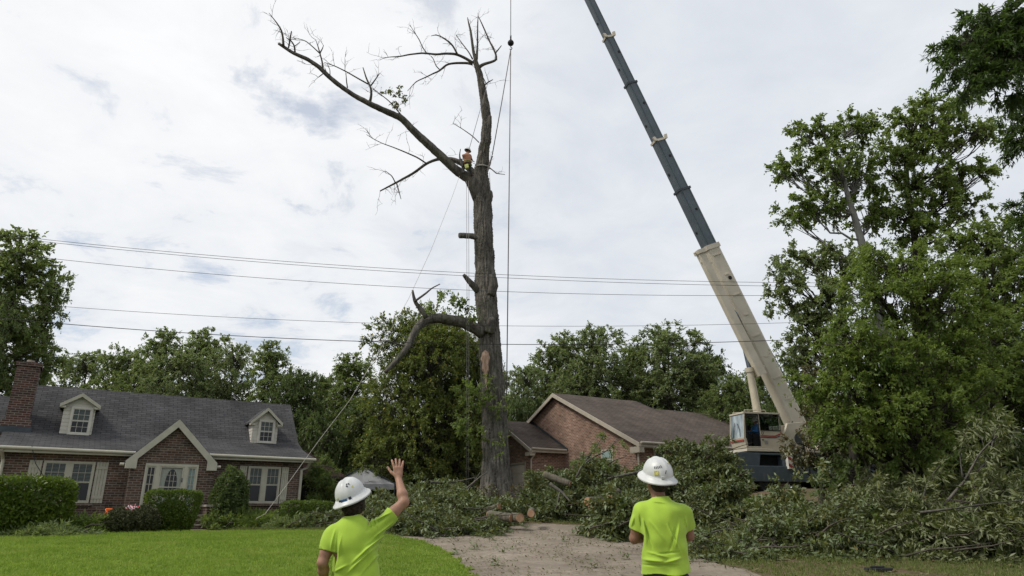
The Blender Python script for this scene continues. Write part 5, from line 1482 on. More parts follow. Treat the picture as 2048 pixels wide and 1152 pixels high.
for lb, pts, r_ in (('uppermost of the thin power lines crossing the sky', [(-60, 459, 25), (250, 499, 25.5), (540, 522, 26), (1017, 550, 27), (1524, 561, 28), (2200, 560, 30)], .009),
                ('second power line from the top, just under the uppermost', [(-60, 464, 25), (250, 503, 25.5), (540, 527, 26), (1017, 557, 27), (1524, 568, 28), (2200, 568, 30)], .009),
                ('third power line from the top', [(-60, 497, 25), (80, 514, 25.2), (530, 560, 26), (1010, 583, 27), (1545, 588, 28), (2200, 570, 30)], .009),
                ('faint fourth line from the top', [(-60, 598, 25), (20, 605, 25), (530, 634, 26), (1000, 655, 27), (1545, 646, 28), (2200, 610, 30)], .008),
                ('thick lowest black cable crossing the sky', [(-60, 628, 25), (240, 658, 25.5), (500, 675, 26), (760, 686, 26.5), (1050, 690, 27), (1400, 684, 28), (1560, 676, 28.5), (2200, 640, 30)], .014)):
    rope('power_line', catenary(pts), r_, lb, 'power line', 'lines crossing the sky', 'black', 5)

# ================================================================== BODIES: one continuous surface per body from a distance field
class Field:
    def __init__(s, lo, hi, h):
        s.h = h; s.lo = np.array(lo, float)
        s.n = np.ceil((np.array(hi)-s.lo)/h).astype(int)+1
        s.f = np.full(s.n, .12, np.float32)
        s.ax = [s.lo[k]+h*np.arange(s.n[k]) for k in range(3)]
    def sub(s, lo, hi):
        i0 = np.clip(np.floor((np.array(lo)-s.lo)/s.h).astype(int), 0, s.n); i1 = np.clip(np.ceil((np.array(hi)-s.lo)/s.h).astype(int)+1, 0, s.n)
        sl = tuple(slice(a, b) for a, b in zip(i0, i1))
        g = np.meshgrid(*[s.ax[k][sl[k]] for k in range(3)], indexing='ij')
        return sl, np.stack(g, -1)
    def smin(s, sl, d, k):
        a = s.f[sl]
        if k <= 0: s.f[sl] = np.minimum(a, d); return
        h = np.maximum(k-np.abs(a-d), 0)/k
        s.f[sl] = np.minimum(a, d)-h*h*k*.25
    def cap(s, a, b, ra, rb=None, k=.02, sq=None):
        """tapered capsule; sq=(axis, factor) flattens it along an axis"""
        rb = ra if rb is None else rb
        a = np.array(a, float); b = np.array(b, float); m = max(ra, rb)+k+.02
        if sq is not None: m *= max(1, sq[1])
        sl, p = s.sub(np.minimum(a, b)-m, np.maximum(a, b)+m)
        if p.size == 0: return s
        q = p-a; ba = b-a
        t = np.clip((q @ ba)/(ba @ ba+1e-9), 0, 1)
        e = q-t[..., None]*ba
        if sq is not None:
            ax = np.array(sq[0], float); ax /= np.linalg.norm(ax); c = e @ ax
            e = e + (c*(1/sq[1]-1))[..., None]*ax
        s.smin(sl, np.linalg.norm(e, axis=-1)-(ra+(rb-ra)*t), k); return s
    def ell(s, c, r, Rm=None, k=.02):
        c = np.array(c, float); r = np.array(r, float); m = r.max()+k+.02
        sl, p = s.sub(c-m, c+m); q = p-c
        if Rm is not None: q = q @ Rm
        k0 = np.linalg.norm(q/r, axis=-1); k1 = np.linalg.norm(q/(r*r), axis=-1)+1e-9
        s.smin(sl, k0*(k0-1)/k1, k); return s
    def cut(s, d):        # remove where d<0
        s.f = np.maximum(s.f, -d).astype(np.float32)
    def mesh(s, name):
        f = s.f; neg = f < 0; nx, ny, nz = f.shape
        cnt = np.zeros((nx-1, ny-1, nz-1), np.int16)
        corners = [(i, j, k) for i in (0, 1) for j in (0, 1) for k in (0, 1)]
        for i, j, k in corners: cnt += neg[i:nx-1+i, j:ny-1+j, k:nz-1+k]
        act = np.argwhere((cnt > 0) & (cnt < 8)); idx = np.full(cnt.shape, -1, np.int64); idx[tuple(act.T)] = np.arange(len(act))
        acc = np.zeros((len(act), 3)); num = np.zeros(len(act))
        for a in range(8):
            for b in range(a+1, 8):
                ca, cb_ = np.array(corners[a]), np.array(corners[b])
                if np.abs(ca-cb_).sum() != 1: continue
                fa = f[tuple((act+ca).T)]; fb = f[tuple((act+cb_).T)]
                mk = (fa < 0) != (fb < 0)
                t = np.where(mk, fa/(fa-fb+1e-12), 0)
                acc += np.where(mk[:, None], ca+t[:, None]*(cb_-ca), 0); num += mk
        V = s.lo+s.h*(act+acc/num[:, None])
        Fs = []
        for ax in range(3):
            o1, o2 = [(1, 2), (2, 0), (0, 1)][ax]
            d = [0, 0, 0]; d[ax] = 1
            A = neg[:nx-d[0], :ny-d[1], :nz-d[2]]; Bq = neg[d[0]:, d[1]:, d[2]:]
            e = np.argwhere(A != Bq)
            e = e[(e[:, o1] > 0) & (e[:, o2] > 0) & (e[:, o1] < s.n[o1]-1) & (e[:, o2] < s.n[o2]-1)]
            u1 = np.zeros(3, int); u1[o1] = 1; u2 = np.zeros(3, int); u2[o2] = 1
            q = np.stack([idx[tuple((e-u1-u2).T)], idx[tuple((e-u2).T)], idx[tuple(e.T)], idx[tuple((e-u1).T)]], 1)
            flip = ~A[tuple(e.T)]
            q[flip] = q[flip][:, ::-1]; Fs.append(q)
        F = np.vstack(Fs); F = F[(F >= 0).all(1)]
        return np_mesh(name, V, F)

def skin_mat(name, a, b):
    t = NT(name, .55, .35); t.color(t.ramp(t.noise(9, 6, .65), [(0.3, a), (0.7, b)]))
    t.b.inputs['Subsurface Weight'].default_value = .12; t.b.inputs['Subsurface Radius'].default_value = (.01, .004, .002)
    t.bump(t.noise(60, 4), .15, .003); return t.m
M['skin_tan'] = skin_mat('tanned_skin', (.22, .115, .075), (.36, .20, .135))
M['skin_dark'] = skin_mat('brown_skin', (.17, .085, .055), (.26, .135, .09))
def shirt_mat(name, c):
    t = NT(name, .85, .15)
    t.color(t.ramp(t.noise(2.5, 5, .6), [(0.3, tuple(x*.72 for x in c)), (0.68, c)]))
    t.b.inputs['Sheen Weight'].default_value = .15
    t.bump(t.noise(220, 2), .12, .002); return t.m
M['lime'] = shirt_mat('lime_cotton', (.36, .53, .06))
M['orange'] = shirt_mat('orange_cotton', (.40, .19, .12))
M['blue'] = shirt_mat('blue_cotton', (.05, .19, .42))
M['jean'] = shirt_mat('dark_denim', (.022, .026, .036))
M['charcoal'] = shirt_mat('charcoal_trouser', (.035, .036, .04))
M['boot'] = simple('brown_boot', (.07, .045, .03), .6, .3, 10)
M['hair'] = simple('dark_hair', (.028, .019, .014), .75, .5, 60, bump=.6)
M['helmet'] = simple('white_helmet', (.52, .53, .52), .38, .14, 9, spec=.4)
M['sticker'] = simple('dark_sticker', (.03, .035, .05), .5, .4, 30)
M['sticker_y'] = simple('yellow_sticker', (.45, .42, .12), .6, .5, 40)
M['bluefab'] = simple('blue_strap', (.05, .12, .25), .6, .3, 10)

def basis(side, up):
    up = np.array(up, float); up /= np.linalg.norm(up)
    side = np.array(side, float); side -= up*(side @ up); side /= np.linalg.norm(side)
    fwd = np.cross(up, side); return np.stack([side, fwd, up], 1)     # columns: right, forward, up

def helmet(parent, c, Rm, sz=1.0, brim=True, marks=0, mat='helmet'):
    """full brim hard hat, c = centre of the brim plane"""
    e = bpy.data.objects.new('helmet', None); e.empty_display_size = .1; col.objects.link(e); e.parent = parent
    e.matrix_local = Matrix([list(Rm[0])+[c[0]], list(Rm[1])+[c[1]], list(Rm[2])+[c[2]], [0, 0, 0, 1]])
    a, b, hgt = .120*sz, .142*sz, .138*sz
    n, mrows = 64, 16
    vs = []
    def pt(th, rr, z, extra=0):
        x = math.cos(th)*a*rr; y = math.sin(th)*b*rr
        return (x*(1+extra), y*(1+extra), z)
    rows = []
    for i in range(mrows+1):
        ph = (i/mrows)*math.pi/2
        rows.append((math.cos(ph)**.86 if i < mrows else 0.0, math.sin(ph)*hgt))
    brm = [(1.30, -.020*sz), (1.325, -.014*sz), (1.30, -.008*sz), (1.18, .000*sz), (1.08, .008*sz), (1.02, .014*sz)] if brim else [(1.02, .0), (1.04, .006)]
    prof = [(r, z) for r, z in brm]+[(r, z+.014*sz) for r, z in rows]
    for (r, z) in prof:
        for j in range(n):
            th = 2*math.pi*j/n
            x, y, zz = pt(th, r, z)
            if z > .03*sz and r < 1.0:     # three raised ribs running front to back and side grooves
                for x0, w_, am in ((0, .016, .007), (.048, .010, .0045), (-.048, .010, .0045)):
                    bump = am*sz*math.exp(-((x-x0*sz)/(w_*sz))**2)*min(1, (z/(.07*sz)))
                    zz += bump; 
            if brim and r > 1.1:
                zz -= .012*sz*(abs(math.cos(th)))-.006*sz*math.sin(th)*0 
                r2 = 1+ (.06 if math.sin(th) < -.3 else 0)
            vs.append((x, y, zz))
    m = len(prof)
    fs = [(i*n+j, i*n+(j+1) % n, (i+1)*n+(j+1) % n, (i+1)*n+j) for i in range(m-1) for j in range(n)]
    # underside
    k = len(vs)
    for (r, z) in ((1.3, -.022*sz), (1.0, .004*sz), (.9, .03*sz), (.5, .10*sz), (0.01, .12*sz)):
        for j in range(n):
            x, y, zz = pt(2*math.pi*j/n, r if brim else min(r, 1), z)
            if brim and r > 1.1: zz -= .012*sz*abs(math.cos(2*math.pi*j/n))
            vs.append((x, y, zz))
    fs += [(k+(i+1)*n+j, k+(i+1)*n+(j+1) % n, k+i*n+(j+1) % n, k+i*n+j) for i in range(4) for j in range(n)]
    MB().add(vs, fs).build('helmet_shell', M[mat], e, smooth=True)
    def patch(th, ph, w_, h_, mt, nm, rot=0, off=.0022):
        cphi = math.cos(ph)**.86; nrm = np.array([math.cos(th)*math.cos(ph)/a, math.sin(th)*math.cos(ph)/b, math.sin(ph)/hgt]); nrm /= np.linalg.norm(nrm)
        p = np.array([math.cos(th)*a*cphi, math.sin(th)*b*cphi, math.sin(ph)*hgt+.014*sz])
        for x0, ww, am in ((0, .016, .007), (.048, .010, .0045), (-.048, .010, .0045)): p[2] += am*sz*math.exp(-((p[0]-x0*sz)/(ww*sz))**2)*min(1, (p[2]-.014)/.07)
        u = np.cross((0, 0, 1), nrm); u /= np.linalg.norm(u); v = np.cross(nrm, u)
        u, v = u*math.cos(rot)+v*math.sin(rot), -u*math.sin(rot)+v*math.cos(rot)
        return MB().obox(p+nrm*off*.5, u*w_/2, v*h_/2, nrm*off).build(nm, M[mt], e)
    if marks == 1:
        patch(R(-90), .03, .05, .022, 'bluefab', 'lamp_clip', 0, .005); patch(R(-66), .05, .022, .02, 'sticker', 'lamp_clip', 0, .006); patch(R(-108), .06, .018, .014, 'sticker', 'lamp_clip', 0, .004)
        for th, ph, w_, h_, mt in ((-62, .75, .012, .016, 'sticker'), (-50, .85, .010, .014, 'sticker'), (-40, .6, .014, .010, 'sticker_y'), (-150, .45, .012, .02, 'sticker'), (-60, .9, .01, .01, 'sticker'), (-120, .2, .03, .006, 'sticker_y')):
            patch(R(th), ph, w_, h_, mt, 'sticker', .3)
    if marks == 2:
        patch(R(-112), .10, .028, .018, 'helmet', 'lamp_clip', 0, .006)
        patch(R(-138), .33, .036, .036, 'sticker_y', 'sticker', .2, .0022)
        for k in range(5): patch(R(-148+k*7), .62+.03*k, .006, .020, 'sticker', 'sticker', .5)
        patch(R(-60), .95, .018, .012, 'sticker_y', 'sticker', .4); patch(R(-100), .42, .03, .005, 'sticker', 'sticker', 1.3)
    return e

def hand(F, wrist, dirn, palm_n, thumb_side, curl=.35, sc_=1.0, spread=.12, r=.0088, offs=(0, 0, 0, 0), elong=1.0):
    """palm and five fingers added to field F. dirn: from wrist to fingertips; palm_n: palm normal; thumb_side: direction to thumb"""
    d = np.array(dirn, float); d /= np.linalg.norm(d)
    n = np.array(palm_n, float); n -= d*(n @ d); n /= np.linalg.norm(n)
    t = np.array(thumb_side, float); t -= d*(t @ d)+n*(t @ n); t /= np.linalg.norm(t)
    w_ = np.array(wrist, float)
    F.cap(w_, w_+d*.03*sc_, .024*sc_, .025*sc_, .015, (n, .7))
    L_ = (.072, .080, .076, .060)
    for i, u in enumerate((.030, .010, -.010, -.029)):
        k = w_+d*.086*sc_*(1-.03*abs(i-1))+t*u*sc_
        F.cap(w_+d*.02*sc_+t*u*.7*sc_, k, .0125*sc_, .0115*sc_, .012)
        q = d+t*spread*(1.5-i)*.7; a = curl*(.5+.12*i)+offs[i]; q /= np.linalg.norm(q)
        p = k; ll = L_[i]*sc_
        for j, fr in enumerate((.45, .32, .23)):
            q = q*math.cos(a)+n*math.sin(a); q /= np.linalg.norm(q)
            p2 = p+q*ll*fr; F.cap(p, p2, r*sc_*(1-.08*j), r*sc_*(1-.08*(j+1)), .004); p = p2
    # thumb from the side of the palm
    p = w_+d*.025*sc_+t*.024*sc_; q = t*.75+d*.7+n*.25; q /= np.linalg.norm(q)
    for fr, rr in ((.04, .0125), (.032, .0105), (.026, .0092)):
        p2 = p+q*fr*sc_; F.cap(p, p2, rr*sc_, rr*.92*sc_, .008); p = p2; q = q*.9+d*.35+n*.1; q /= np.linalg.norm(q)

def make_person(J, loc, rz, label, skin, shirt, trous, h=.006, helmet_marks=0, hair_len=0, shirt_creases=(), group=None, brim=True, hemlow=.0, hands=(None, None), helmet_m='helmet', sleeve=.62, seat=False, sleeve_long=False):
    """J: joints in local metres (x right, y forward, z up)"""
    root = empty('person', loc, rz, label, 'person', group)
    J = {k: np.array(v, float) for k, v in J.items()}
    pel, neck, head = J['pelvis'], J['neck'], J['head']
    SR, SLh = J['shoR'], J['shoL']
    Rt = basis(SR-SLh, neck-pel); Rp = basis(J['hipR']-J['hipL'], neck-pel)
    Rh = J['headR'] if 'headR' in J else basis(SR-SLh, head-neck)
    allp = np.array([v for k, v in J.items() if v.shape == (3,)])
    lo = allp.min(0)-.28; hi = allp.max(0)+.30
    F = Field(lo, hi, h)
    T = pel+(neck-pel)
    chest = pel*.32+neck*.68; waist = pel*.68+neck*.32
    F.ell(pel, (.165, .115, .12), Rp, .05); F.ell(waist, (.145, .105, .15), Rt, .06); F.ell(chest, (.165, .118, .17), Rt, .06)
    F.cap(SLh*.9+SR*.1, SR*.9+SLh*.1, .062, .062, .05)
    F.cap(neck-Rt[:, 2]*.06, head-Rh[:, 2]*.06, .062, .056, .04)
    # head
    F.ell(head+Rh @ (0, -.008, .03), (.076, .095, .092), Rh, .02); F.ell(head+Rh @ (0, .022, -.035), (.058, .070, .078), Rh, .03)
    F.ell(head+Rh @ (0, .062, -.082), (.026, .022, .020), Rh, .02)
    F.cap(head+Rh @ (0, .090, .012), head+Rh @ (0, .106, -.022), .008, .013, .012)      # nose
    for sg in (-1, 1):
        F.ell(head+Rh @ (sg*.077, -.005, -.008), (.010, .020, .032), Rh, .006)          # ears
        F.ell(head+Rh @ (sg*.032, .083, .030), (.022, .010, .007), Rh, .01)             # brow
        F.ell(head+Rh @ (sg*.036, .072, -.022), (.020, .018, .018), Rh, .015)           # cheek
    F.ell(head+Rh @ (0, .088, -.050), (.024, .010, .006), Rh, .006); F.ell(head+Rh @ (0, .086, -.060), (.020, .010, .006), Rh, .006)
    for s_ in 'RL':
        a, b, c = J['sho'+s_], J['elb'+s_], J['wri'+s_]
        F.cap(a, b, .052, .041, .03); F.cap(a*.55+b*.45, a*.35+b*.65, .047, .045, .02)
        F.cap(b, b*.7+c*.3, .041, .043, .02); F.cap(b*.7+c*.3, c, .043, .027, .02)
        hd_ = hands['RL'.index(s_)]
        if hd_: hand(F, c, **hd_)
        a, b, c = J['hip'+s_], J['kne'+s_], J['ank'+s_]
        F.cap(a, b, .082, .055, .03); F.cap(b, b*.65+c*.35, .054, .056, .02); F.cap(b*.65+c*.35, c, .056, .038, .02)
        ft = J.get('toe'+s_, c+np.array([0, .19, -.05])); F.cap(c-(0, .0, .02), ft, .036, .03, .02)
    link_mesh('body', F.mesh('body'), M[skin], root, smooth=True)
    for sg in (-1, 1):
        p = head+Rh @ (sg*.032, .081, .010)
        ey = MB().ico(p, .012, 2).build('eye', simple_cache('eye_white', (.7, .68, .64), .25), root, smooth=True)
        MB().ico(p+Rh @ (0, .0068, 0), .0062, 1).build('iris', simple_cache('eye_dark', (.03, .02, .015), .2), ey, smooth=True)
    # shirt
    S = Field(np.minimum(lo, lo), hi, h)
    Hm = pel+Rp[:, 2]*(-.02-hemlow)
    S.ell(chest+Rt @ (0, -.005, .01), (.190, .138, .20), Rt, .06); S.cap(SLh*.92+SR*.08-Rt[:, 2]*.012, SR*.92+SLh*.08-Rt[:, 2]*.012, .068, .068, .06)
    S.ell(waist, (.172, .130, .20), Rt, .08); S.ell(pel-Rp[:, 2]*.03, (.20, .150, .15), Rp, .06); S.cap(pel+Rp[:, 0]*.080-Rp[:, 2]*.14, chest+Rt[:, 0]*.068-Rt[:, 2]*.06, .122, .112, .05, None); S.cap(pel-Rp[:, 0]*.080-Rp[:, 2]*.14, chest-Rt[:, 0]*.068-Rt[:, 2]*.06, .122, .112, .05, None)
    S.cap(neck-Rt[:, 2]*.07, neck-Rt[:, 2]*.015, .085, .068, .05)
    for s_ in 'RL':
        a, b = J['sho'+s_], J['elb'+s_]; e = a+(b-a)*sleeve
        S.cap(a, e, .060, .066, .05); 
        if sleeve_long: S.cap(b, J['wri'+s_]*.9+b*.1, .055, .040, .03); S.cap(a, b, .07, .056, .03)
    # folds
    rng = np.random.default_rng(len(label))
    for (p, q, wd, am) in shirt_creases:
        p, q = np.array(p, float), np.array(q, float)
        ex = np.array([0, .45, 0]); sl, P = S.sub(np.minimum(p, q)-wd*3-.03-ex, np.maximum(p, q)+wd*3+.03+ex)
        qq = (P-p)*(1, 0, 1); ba = (q-p)*(1, 0, 1); t = np.clip((qq @ ba)/(ba @ ba), 0, 1); dd = np.linalg.norm(qq-t[..., None]*ba, axis=-1)
        fade = np.sin(np.pi*np.clip(t*.9+.07, 0, 1))
        S.f[sl] -= (2.3*am*fade*np.exp(-(dd/(wd*.72))**2)).astype(np.float32)
    sl, P = S.sub(lo, hi)
    X, Y_, Z_ = P[..., 0], P[..., 1], P[..., 2]
    S.f[sl] -= (.006*np.sin(17*X+9*Z_+3*np.sin(11*Z_+5*Y_))*np.sin(13*Y_+8*X+2)+.0035*np.sin(39*Z_-21*X+3*np.sin(9*X))*np.sin(14*X+6)+.003*np.sin(52*X+12*Z_)*np.sin(9*Z_+1)).astype(np.float32)
    # hem, neck and sleeve openings
    d = (P-Hm) @ Rp[:, 2]; d = d + .008*np.sin(X*22) ; S.f[sl] = np.maximum(S.f[sl], -d)
    S.f[sl] = np.maximum(S.f[sl], -(np.linalg.norm(P-(neck+Rt[:, 2]*.050+Rt[:, 1]*.014), axis=-1)-.074))
    if not sleeve_long:
        for s_ in 'RL':
            a, b = J['sho'+s_], J['elb'+s_]; ax = (b-a)/np.linalg.norm(b-a); e = a+(b-a)*sleeve
            q = P-e; t = q @ ax; rad = np.linalg.norm(q-t[..., None]*ax, axis=-1)
            S.f[sl] = np.maximum(S.f[sl], -np.maximum(np.maximum(-(t), rad-.13), -.2))
            S.f[sl] = np.maximum(S.f[sl], -np.maximum(-(t+.025), rad-.055))      # hollow sleeve end
    link_mesh('shirt', S.mesh('shirt'), M[shirt], root, smooth=True)
    # trousers
    Tq = Field(lo, hi, max(h, .007))
    Tq.ell(pel+Rp[:, 2]*-.0, (.178, .128, .125), Rp, .05)
    for s_ in 'RL':
        a, b, c = J['hip'+s_], J['kne'+s_], J['ank'+s_]
        Tq.cap(a, b, .096, .074, .035); Tq.cap(b, c, .074, .066, .03)
    sl, P = Tq.sub(lo, hi); Tq.f[sl] -= (.004*np.sin(P[..., 2]*38+P[..., 0]*14)*np.sin(P[..., 1]*30)).astype(np.float32)
    d = (P-(pel+Rp[:, 2]*.085)) @ Rp[:, 2]; Tq.f[sl] = np.maximum(Tq.f[sl], d)
    link_mesh('trousers', Tq.mesh('trousers'), M[trous], root, smooth=True)
    Bt = Field(lo, hi, max(h, .007))
    for s_ in 'RL':
        c = J['ank'+s_]; ft = J.get('toe'+s_, c+np.array([0, .19, -.05])); u = (J['kne'+s_]-c); u /= np.linalg.norm(u)
        Bt.cap(c+u*.10, c, .056, .052, .02); Bt.cap(c-u*.035-(ft-c)*.25, ft, .042, .040, .03)
    link_mesh('boots', Bt.mesh('boots'), M['boot'], root, smooth=True)
    # hair
    Hr = Field(head-.17, head+.17, .005)
    Hr.ell(head+Rh @ (0, -.018, .035), (.085, .098, .092), Rh, .02)
    if hair_len: 
        Hr.ell(head+Rh @ (0, -.055, -.035), (.086, .065, .070), Rh, .03)
        for sg in (-1, 1): Hr.ell(head+Rh @ (sg*.068, -.02, -.03), (.026, .05, .055), Rh, .02)
    else: Hr.ell(head+Rh @ (0, -.045, -.02), (.076, .058, .055), Rh, .02)
    sl, P = Hr.sub(head-.2, head+.2); q = (P-head) @ Rh
    Hr.f[sl] -= (.004*np.sin(q[..., 0]*150+4*np.sin(q[..., 2]*60))*np.sin(q[..., 2]*120+q[..., 1]*70)*(1+hair_len)).astype(np.float32)
    face = q[..., 1]-.052+.0*q[..., 2]; Hr.f[sl] = np.maximum(Hr.f[sl], np.where(q[..., 2] < .055, q[..., 1]-(.03 if hair_len == 0 else .02), -1))
    link_mesh('hair', Hr.mesh('hair'), M['hair'], root, smooth=True)
    hc = head+Rh @ (0, -.005, .055 if brim else .05)
    helmet(root, hc, Rh, 1.0, brim, helmet_marks, helmet_m)
    return root
_sc = {}
def simple_cache(n, c, r):
    if n not in _sc: _sc[n] = simple(n, c, r, .05, 4)
    return _sc[n]

def rot_up(base, pitch_back, roll):
    """head basis: tipped back (looking up) and rolled to its right"""
    cb, sb = math.cos(pitch_back), math.sin(pitch_back)
    Rx = np.array([[1, 0, 0], [0, cb, -sb], [0, sb, cb]]); cr, sr = math.cos(roll), math.sin(roll)
    Ry = np.array([[cr, 0, sr], [0, 1, 0], [-sr, 0, cr]]); return base @ Ry @ Rx

# ---- worker at the right, arms folded in front, looking up to the left
WR = at(1322, 1060, 6.0)
def rel(px, py, D, org): return at(px, py, D)-org
orgR = np.array([WR[0], 6.0, gz(WR[0], 6.0)])
def jr(px, py, D): return rel(px, py, D, orgR)
neckR = jr(1321, 998, 6.0)
Jr = dict(pelvis=(0.02, .02, .97), neck=neckR, head=neckR+np.array([-.012, .045, .142]),
          shoR=jr(1368, 1024, 6.02), shoL=jr(1282, 1022, 6.0), elbR=jr(1378, 1072, 6.10), elbL=jr(1269, 1077, 6.07),
          wriR=jr(1345, 1075, 6.30), wriL=jr(1300, 1070, 6.30),
          hipR=(.12, .02, .93), hipL=(-.08, .02, .93), kneR=(.14, .05, .50), kneL=(-.12, .03, .50), ankR=(.15, .0, .09), ankL=(-.14, -.02, .09),
          toeR=(.18, .2, .04), toeL=(-.18, .18, .04))
Jr['headR'] = rot_up(np.array([[math.cos(.42), -math.sin(.42), 0], [math.sin(.42), math.cos(.42), 0], [0, 0, 1.]]), .36, -.10)
cz = Jr['neck']
def bk(px, py, dy=0): return jr(px, py, 5.86+dy)
crR = []
for (a, b, wd, am) in (((1288, 1040), (1296, 1090), .014, .009), ((1293, 1045), (1308, 1100), .012, -.006), ((1300, 1040), (1330, 1082), .013, .005), ((1362, 1040), (1352, 1098), .014, .007), ((1357, 1045), (1340, 1105), .012, -.005),
                       ((1335, 1050), (1366, 1112), .012, .007), ((1340, 1048), (1358, 1100), .010, -.004), ((1290, 1120), (1330, 1124), .016, .010), ((1330, 1126), (1368, 1116), .015, .009), ((1292, 1132), (1365, 1132), .010, -.006),
                       ((1298, 1105), (1340, 1116), .012, .006), ((1310, 1110), (1365, 1104), .010, -.004), ((1284, 1030), (1288, 1060), .010, -.006), ((1272, 1032), (1268, 1055), .012, .006), ((1376, 1034), (1380, 1058), .012, .006), ((1306, 1002), (1336, 1006), .010, .004)):
    crR.append((bk(*a, .0 if am > 0 else -.03), bk(*b, .0), wd, am))
make_person(Jr, orgR, 0.0, 'worker in lime shirt and white hard hat standing on the driveway with arms folded', 'skin_dark', 'lime', 'charcoal',
            h=.005, helmet_marks=2, hair_len=0, shirt_creases=crR, hemlow=-.055,
            hands=(dict(dirn=(-1, .1, .05), palm_n=(0, -1, 0), thumb_side=(0, 0, 1), curl=.5), dict(dirn=(1, .1, -.1), palm_n=(0, -1, 0), thumb_side=(0, 0, 1), curl=.5)), sleeve=.66)

# ---- worker at the left, right arm raised
orgL = np.array([at(707, 1060, 5.9)[0], 5.9, gz(-1.35, 5.9)-.02])
def jl(px, py, D): return rel(px, py, D, orgL)
neckL = jl(702, 1040, 5.9)
Jl = dict(pelvis=(.045, .0, .90), neck=neckL, head=neckL+np.array([-.0, .05, .14]),
          shoR=jl(752, 1058, 5.93), shoL=jl(662, 1071, 5.87), elbR=jl(808, 1004, 6.02), elbL=jl(645, 1125, 5.83),
          wriR=jl(797, 957, 6.12), wriL=jl(650, 1172, 6.02),
          hipR=(.14, .0, .86), hipL=(-.05, .0, .86), kneR=(.16, .06, .47), kneL=(-.09, .0, .47), ankR=(.17, .0, .09), ankL=(-.12, -.06, .09), toeR=(.2, .2, .04), toeL=(-.15, .13, .04))
Jl['headR'] = rot_up(np.array([[math.cos(-.25), -math.sin(-.25), 0], [math.sin(-.25), math.cos(-.25), 0], [0, 0, 1.]]), .40, -.28)
crL = []
for (a, b, wd, am) in (((775, 1025), (735, 1045), .012, .009), ((768, 1030), (728, 1062), .012, -.006), ((780, 1045), (730, 1090), .014, .010), ((776, 1060), (720, 1110), .012, .007), ((772, 1055), (735, 1085), .010, -.006),
                       ((735, 1032), (740, 1060), .008, .007), ((742, 1030), (750, 1058), .008, .006), ((730, 1034), (731, 1065), .008, -.005), ((762, 1070), (700, 1130), .014, .009), ((758, 1085), (690, 1150), .014, .008),
                       ((668, 1060), (660, 1100), .012, .007), ((675, 1062), (670, 1130), .012, -.006), ((683, 1070), (675, 1120), .010, .005), ((760, 1100), (720, 1150), .012, .007), ((765, 1090), (763, 1140), .012, .007), ((695, 1130), (665, 1145), .012, .006)):
    crL.append((jl(*a, 5.76), jl(*b, 5.74), wd, am))
make_person(Jl, orgL, 0.0, 'worker in lime shirt on the lawn edge raising the right arm with an open hand', 'skin_tan', 'lime', 'jean',
            h=.005, helmet_marks=1, hair_len=1, shirt_creases=crL, hemlow=.06,
            hands=(dict(dirn=(-.10, .10, .95), palm_n=(-.2, .95, .1), thumb_side=(-1, 0, 0), curl=.26, spread=.24, offs=(0, .04, .0, -.06), sc_=1.08, r=.0105), dict(dirn=(.1, .3, -.9), palm_n=(1, 0, 0), thumb_side=(0, 1, 0), curl=.6)), sleeve=.58)

# ---- climber
oc = at(935, 352, 30.15)
def jc(px, py, D=30.15): return at(px, py, D)-oc
Jc = dict(pelvis=jc(935, 326), neck=jc(934, 308), head=jc(935.5, 302.5, 30.2), shoR=jc(940, 311, 30.2), shoL=jc(926.5, 311, 30.0), elbR=jc(943, 318, 30.4), elbL=jc(928, 319, 30.2),
          wriR=jc(945, 322, 30.7), wriL=jc(936, 319, 30.5), hipR=jc(939, 327), hipL=jc(932, 327), kneR=jc(940, 339, 30.25), kneL=jc(926, 334, 30.3), ankR=jc(942, 349, 30.3), ankL=jc(927, 344, 30.2), toeR=jc(946, 350, 30.4), toeL=jc(925, 346, 30.45))
Jc['headR'] = rot_up(np.array([[math.cos(-.9), -math.sin(-.9), 0], [math.sin(-.9), math.cos(-.9), 0], [0, 0, 1.]]), -.25, 0)
clb = make_person(Jc, oc, 0, 'climber in orange shirt and harness perched where the big limb leaves the trunk', 'skin_dark', 'orange', 'charcoal', h=.014, hair_len=0,
            hands=(dict(dirn=(.7, .7, .2), palm_n=(0, .3, -1), thumb_side=(-.5, .5, .3), curl=.8), dict(dirn=(.8, .6, 0), palm_n=(0, .3, -1), thumb_side=(0, .7, .5), curl=.8)), sleeve=.6)
hn = MB()
pc = Jc['pelvis']
hn.tube([pc+np.array([math.cos(a)*.20, math.sin(a)*.16, .06]) for a in np.linspace(0, 2*math.pi, 16)], .028, 6)
for s_ in 'RL':
    q = Jc['hip'+s_]*.7+Jc['kne'+s_]*.3; hn.tube([q+np.array([math.cos(a)*.115, math.sin(a)*.115, .02*math.cos(a)]) for a in np.linspace(0, 2*math.pi, 14)], .018, 6)
hn.build('harness', simple('harness_webbing', (.16, .18, .05), .7, .4, 9), clb)
MB().obox(jc(933.5, 333, 29.92), (.09, 0, .03), (0, .06, 0), (-.02, 0, .11)).build('gear_pouch', simple('yellow_pouch', (.42, .46, .14), .6, .3, 9), clb, bevel=.02)
MB().obox(jc(924, 326, 30.05), (.05, 0, .02), (0, .05, 0), (-.03, 0, .22)).build('chainsaw', simple('dark_saw', (.05, .04, .04), .6, .4, 9), clb, bevel=.02)
rope('lanyard', [at(944, 325, 30.5), at(952, 329, 30.55), at(958, 328, 30.7)], .014, 'short white lanyard from the climber to the trunk', 'rope', mat='rope')

# ---- crane operator
oo = F3.o+F3.X*.98+F3.Y*.56+np.array([0, 0, CZ+.5])
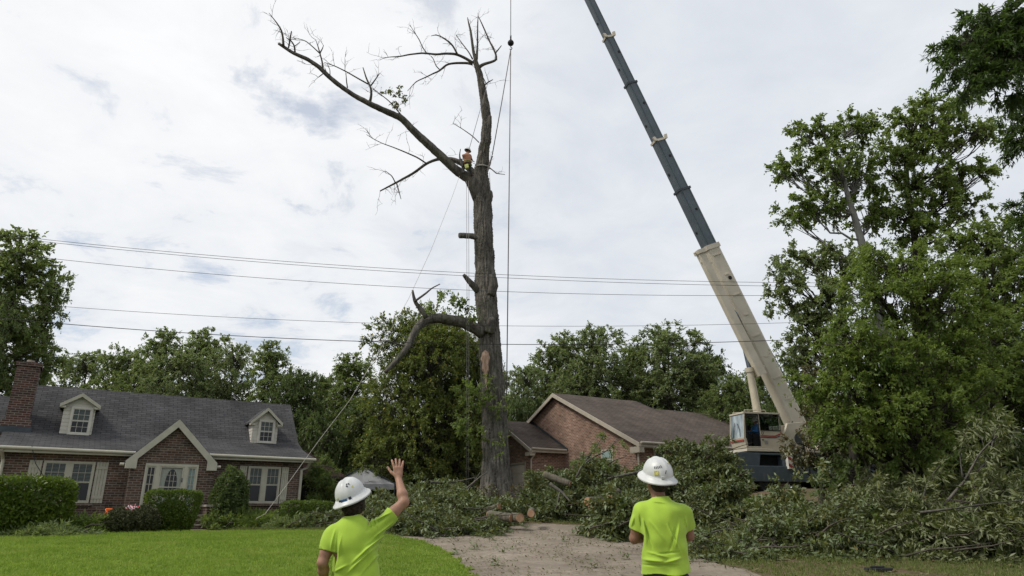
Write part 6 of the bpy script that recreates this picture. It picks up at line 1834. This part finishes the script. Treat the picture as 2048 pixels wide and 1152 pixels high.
# local y forward is the crane's heading (-X of its frame)
rzo = ANG3+R(90)
def jo(f, s_, z): return np.array([s_, f, z])
Jo = dict(pelvis=jo(0, 0, .09), neck=jo(.0, 0, .58), head=jo(.04, 0, .72), shoR=jo(.02, .18, .52), shoL=jo(.02, -.18, .52), elbR=jo(.16, .23, .27), elbL=jo(.16, -.23, .27), wriR=jo(.40, .17, .30), wriL=jo(.40, -.17, .30),
          hipR=jo(.04, .09, .06), hipL=jo(.04, -.09, .06), kneR=jo(.44, .12, .12), kneL=jo(.44, -.12, .12), ankR=jo(.5, .12, -.30), ankL=jo(.5, -.12, -.30), toeR=jo(.66, .12, -.36), toeL=jo(.66, -.12, -.36))
opr = make_person(Jo, oo, rzo, 'crane operator in blue shirt seated in the beige cab', 'skin_dark', 'blue', 'charcoal', h=.012, hair_len=0, brim=False,
            hands=(dict(dirn=(0, 1, -.1), palm_n=(0, 0, -1), thumb_side=(-1, 0, 0), curl=.7), dict(dirn=(0, 1, -.1), palm_n=(0, 0, -1), thumb_side=(1, 0, 0), curl=.7)), sleeve_long=True, hemlow=0)

# ================================================================== BRUSH HEAPS
def brush_heap(name, label, foot, nb, seed, mat='leaf_brush', ll=.15, lw=.42, blen=1.5, group=None, lpt=8, ntw=4, tl=.42, up=(.0, .9), cat='brush heap', wood_r=.016, cross=.0, t0=.25):
    """foot: list of (x, y, rx, ry, height). cut leafy branches thrown on top of each other"""
    rng = np.random.default_rng(seed)
    org = np.array([foot[0][0], foot[0][1], gz(foot[0][0], foot[0][1])])
    root = empty(name, org, 0, label, cat, group)
    Wt = np.array([f[2]*f[3]*f[4]**.6 for f in foot]); Wt /= Wt.sum()
    Cs, Os, tubes = [], [], []
    for b in range(nb):
        if b % 6 == 0:
            x, y, rx, ry, hh = foot[rng.choice(len(foot), p=Wt)]
            a0 = rng.uniform(0, 2*np.pi); rr0 = rng.uniform(0, 1)**.55; daz = rng.normal()*.8; hz = rng.uniform(.45, 1.12)
        a = a0+rng.normal()*.18/max(.25, rr0); rr = min(1, max(0, rr0+rng.normal()*.10))
        bx, by = x+math.cos(a)*rx*rr, y+math.sin(a)*ry*rr
        prof = hh*(1-rr**2.2)
        z = gz(bx, by)+max(.05, prof)*min(1.05, hz*rng.uniform(.55, 1.0))
        az = a0+daz+rng.normal()*.3; el = rng.uniform(*up) if rr < .8 else rng.uniform(-.3, .3)
        d = np.array([math.cos(az)*math.cos(el), math.sin(az)*math.cos(el), math.sin(el)])
        l = blen*rng.uniform(.5, 1.2)*(1 if rr < .7 else .7)
        p = np.array([bx, by, z])-d*l*.5; P = [p]
        for i in range(5):
            d = d+rng.normal(size=3)*.13; d[2] -= .13; d /= np.linalg.norm(d); P.append(P[-1]+d*l/5)
        P = np.array(P); P[:, 2] = np.maximum(P[:, 2], ground(P[:, 0], P[:, 1])+.03)
        P -= org
        tubes.append((P, np.linspace(wood_r*rng.uniform(.6, 1.5), .004, 6)))
        if rng.random() < .22:
            sk = P[0]+rdir(rng, 1)[0]*(.5, .5, .1); dd = d*(1, 1, 0)+rdir(rng, 1)[0]*.5; dd[2] = abs(dd[2])*.8; Lk = blen*rng.uniform(.6, 1.3)
            tubes.append((np.array([sk, sk+dd*Lk*.35+(0, 0, .05), sk+dd*Lk*.7, sk+dd*Lk+rdir(rng, 1)[0]*.12]), np.array([.024, .019, .013, .006])))
        for i in (1, 2, 3, 4, 5):
            for _ in range(2):
                sd = rdir(rng, 1)[0]*.8; sd[2] = abs(sd[2])*.5; q = P[i]+sd*l*.16
                Cs.append(q); Os.append(d*.7+sd); 
                if rng.random() < .4: tubes.append((np.array([P[i], (P[i]+q)/2+sd*.02, q]), np.array([.007, .006, .003])))
    C = np.array(Cs); O = np.array(Os); O /= np.linalg.norm(O, axis=1)[:, None]
    V, F, segs = spray(rng, C, O, ntw, tl, lpt, ll, lw, spread=.75, droop=.2, upn=.6, t0=t0)
    g = ground(V[:, 0]+org[0], V[:, 1]+org[1])-org[2]
    V[:, 2] = np.maximum(V[:, 2], g+.01)
    link_mesh('branches', tubes_mesh('branches', tubes, 6), M['twig'], root)
    link_mesh('leaves', np_mesh('leaves', V, F), M[mat], root)
    return root
def ft(px, D, hw, dy, hh):
    p = at(px, 1020, D); m = mpp(px, 1000, D); return (p[0], D, hw*m, dy, hh)
def heap(lb, feet, nb, seed, **k): return brush_heap('brush_heap', lb, [ft(*f) for f in feet], nb, seed, group='heaps of cut branches', **k)
heap('low heap of cut brush beside the clipped hedge at the cottage corner', [(640, 25.3, 70, 1.2, .5), (720, 25.5, 60, 1.4, .7)], 130, 301, ll=.15)
heap('brush heap behind the raised arm, in front of the canopy', [(790, 26.0, 70, 1.5, .95), (740, 27, 60, 1.3, 1.0)], 150, 302, ll=.15)
heap('low wide brush spread left of the big trunk at the lawn edge', [(850, 22.2, 70, 1.5, .55), (925, 22.0, 55, 1.3, .4), (780, 23.4, 60, 1.0, .6), (870, 24.6, 80, 1.2, .75)], 300, 303, ll=.15)
heap('brush heap right against the left foot of the big trunk', [(880, 28.0, 90, 1.5, .9), (945, 27.5, 60, 1.2, .5)], 170, 304, ll=.15)
heap('low brush in front of the big trunk behind the cut logs', [(985, 25.2, 70, 1.1, .4), (940, 24.6, 60, 1.0, .45), (1040, 26.2, 40, .8, .5)], 120, 305, ll=.14)
heap('tall brush heap right of the white garage door', [(1098, 28.0, 42, 1.2, 1.7), (1120, 27.0, 60, 1.4, 1.6), (1050, 27.0, 30, .8, .6)], 200, 306, ll=.16)
heap('tall brush heap in front of the red brick gable', [(1190, 28.0, 90, 1.4, 2.2), (1150, 26.3, 70, 1.2, 1.2)], 250, 307, ll=.16)
heap('brush heap in front of the corner downspout of the brick house', [(1260, 27.5, 70, 1.3, 2.0), (1280, 25.5, 70, 1.2, 1.2)], 190, 308, ll=.16)
heap('tallest greyish brush heap left of the crane cab', [(1370, 28.2, 75, 1.4, 3.0), (1420, 27.5, 55, 1.3, 2.9)], 300, 309, ll=.16, up=(.2, .9))
heap('dark leafy heap just left of the right worker', [(1225, 20.8, 55, 1.0, 1.3)], 90, 310, ll=.17, mat='leaf_brush')
heap('brush heap seen over the right worker\'s shoulders', [(1330, 24, 110, 1.3, 1.6), (1420, 23.0, 60, 1.2, 1.5)], 220, 311, ll=.16)
heap('heap of leafy boughs in front of the crane\'s grey body', [(1480, 25.0, 70, 1.3, .9), (1560, 25.0, 70, 1.3, .7)], 150, 312, ll=.17, mat='leaf_tall')
heap('near left end of the big brush pile at the drive edge', [(1560, 17.2, 40, .9, .85), (1575, 18.6, 45, 1.2, 1.3)], 110, 313, ll=.14, lw=.4, blen=1.0)
heap('middle of the big brush pile under the rear of the crane truck', [(1640, 17.2, 90, 1.5, 1.25), (1600, 19.0, 90, 1.3, 1.35)], 270, 314, ll=.14, lw=.4)
heap('olive part of the big brush pile below the bright bushy tree', [(1770, 17.2, 90, 1.5, 1.45), (1740, 18.8, 90, 1.3, 1.5)], 270, 315, ll=.15, lw=.34, mat='leaf_long', t0=.55)
heap('drooping leafy boughs of the big brush pile near the road', [(1890, 16.4, 90, 1.4, 1.2), (1870, 18.5, 90, 1.4, 1.5)], 230, 316, ll=.18, lw=.24, mat='leaf_long', t0=.7, lpt=9)
heap('right end of the big brush pile at the picture edge', [(2010, 16.0, 90, 1.4, 1.5), (2060, 17.5, 90, 1.5, 2.2)], 240, 317, ll=.18, lw=.24, mat='leaf_long', t0=.7, lpt=9)
heap('low sprigs lying at the drive edge right of the right worker', [(1440, 16.6, 40, .7, .35)], 45, 318, ll=.14)
def leafy_branch(label, pts, D0, D1, seed, mat='leaf_long', r=.03, dens=5, ll=.17, tl=.4, grp='single cut branches', start=.45, lw=.24, twm=1.0):
    P = np.array([at(x, y, D0+(D1-D0)*i/(len(pts)-1)) for i, (x, y) in enumerate(pts)]); org = P[0].copy(); P -= org
    Q, rr = resample(P, np.linspace(r, r*.3, len(P)), 16)
    root = empty('cut_branch', org, 0, label, 'branch', grp)
    rng = np.random.default_rng(seed)
    seg = np.linalg.norm(np.diff(Q, axis=0), axis=1).sum()
    tw_ = grow_twigs([(Q[5:], rr[5:])], rng, 2.2*twm, .6, 1, r*.4, .25)
    link_mesh('stem', tubes_mesh('stem', [(Q, rr)]+tw_, 8), M['limb'], root, smooth=True)
    C, O = [], []
    for t, _ in tw_:
        C += [t[2], t[4]]; O += [t[4]-t[2]]*2
    for k in range(int(seg*dens)):
        j = rng.integers(int(16*start), 16); C.append(Q[j]+rdir(rng, 1)[0]*.1); O.append(rdir(rng, 1)[0]*.6+(Q[min(15, j+1)]-Q[j-1])*2)
    if dens > 0:
        C, O = np.array(C), np.array(O); O /= np.linalg.norm(O, axis=1)[:, None]
        V, F, s_ = spray(rng, C, O, 4, tl, 7, ll, lw, spread=.6, droop=.35, upn=.6, t0=.55)
        link_mesh('leaves', np_mesh('leaves', V, F), M[mat], root)
    return root
leafy_branch('forked branch arching up with leafy tips at the far right of the brush pile', [(1888, 1010), (1930, 960), (1975, 925), (1990, 870), (2003, 845)], 16.3, 16.0, 401, r=.035, start=.6)
leafy_branch('tall arching branch with drooping leaves near the right picture edge', [(1930, 960), (1960, 905), (1985, 880), (2020, 850), (2046, 870)], 16.2, 15.8, 402, r=.025, start=.4)
leafy_branch('bare pale branch rising from the brush pile with a leafy tuft on top', [(1842, 1012), (1852, 975), (1864, 950), (1880, 930)], 16.6, 16.6, 403, r=.03, start=.7, twm=.5)
leafy_branch('long leafy branch reaching out level at the right edge', [(1840, 1025), (1900, 1018), (1970, 1008), (2048, 1000)], 15.6, 15.2, 404, r=.03, start=.3)
leafy_branch('upright thin stem in front of the dark undergrowth at the right', [(1925, 955), (1920, 910), (1928, 870), (1938, 845)], 16.8, 17, 405, r=.02, start=.5)
leafy_branch('V shaped branch standing up against the red brick gable', [(1152, 955), (1163, 932), (1178, 912), (1190, 897), (1210, 865)], 26, 26, 406, 'leaf_tall', .04, 3.0, .15, start=.7, twm=.6)
leafy_branch('second arm of the forked branch by the gable window', [(1163, 931), (1185, 915), (1212, 903), (1235, 880)], 26, 26, 407, 'leaf_tall', .035, 3.0, .15, start=.6, twm=.6)
leafy_branch('dark bare branch poking out left behind the right worker\'s hat', [(1279, 944), (1250, 950), (1215, 957)], 24.5, 24.3, 408, r=.06, dens=0, twm=.4)
leafy_branch('thin dead branch leaning on the trunk foot from the left', [(905, 1005), (935, 975), (965, 950), (975, 944)], 26.5, 27.5, 409, r=.05, dens=0, twm=.6)
leafy_branch('second dead branch crossing beside the trunk foot', [(920, 1000), (945, 968), (960, 945)], 26.8, 27.8, 410, r=.04, dens=0, twm=.5)
leafy_branch('long level pole lying in the brush left of the trunk', [(862, 964), (890, 966), (920, 962), (955, 954)], 27, 28, 411, r=.05, dens=0, twm=.3)
leafy_branch('curved bare branch lying on the bank right of the right worker', [(1378, 1094), (1400, 1075), (1430, 1062), (1460, 1058), (1492, 1060)], 17.5, 17.8, 412, r=.035, dens=0, twm=.5)
leafy_branch('slanting dark branch in the heap left of the stacked logs', [(1100, 968), (1125, 985), (1140, 1003)], 24.5, 24.0, 413, r=.07, dens=0, twm=.3)
leafy_branch('pale peeled stick on the soil in front of the stacked logs', [(1188, 1034), (1196, 1046), (1212, 1054)], 22.0, 21.7, 414, r=.04, dens=0, twm=.3)

# ---- logs
def log(label, a, b, r, Da, Db, r2=None, seed=1, grp='cut logs'):
    A, B = at(a[0], a[1], Da), at(b[0], b[1], Db); org = A
    rad = r*mpp(*a, Da); rad2 = (r2 or r)*mpp(*b, Db)
    # let it rest on the soil, not hang above it
    e = empty('log', org, 0, label, 'log', grp)
    P = np.linspace(A, B, 6)-org; n = max(14, int(np.linalg.norm(B-A)*14))
    V, F = bark_tube(P, np.linspace(rad, rad2, 6), 28, n, .02, seed)
    link_mesh('bark', np_mesh('bark', V, F), M['log'], e, smooth=True)
    d = (B-A)/np.linalg.norm(B-A)
    for p, rr, sg in ((P[0], rad, -1), (P[-1], rad2, 1)):
        m = MB(); m.cyl(p+d*sg*-.01, p+d*sg*.018, rr*.93, rr*.93, 24); m.build('cut_face', M['cut'], e)
log('large log with cut end facing left, lowest of the stacked logs', (1187, 1016), (1219, 1015), 12, 23.0, 23.8, seed=501)
log('log with a pale cut end resting above the lowest log', (1175, 1003), (1206, 1002), 8.5, 23.7, 24.3, seed=502)
log('short log seen end on beside the right end of the stack', (1225, 1000), (1231, 990), 10, 23.6, 24.6, seed=503)
log('log tilted to show its reddish cut face on top of the stack', (1219, 990), (1236, 983), 6.5, 23.6, 24.3, seed=504)
log('long pale limb section half buried in the brush in front of the gable', (1089, 949), (1140, 968), 6.5, 26.3, 25.9, seed=505)
log('mossy log lying on the soil below the big trunk', (978, 1030), (1022, 1036), 8.5, 23.4, 22.9, seed=506)
log('short log with brown cut end right of the mossy one', (1026, 1035), (1040, 1036), 9, 23.3, 22.6, seed=507)
log('small log whose oval cut face shows at the right, alone on the soil', (1063, 1022), (1062, 1027), 7.5, 23.8, 22.9, seed=508)
log('leaning log with reddish end nearest the trunk foot', (972, 1022), (999, 1013), 7, 24.8, 24.4, seed=509)
log('split piece of pale brown wood left of the trunk in the brush', (851, 1010), (872, 995), 8, 25.5, 25.7, r2=6, seed=510)

# ================================================================== SHRUBS
def shrub(name, label, cat, px, D, rx, ry, hh, mat, seed, shape='ell', dens=420, ll=.055, lw=.55, taper=1.0, group='shrubs along the cottage front', fuzz=.05, z0=0.0, loose=False):
    rng = np.random.default_rng(seed)
    p = at(px, 1030, D); m = mpp(px, 1000, D); rx = rx*m
    org = np.array([p[0], D, gz(p[0], D)+z0]); e = empty(name, org, ANG1 if shape == 'box' else 0, label, cat, group)
    n = int(dens*(rx*ry*4+ (rx+ry)*2*hh)*2.6); ll *= 1.3
    if shape == 'ell':
        d = rdir(rng, n); d[:, 2] = np.abs(d[:, 2])*1.0-.25*(rng.random(n) < .35)
        depth = 1-np.abs(rng.normal(size=n))*.13
        ns = .08*np.sin(d[:, 0]*9+seed)*np.sin(d[:, 2]*8)+.06*np.sin(d[:, 1]*13+d[:, 0]*7)
        P = d*np.array([rx, ry, hh*.62])*(depth+ns)[:, None]+np.array([0, 0, hh*.38]); N = d
    else:
        u = rng.uniform(-1, 1, (n, 3)); f = rng.integers(0, 5, n)
        for q, (ax, sg) in enumerate(((0, -1), (0, 1), (1, -1), (1, 1), (2, 1))): u[f == q, ax] = sg
        # round the corners
        v = u/np.maximum(1, (np.abs(u)**7).sum(1)**(1/7))[:, None]
        v *= (1-np.abs(rng.normal(size=n))*.05)[:, None]
        z = (v[:, 2]+1)/2
        tp = taper+(1-taper)*z
        P = np.stack([v[:, 0]*rx*tp, v[:, 1]*ry*tp, z*hh], 1); N = u/np.linalg.norm(u, axis=1)[:, None]
        P += .02*np.sin(P[:, [1, 2, 0]]*9)
    P = P+rdir(rng, n)*fuzz*rng.random((n, 1))
    A = N*.5+rdir(rng, n)*.8; A[:, 2] += .25
    l = ll*rng.uniform(.6, 1.4, n)
    V, F = leaf_arrays(P, A, N+rdir(rng, n)*.8, l, l*lw)
    st = [(np.array([[0, 0, -.1], [math.cos(a)*rx*.3, math.sin(a)*ry*.3, hh*.4], [math.cos(a)*rx*.7, math.sin(a)*ry*.7, hh*.75]]), np.array([.02, .014, .006])) for a in np.linspace(0, 5.8, 9)]
    link_mesh('stems', tubes_mesh('stems', st, 6), M['twig'], e)
    # dense inner foliage
    m2 = int(n*.5); d = rdir(rng, m2); d[:, 2] = np.abs(d[:, 2]); P2 = d*np.array([rx, ry, hh*.9])*(.55+.3*rng.random((m2, 1)))*(1, 1, 1)
    if taper != 1: P2[:, :2] *= .8
    l2 = ll*2.2*rng.uniform(.7, 1.3, m2); V2, F2_ = leaf_arrays(P2, rdir(rng, m2), rdir(rng, m2), l2, l2*.7)
    link_mesh('foliage', np_mesh('foliage', np.vstack([V, V2]), np.vstack([F, F2_+len(V)])), M[mat], e)
    return e
shrub('hedge', 'wide dark hedge under the left window at the picture edge', 'hedge', 20, 19.8, 100, .8, 1.45, 'leaf_hedge', 601, 'box', 520, .075, fuzz=.14)
shrub('hedge', 'clipped hedge with narrow foot standing in front of the porch door', 'hedge', 343, 22.6, 53, .55, 1.18, 'leaf_hedge', 602, 'box', 1000, .042, taper=.72)
shrub('hedge', 'low clipped hedge at the right corner of the cottage', 'hedge', 612, 25.3, 48, .5, .85, 'leaf_hedge', 603, 'box', 900, .045)
shrub('round_bush', 'small round brownish bush, left one of the two before the porch', 'bush', 238, 20.9, 28, .42, .68, 'leaf_box', 604, 'ell', 1500, .035, fuzz=.03)
shrub('round_bush', 'small round brownish bush touching the clipped porch hedge', 'bush', 290, 21.5, 30, .45, .74, 'leaf_box', 605, 'ell', 1500, .035, fuzz=.03)
shrub('tall_shrub', 'tall oval dark shrub between porch and right window', 'shrub', 456, 25.0, 34, .6, 1.95, 'leaf_dark', 606, 'ell', 800, .07, z0=.0)
def plants(label, px, D, hw, dy, hh, n, seed, mat='leaf_brush', ll=.16, lw=.22, name='leafy_plants'):
    """clumps of arching stems"""
    return brush_heap(name, label, [ft(px, D, hw, dy, hh)], n, seed, mat, ll, lw, .6, 'plants in the cottage bed', 7, 3, .28, (.6, 1.3), 'plants', .006)
plants('light green leafy plants below the left window, beside the round bushes', 152, 20.4, 55, .6, .45, 75, 611, 'leaf_bright')
plants('low leafy ground plants at the left lawn edge', 120, 19.3, 90, .3, .1, 45, 612, 'leaf_wood')
plants('grassy arching plants under the right window', 500, 25.0, 48, .6, .35, 60, 613, 'leaf_bright', .2, .12)
plants('leafy plants at the foot of the tall oval shrub', 440, 24.4, 24, .4, .3, 26, 614, 'leaf_tall')
plants('light leafy plants between the window and the clipped corner hedge', 548, 25.4, 28, .5, .45, 34, 615, 'leaf_tall')
plants('spreading plants at the lawn edge before the corner hedge', 585, 24.3, 45, .4, .2, 42, 616, 'leaf_wood')
plants('pale feathery bush above the brown shed eave', 640, 31.0, 28, .8, 3.2, 60, 617, 'leaf_tall')

# small heap of coloured garden things by the wall
hp_ = at(248, 1024, 21.9)
tub = empty('orange_tub', (hp_[0]-.35, hp_[1], gz(hp_[0]-.35, hp_[1])+.28), .4, 'orange rounded garden tub behind the left round bush', 'tub')
m = MB(); m.lathe([(.14, 0), (.24, .02), (.28, .24), (.31, .27), (.27, .26), (.23, .06), (.02, .05)], n=20, ax=(.3, -.2, .8)); m.build('tub_shell', simple('orange_plastic', (.75, .14, .02), .4, .1, 4), tub, smooth=True)
cl = MB(); rng = np.random.default_rng(3)
nx_, ny_ = 26, 14; vs = []
for i in range(nx_):
    for j in range(ny_):
        vs.append((i*.028-.35, j*.026-.2, .10*math.sin(i*.7+j*.5)*math.sin(j*.9)+.04*math.sin(i*1.9)+.12*math.exp(-((i-13)/7)**2)))
cl.add(vs, [(i*ny_+j, (i+1)*ny_+j, (i+1)*ny_+j+1, i*ny_+j+1) for i in range(nx_-1) for j in range(ny_-1)])
def stripes():
    t = NT('striped_cloth', .85, .1); w_ = t.n('ShaderNodeTexWave', bands_direction='DIAGONAL'); w_.inputs['Scale'].default_value = 5; w_.inputs['Distortion'].default_value = 2
    t.l(t.tc, w_.inputs['Vector']); t.color(t.ramp(w_.outputs['Fac'], [(0.4, (.42, .035, .05)), (0.5, (.45, .45, .48)), (.75, (.40, .10, .14)), (.85, (.5, .5, .52))])); return t.m
clo = cl.build('blanket', stripes(), None, smooth=True, loc=(hp_[0]+.25, hp_[1], gz(hp_[0], hp_[1])+.54)); tag(clo, 'crumpled red and white striped cloth behind the round bushes', 'cloth')
sm_ = clo.modifiers.new('s', 'SOLIDIFY'); sm_.thickness = .02
bx_ = MB().box((-.45, -.22, -.05), (.5, .2, .42)); bxo = bx_.build('storage_box', M['concrete'], None, bevel=.02, loc=(hp_[0]+.25, hp_[1], gz(hp_[0], hp_[1]))); tag(bxo, 'low grey box under the striped cloth beside the porch', 'box')

# ================================================================== GRASS, LITTER
def scatter(name, n, seed, xr, yr, test, mat, ln, wd, flat=False, dz=.0, up=1.0, tuft=4):
    rng = np.random.default_rng(seed)
    x = rng.uniform(*xr, n); y = yr[0]+(yr[1]-yr[0])*rng.random(n)**1.15
    k = test(x, y); x, y = x[k], y[k]
    if tuft > 1:
        x = np.repeat(x, tuft)+rng.normal(size=len(x)*tuft)*.02; y = np.repeat(y, tuft)+rng.normal(size=len(y)*tuft)*.02
    m = len(x); P = np.stack([x, y, ground(x, y)+dz], 1)
    if flat:
        A = rdir(rng, m); A[:, 2] = np.abs(A[:, 2])*.35; N = rdir(rng, m)*.5; N[:, 2] += 1
    else:
        A = rdir(rng, m)*.55; A[:, 2] = up; N = rdir(rng, m); N[:, 2] *= .2
    l = ln*rng.uniform(.5, 1.35, m)
    V, F = leaf_arrays(P, A, N, l, np.full(m, wd)*rng.uniform(.7, 1.3, m))
    o = link_mesh(name, np_mesh(name, V, F), M[mat]); return o
o = scatter('lawn_grass', 110000, 701, (-19.5, .4), (1.0, 23.5), lambda x, y: in_lawn(x, y) & (x > -y*.95-2), 'grass_blade', .062, .014); tag(o, 'short bright green grass covering the mown lawn', 'grass', kind='stuff')
verge = lambda x, y: ~in_lawn(x-.1, y) & ~in_drive(x, y) & ~in_road(x, y) & (np.sin(x*1.7+2)*np.sin(y*1.3)+.6*np.sin(x*4.1+y*3.3) > -.8)
o = scatter('rough_grass', 70000, 702, (-9, 16), (11.0, 27), verge, 'grass_dull', .075, .012); tag(o, 'patchy dull grass on the soil around the driveway', 'grass', kind='stuff')
nd = lambda x, y: ~in_lawn(x+.15, y) & (y > 9)
o = scatter('leaf_litter', 5200, 703, (-6, 14), (10.5, 27), lambda x, y: nd(x, y) & ~in_drive(x, y) & ~((x > 4.5) & (y < 11)), 'litter', .10, .05, True, .01, tuft=1); tag(o, 'fallen leaves and chips lying on the soil', 'leaf litter', kind='stuff')
dl = lambda x, y: in_drive(x, y) & (np.sin(x*2.3+y*1.1)+np.sin(y*2.9-x) > -.9)
o = scatter('driveway_litter', 4800, 704, (-3, 6.5), (11, 23), dl, 'litter', .07, .03, True, .0, tuft=1); tag(o, 'scattered leaves and wood chips on the driveway', 'leaf litter', kind='stuff')
# small green sprigs on the drive
k = 0
for px, py, lb in ((905, 1077, 'leafy sprig on the driveway nearest the lawn corner'), (912, 1110, 'leafless little sprig on the driveway beside the lawn edge'), (955, 1098, 'small dark sprig in the left middle of the driveway'), (997, 1130, 'larger green sprig low in the middle of the driveway'), (983, 1080, 'flat green sprig high in the middle of the driveway'),
                   (1048, 1055, 'spreading green sprig at the far end of the driveway near the logs'), (1125, 1083, 'single curled leaf sprig right of the driveway middle'), (1184, 1136, 'green sprig left of the right worker low on the drive'), (1257, 1118, 'little leaf sprig touching the right worker\'s side'), (1388, 1122, 'sprig on the drive just right of the right worker'), (1010, 1104, 'lone stalk in the middle of the driveway')):
    p = on_ground(px, py); rng = np.random.default_rng(800+k); k += 1
    C = np.array([[0, 0, .03]]); O = np.array([[1, .2, .15]])
    V, F, s_ = spray(rng, C, O, 4, .30, 6, .11, .4, spread=1.2, droop=.1)
    V[:, 2] = np.maximum(V[:, 2], .006)
    V = V @ np.array([[math.cos(k), math.sin(k), 0], [-math.sin(k), math.cos(k), 0], [0, 0, 1]])
    V[:, 2] += ground(V[:, 0]+p[0], V[:, 1]+p[1])-p[2]
    o = link_mesh('leaf_sprig', np_mesh('leaf_sprig', V, F), M['leaf_brush'], loc=p); tag(o, lb, 'sprig', 'sprigs fallen on the driveway')
p = on_ground(1755, 1141)
m = MB(); m.prism([(-.25, -.1, 0), (.22, -.12, 0), (.28, .03, 0), (.1, .12, 0), (-.22, .1, 0)], (0, 0, 0), (0.02, 0, .05)); m.prism([(-.15, -.03, .05), (.1, -.05, .05), (.16, .04, .05), (-.1, .05, .05)], (0, 0, 0), (.01, 0, .03))
o = m.build('rubber_scrap', M['black'], None, bevel=.01, loc=(p[0], p[1], p[2])); tag(o, 'flat dark scrap lying on the grass verge near the road', 'scrap')
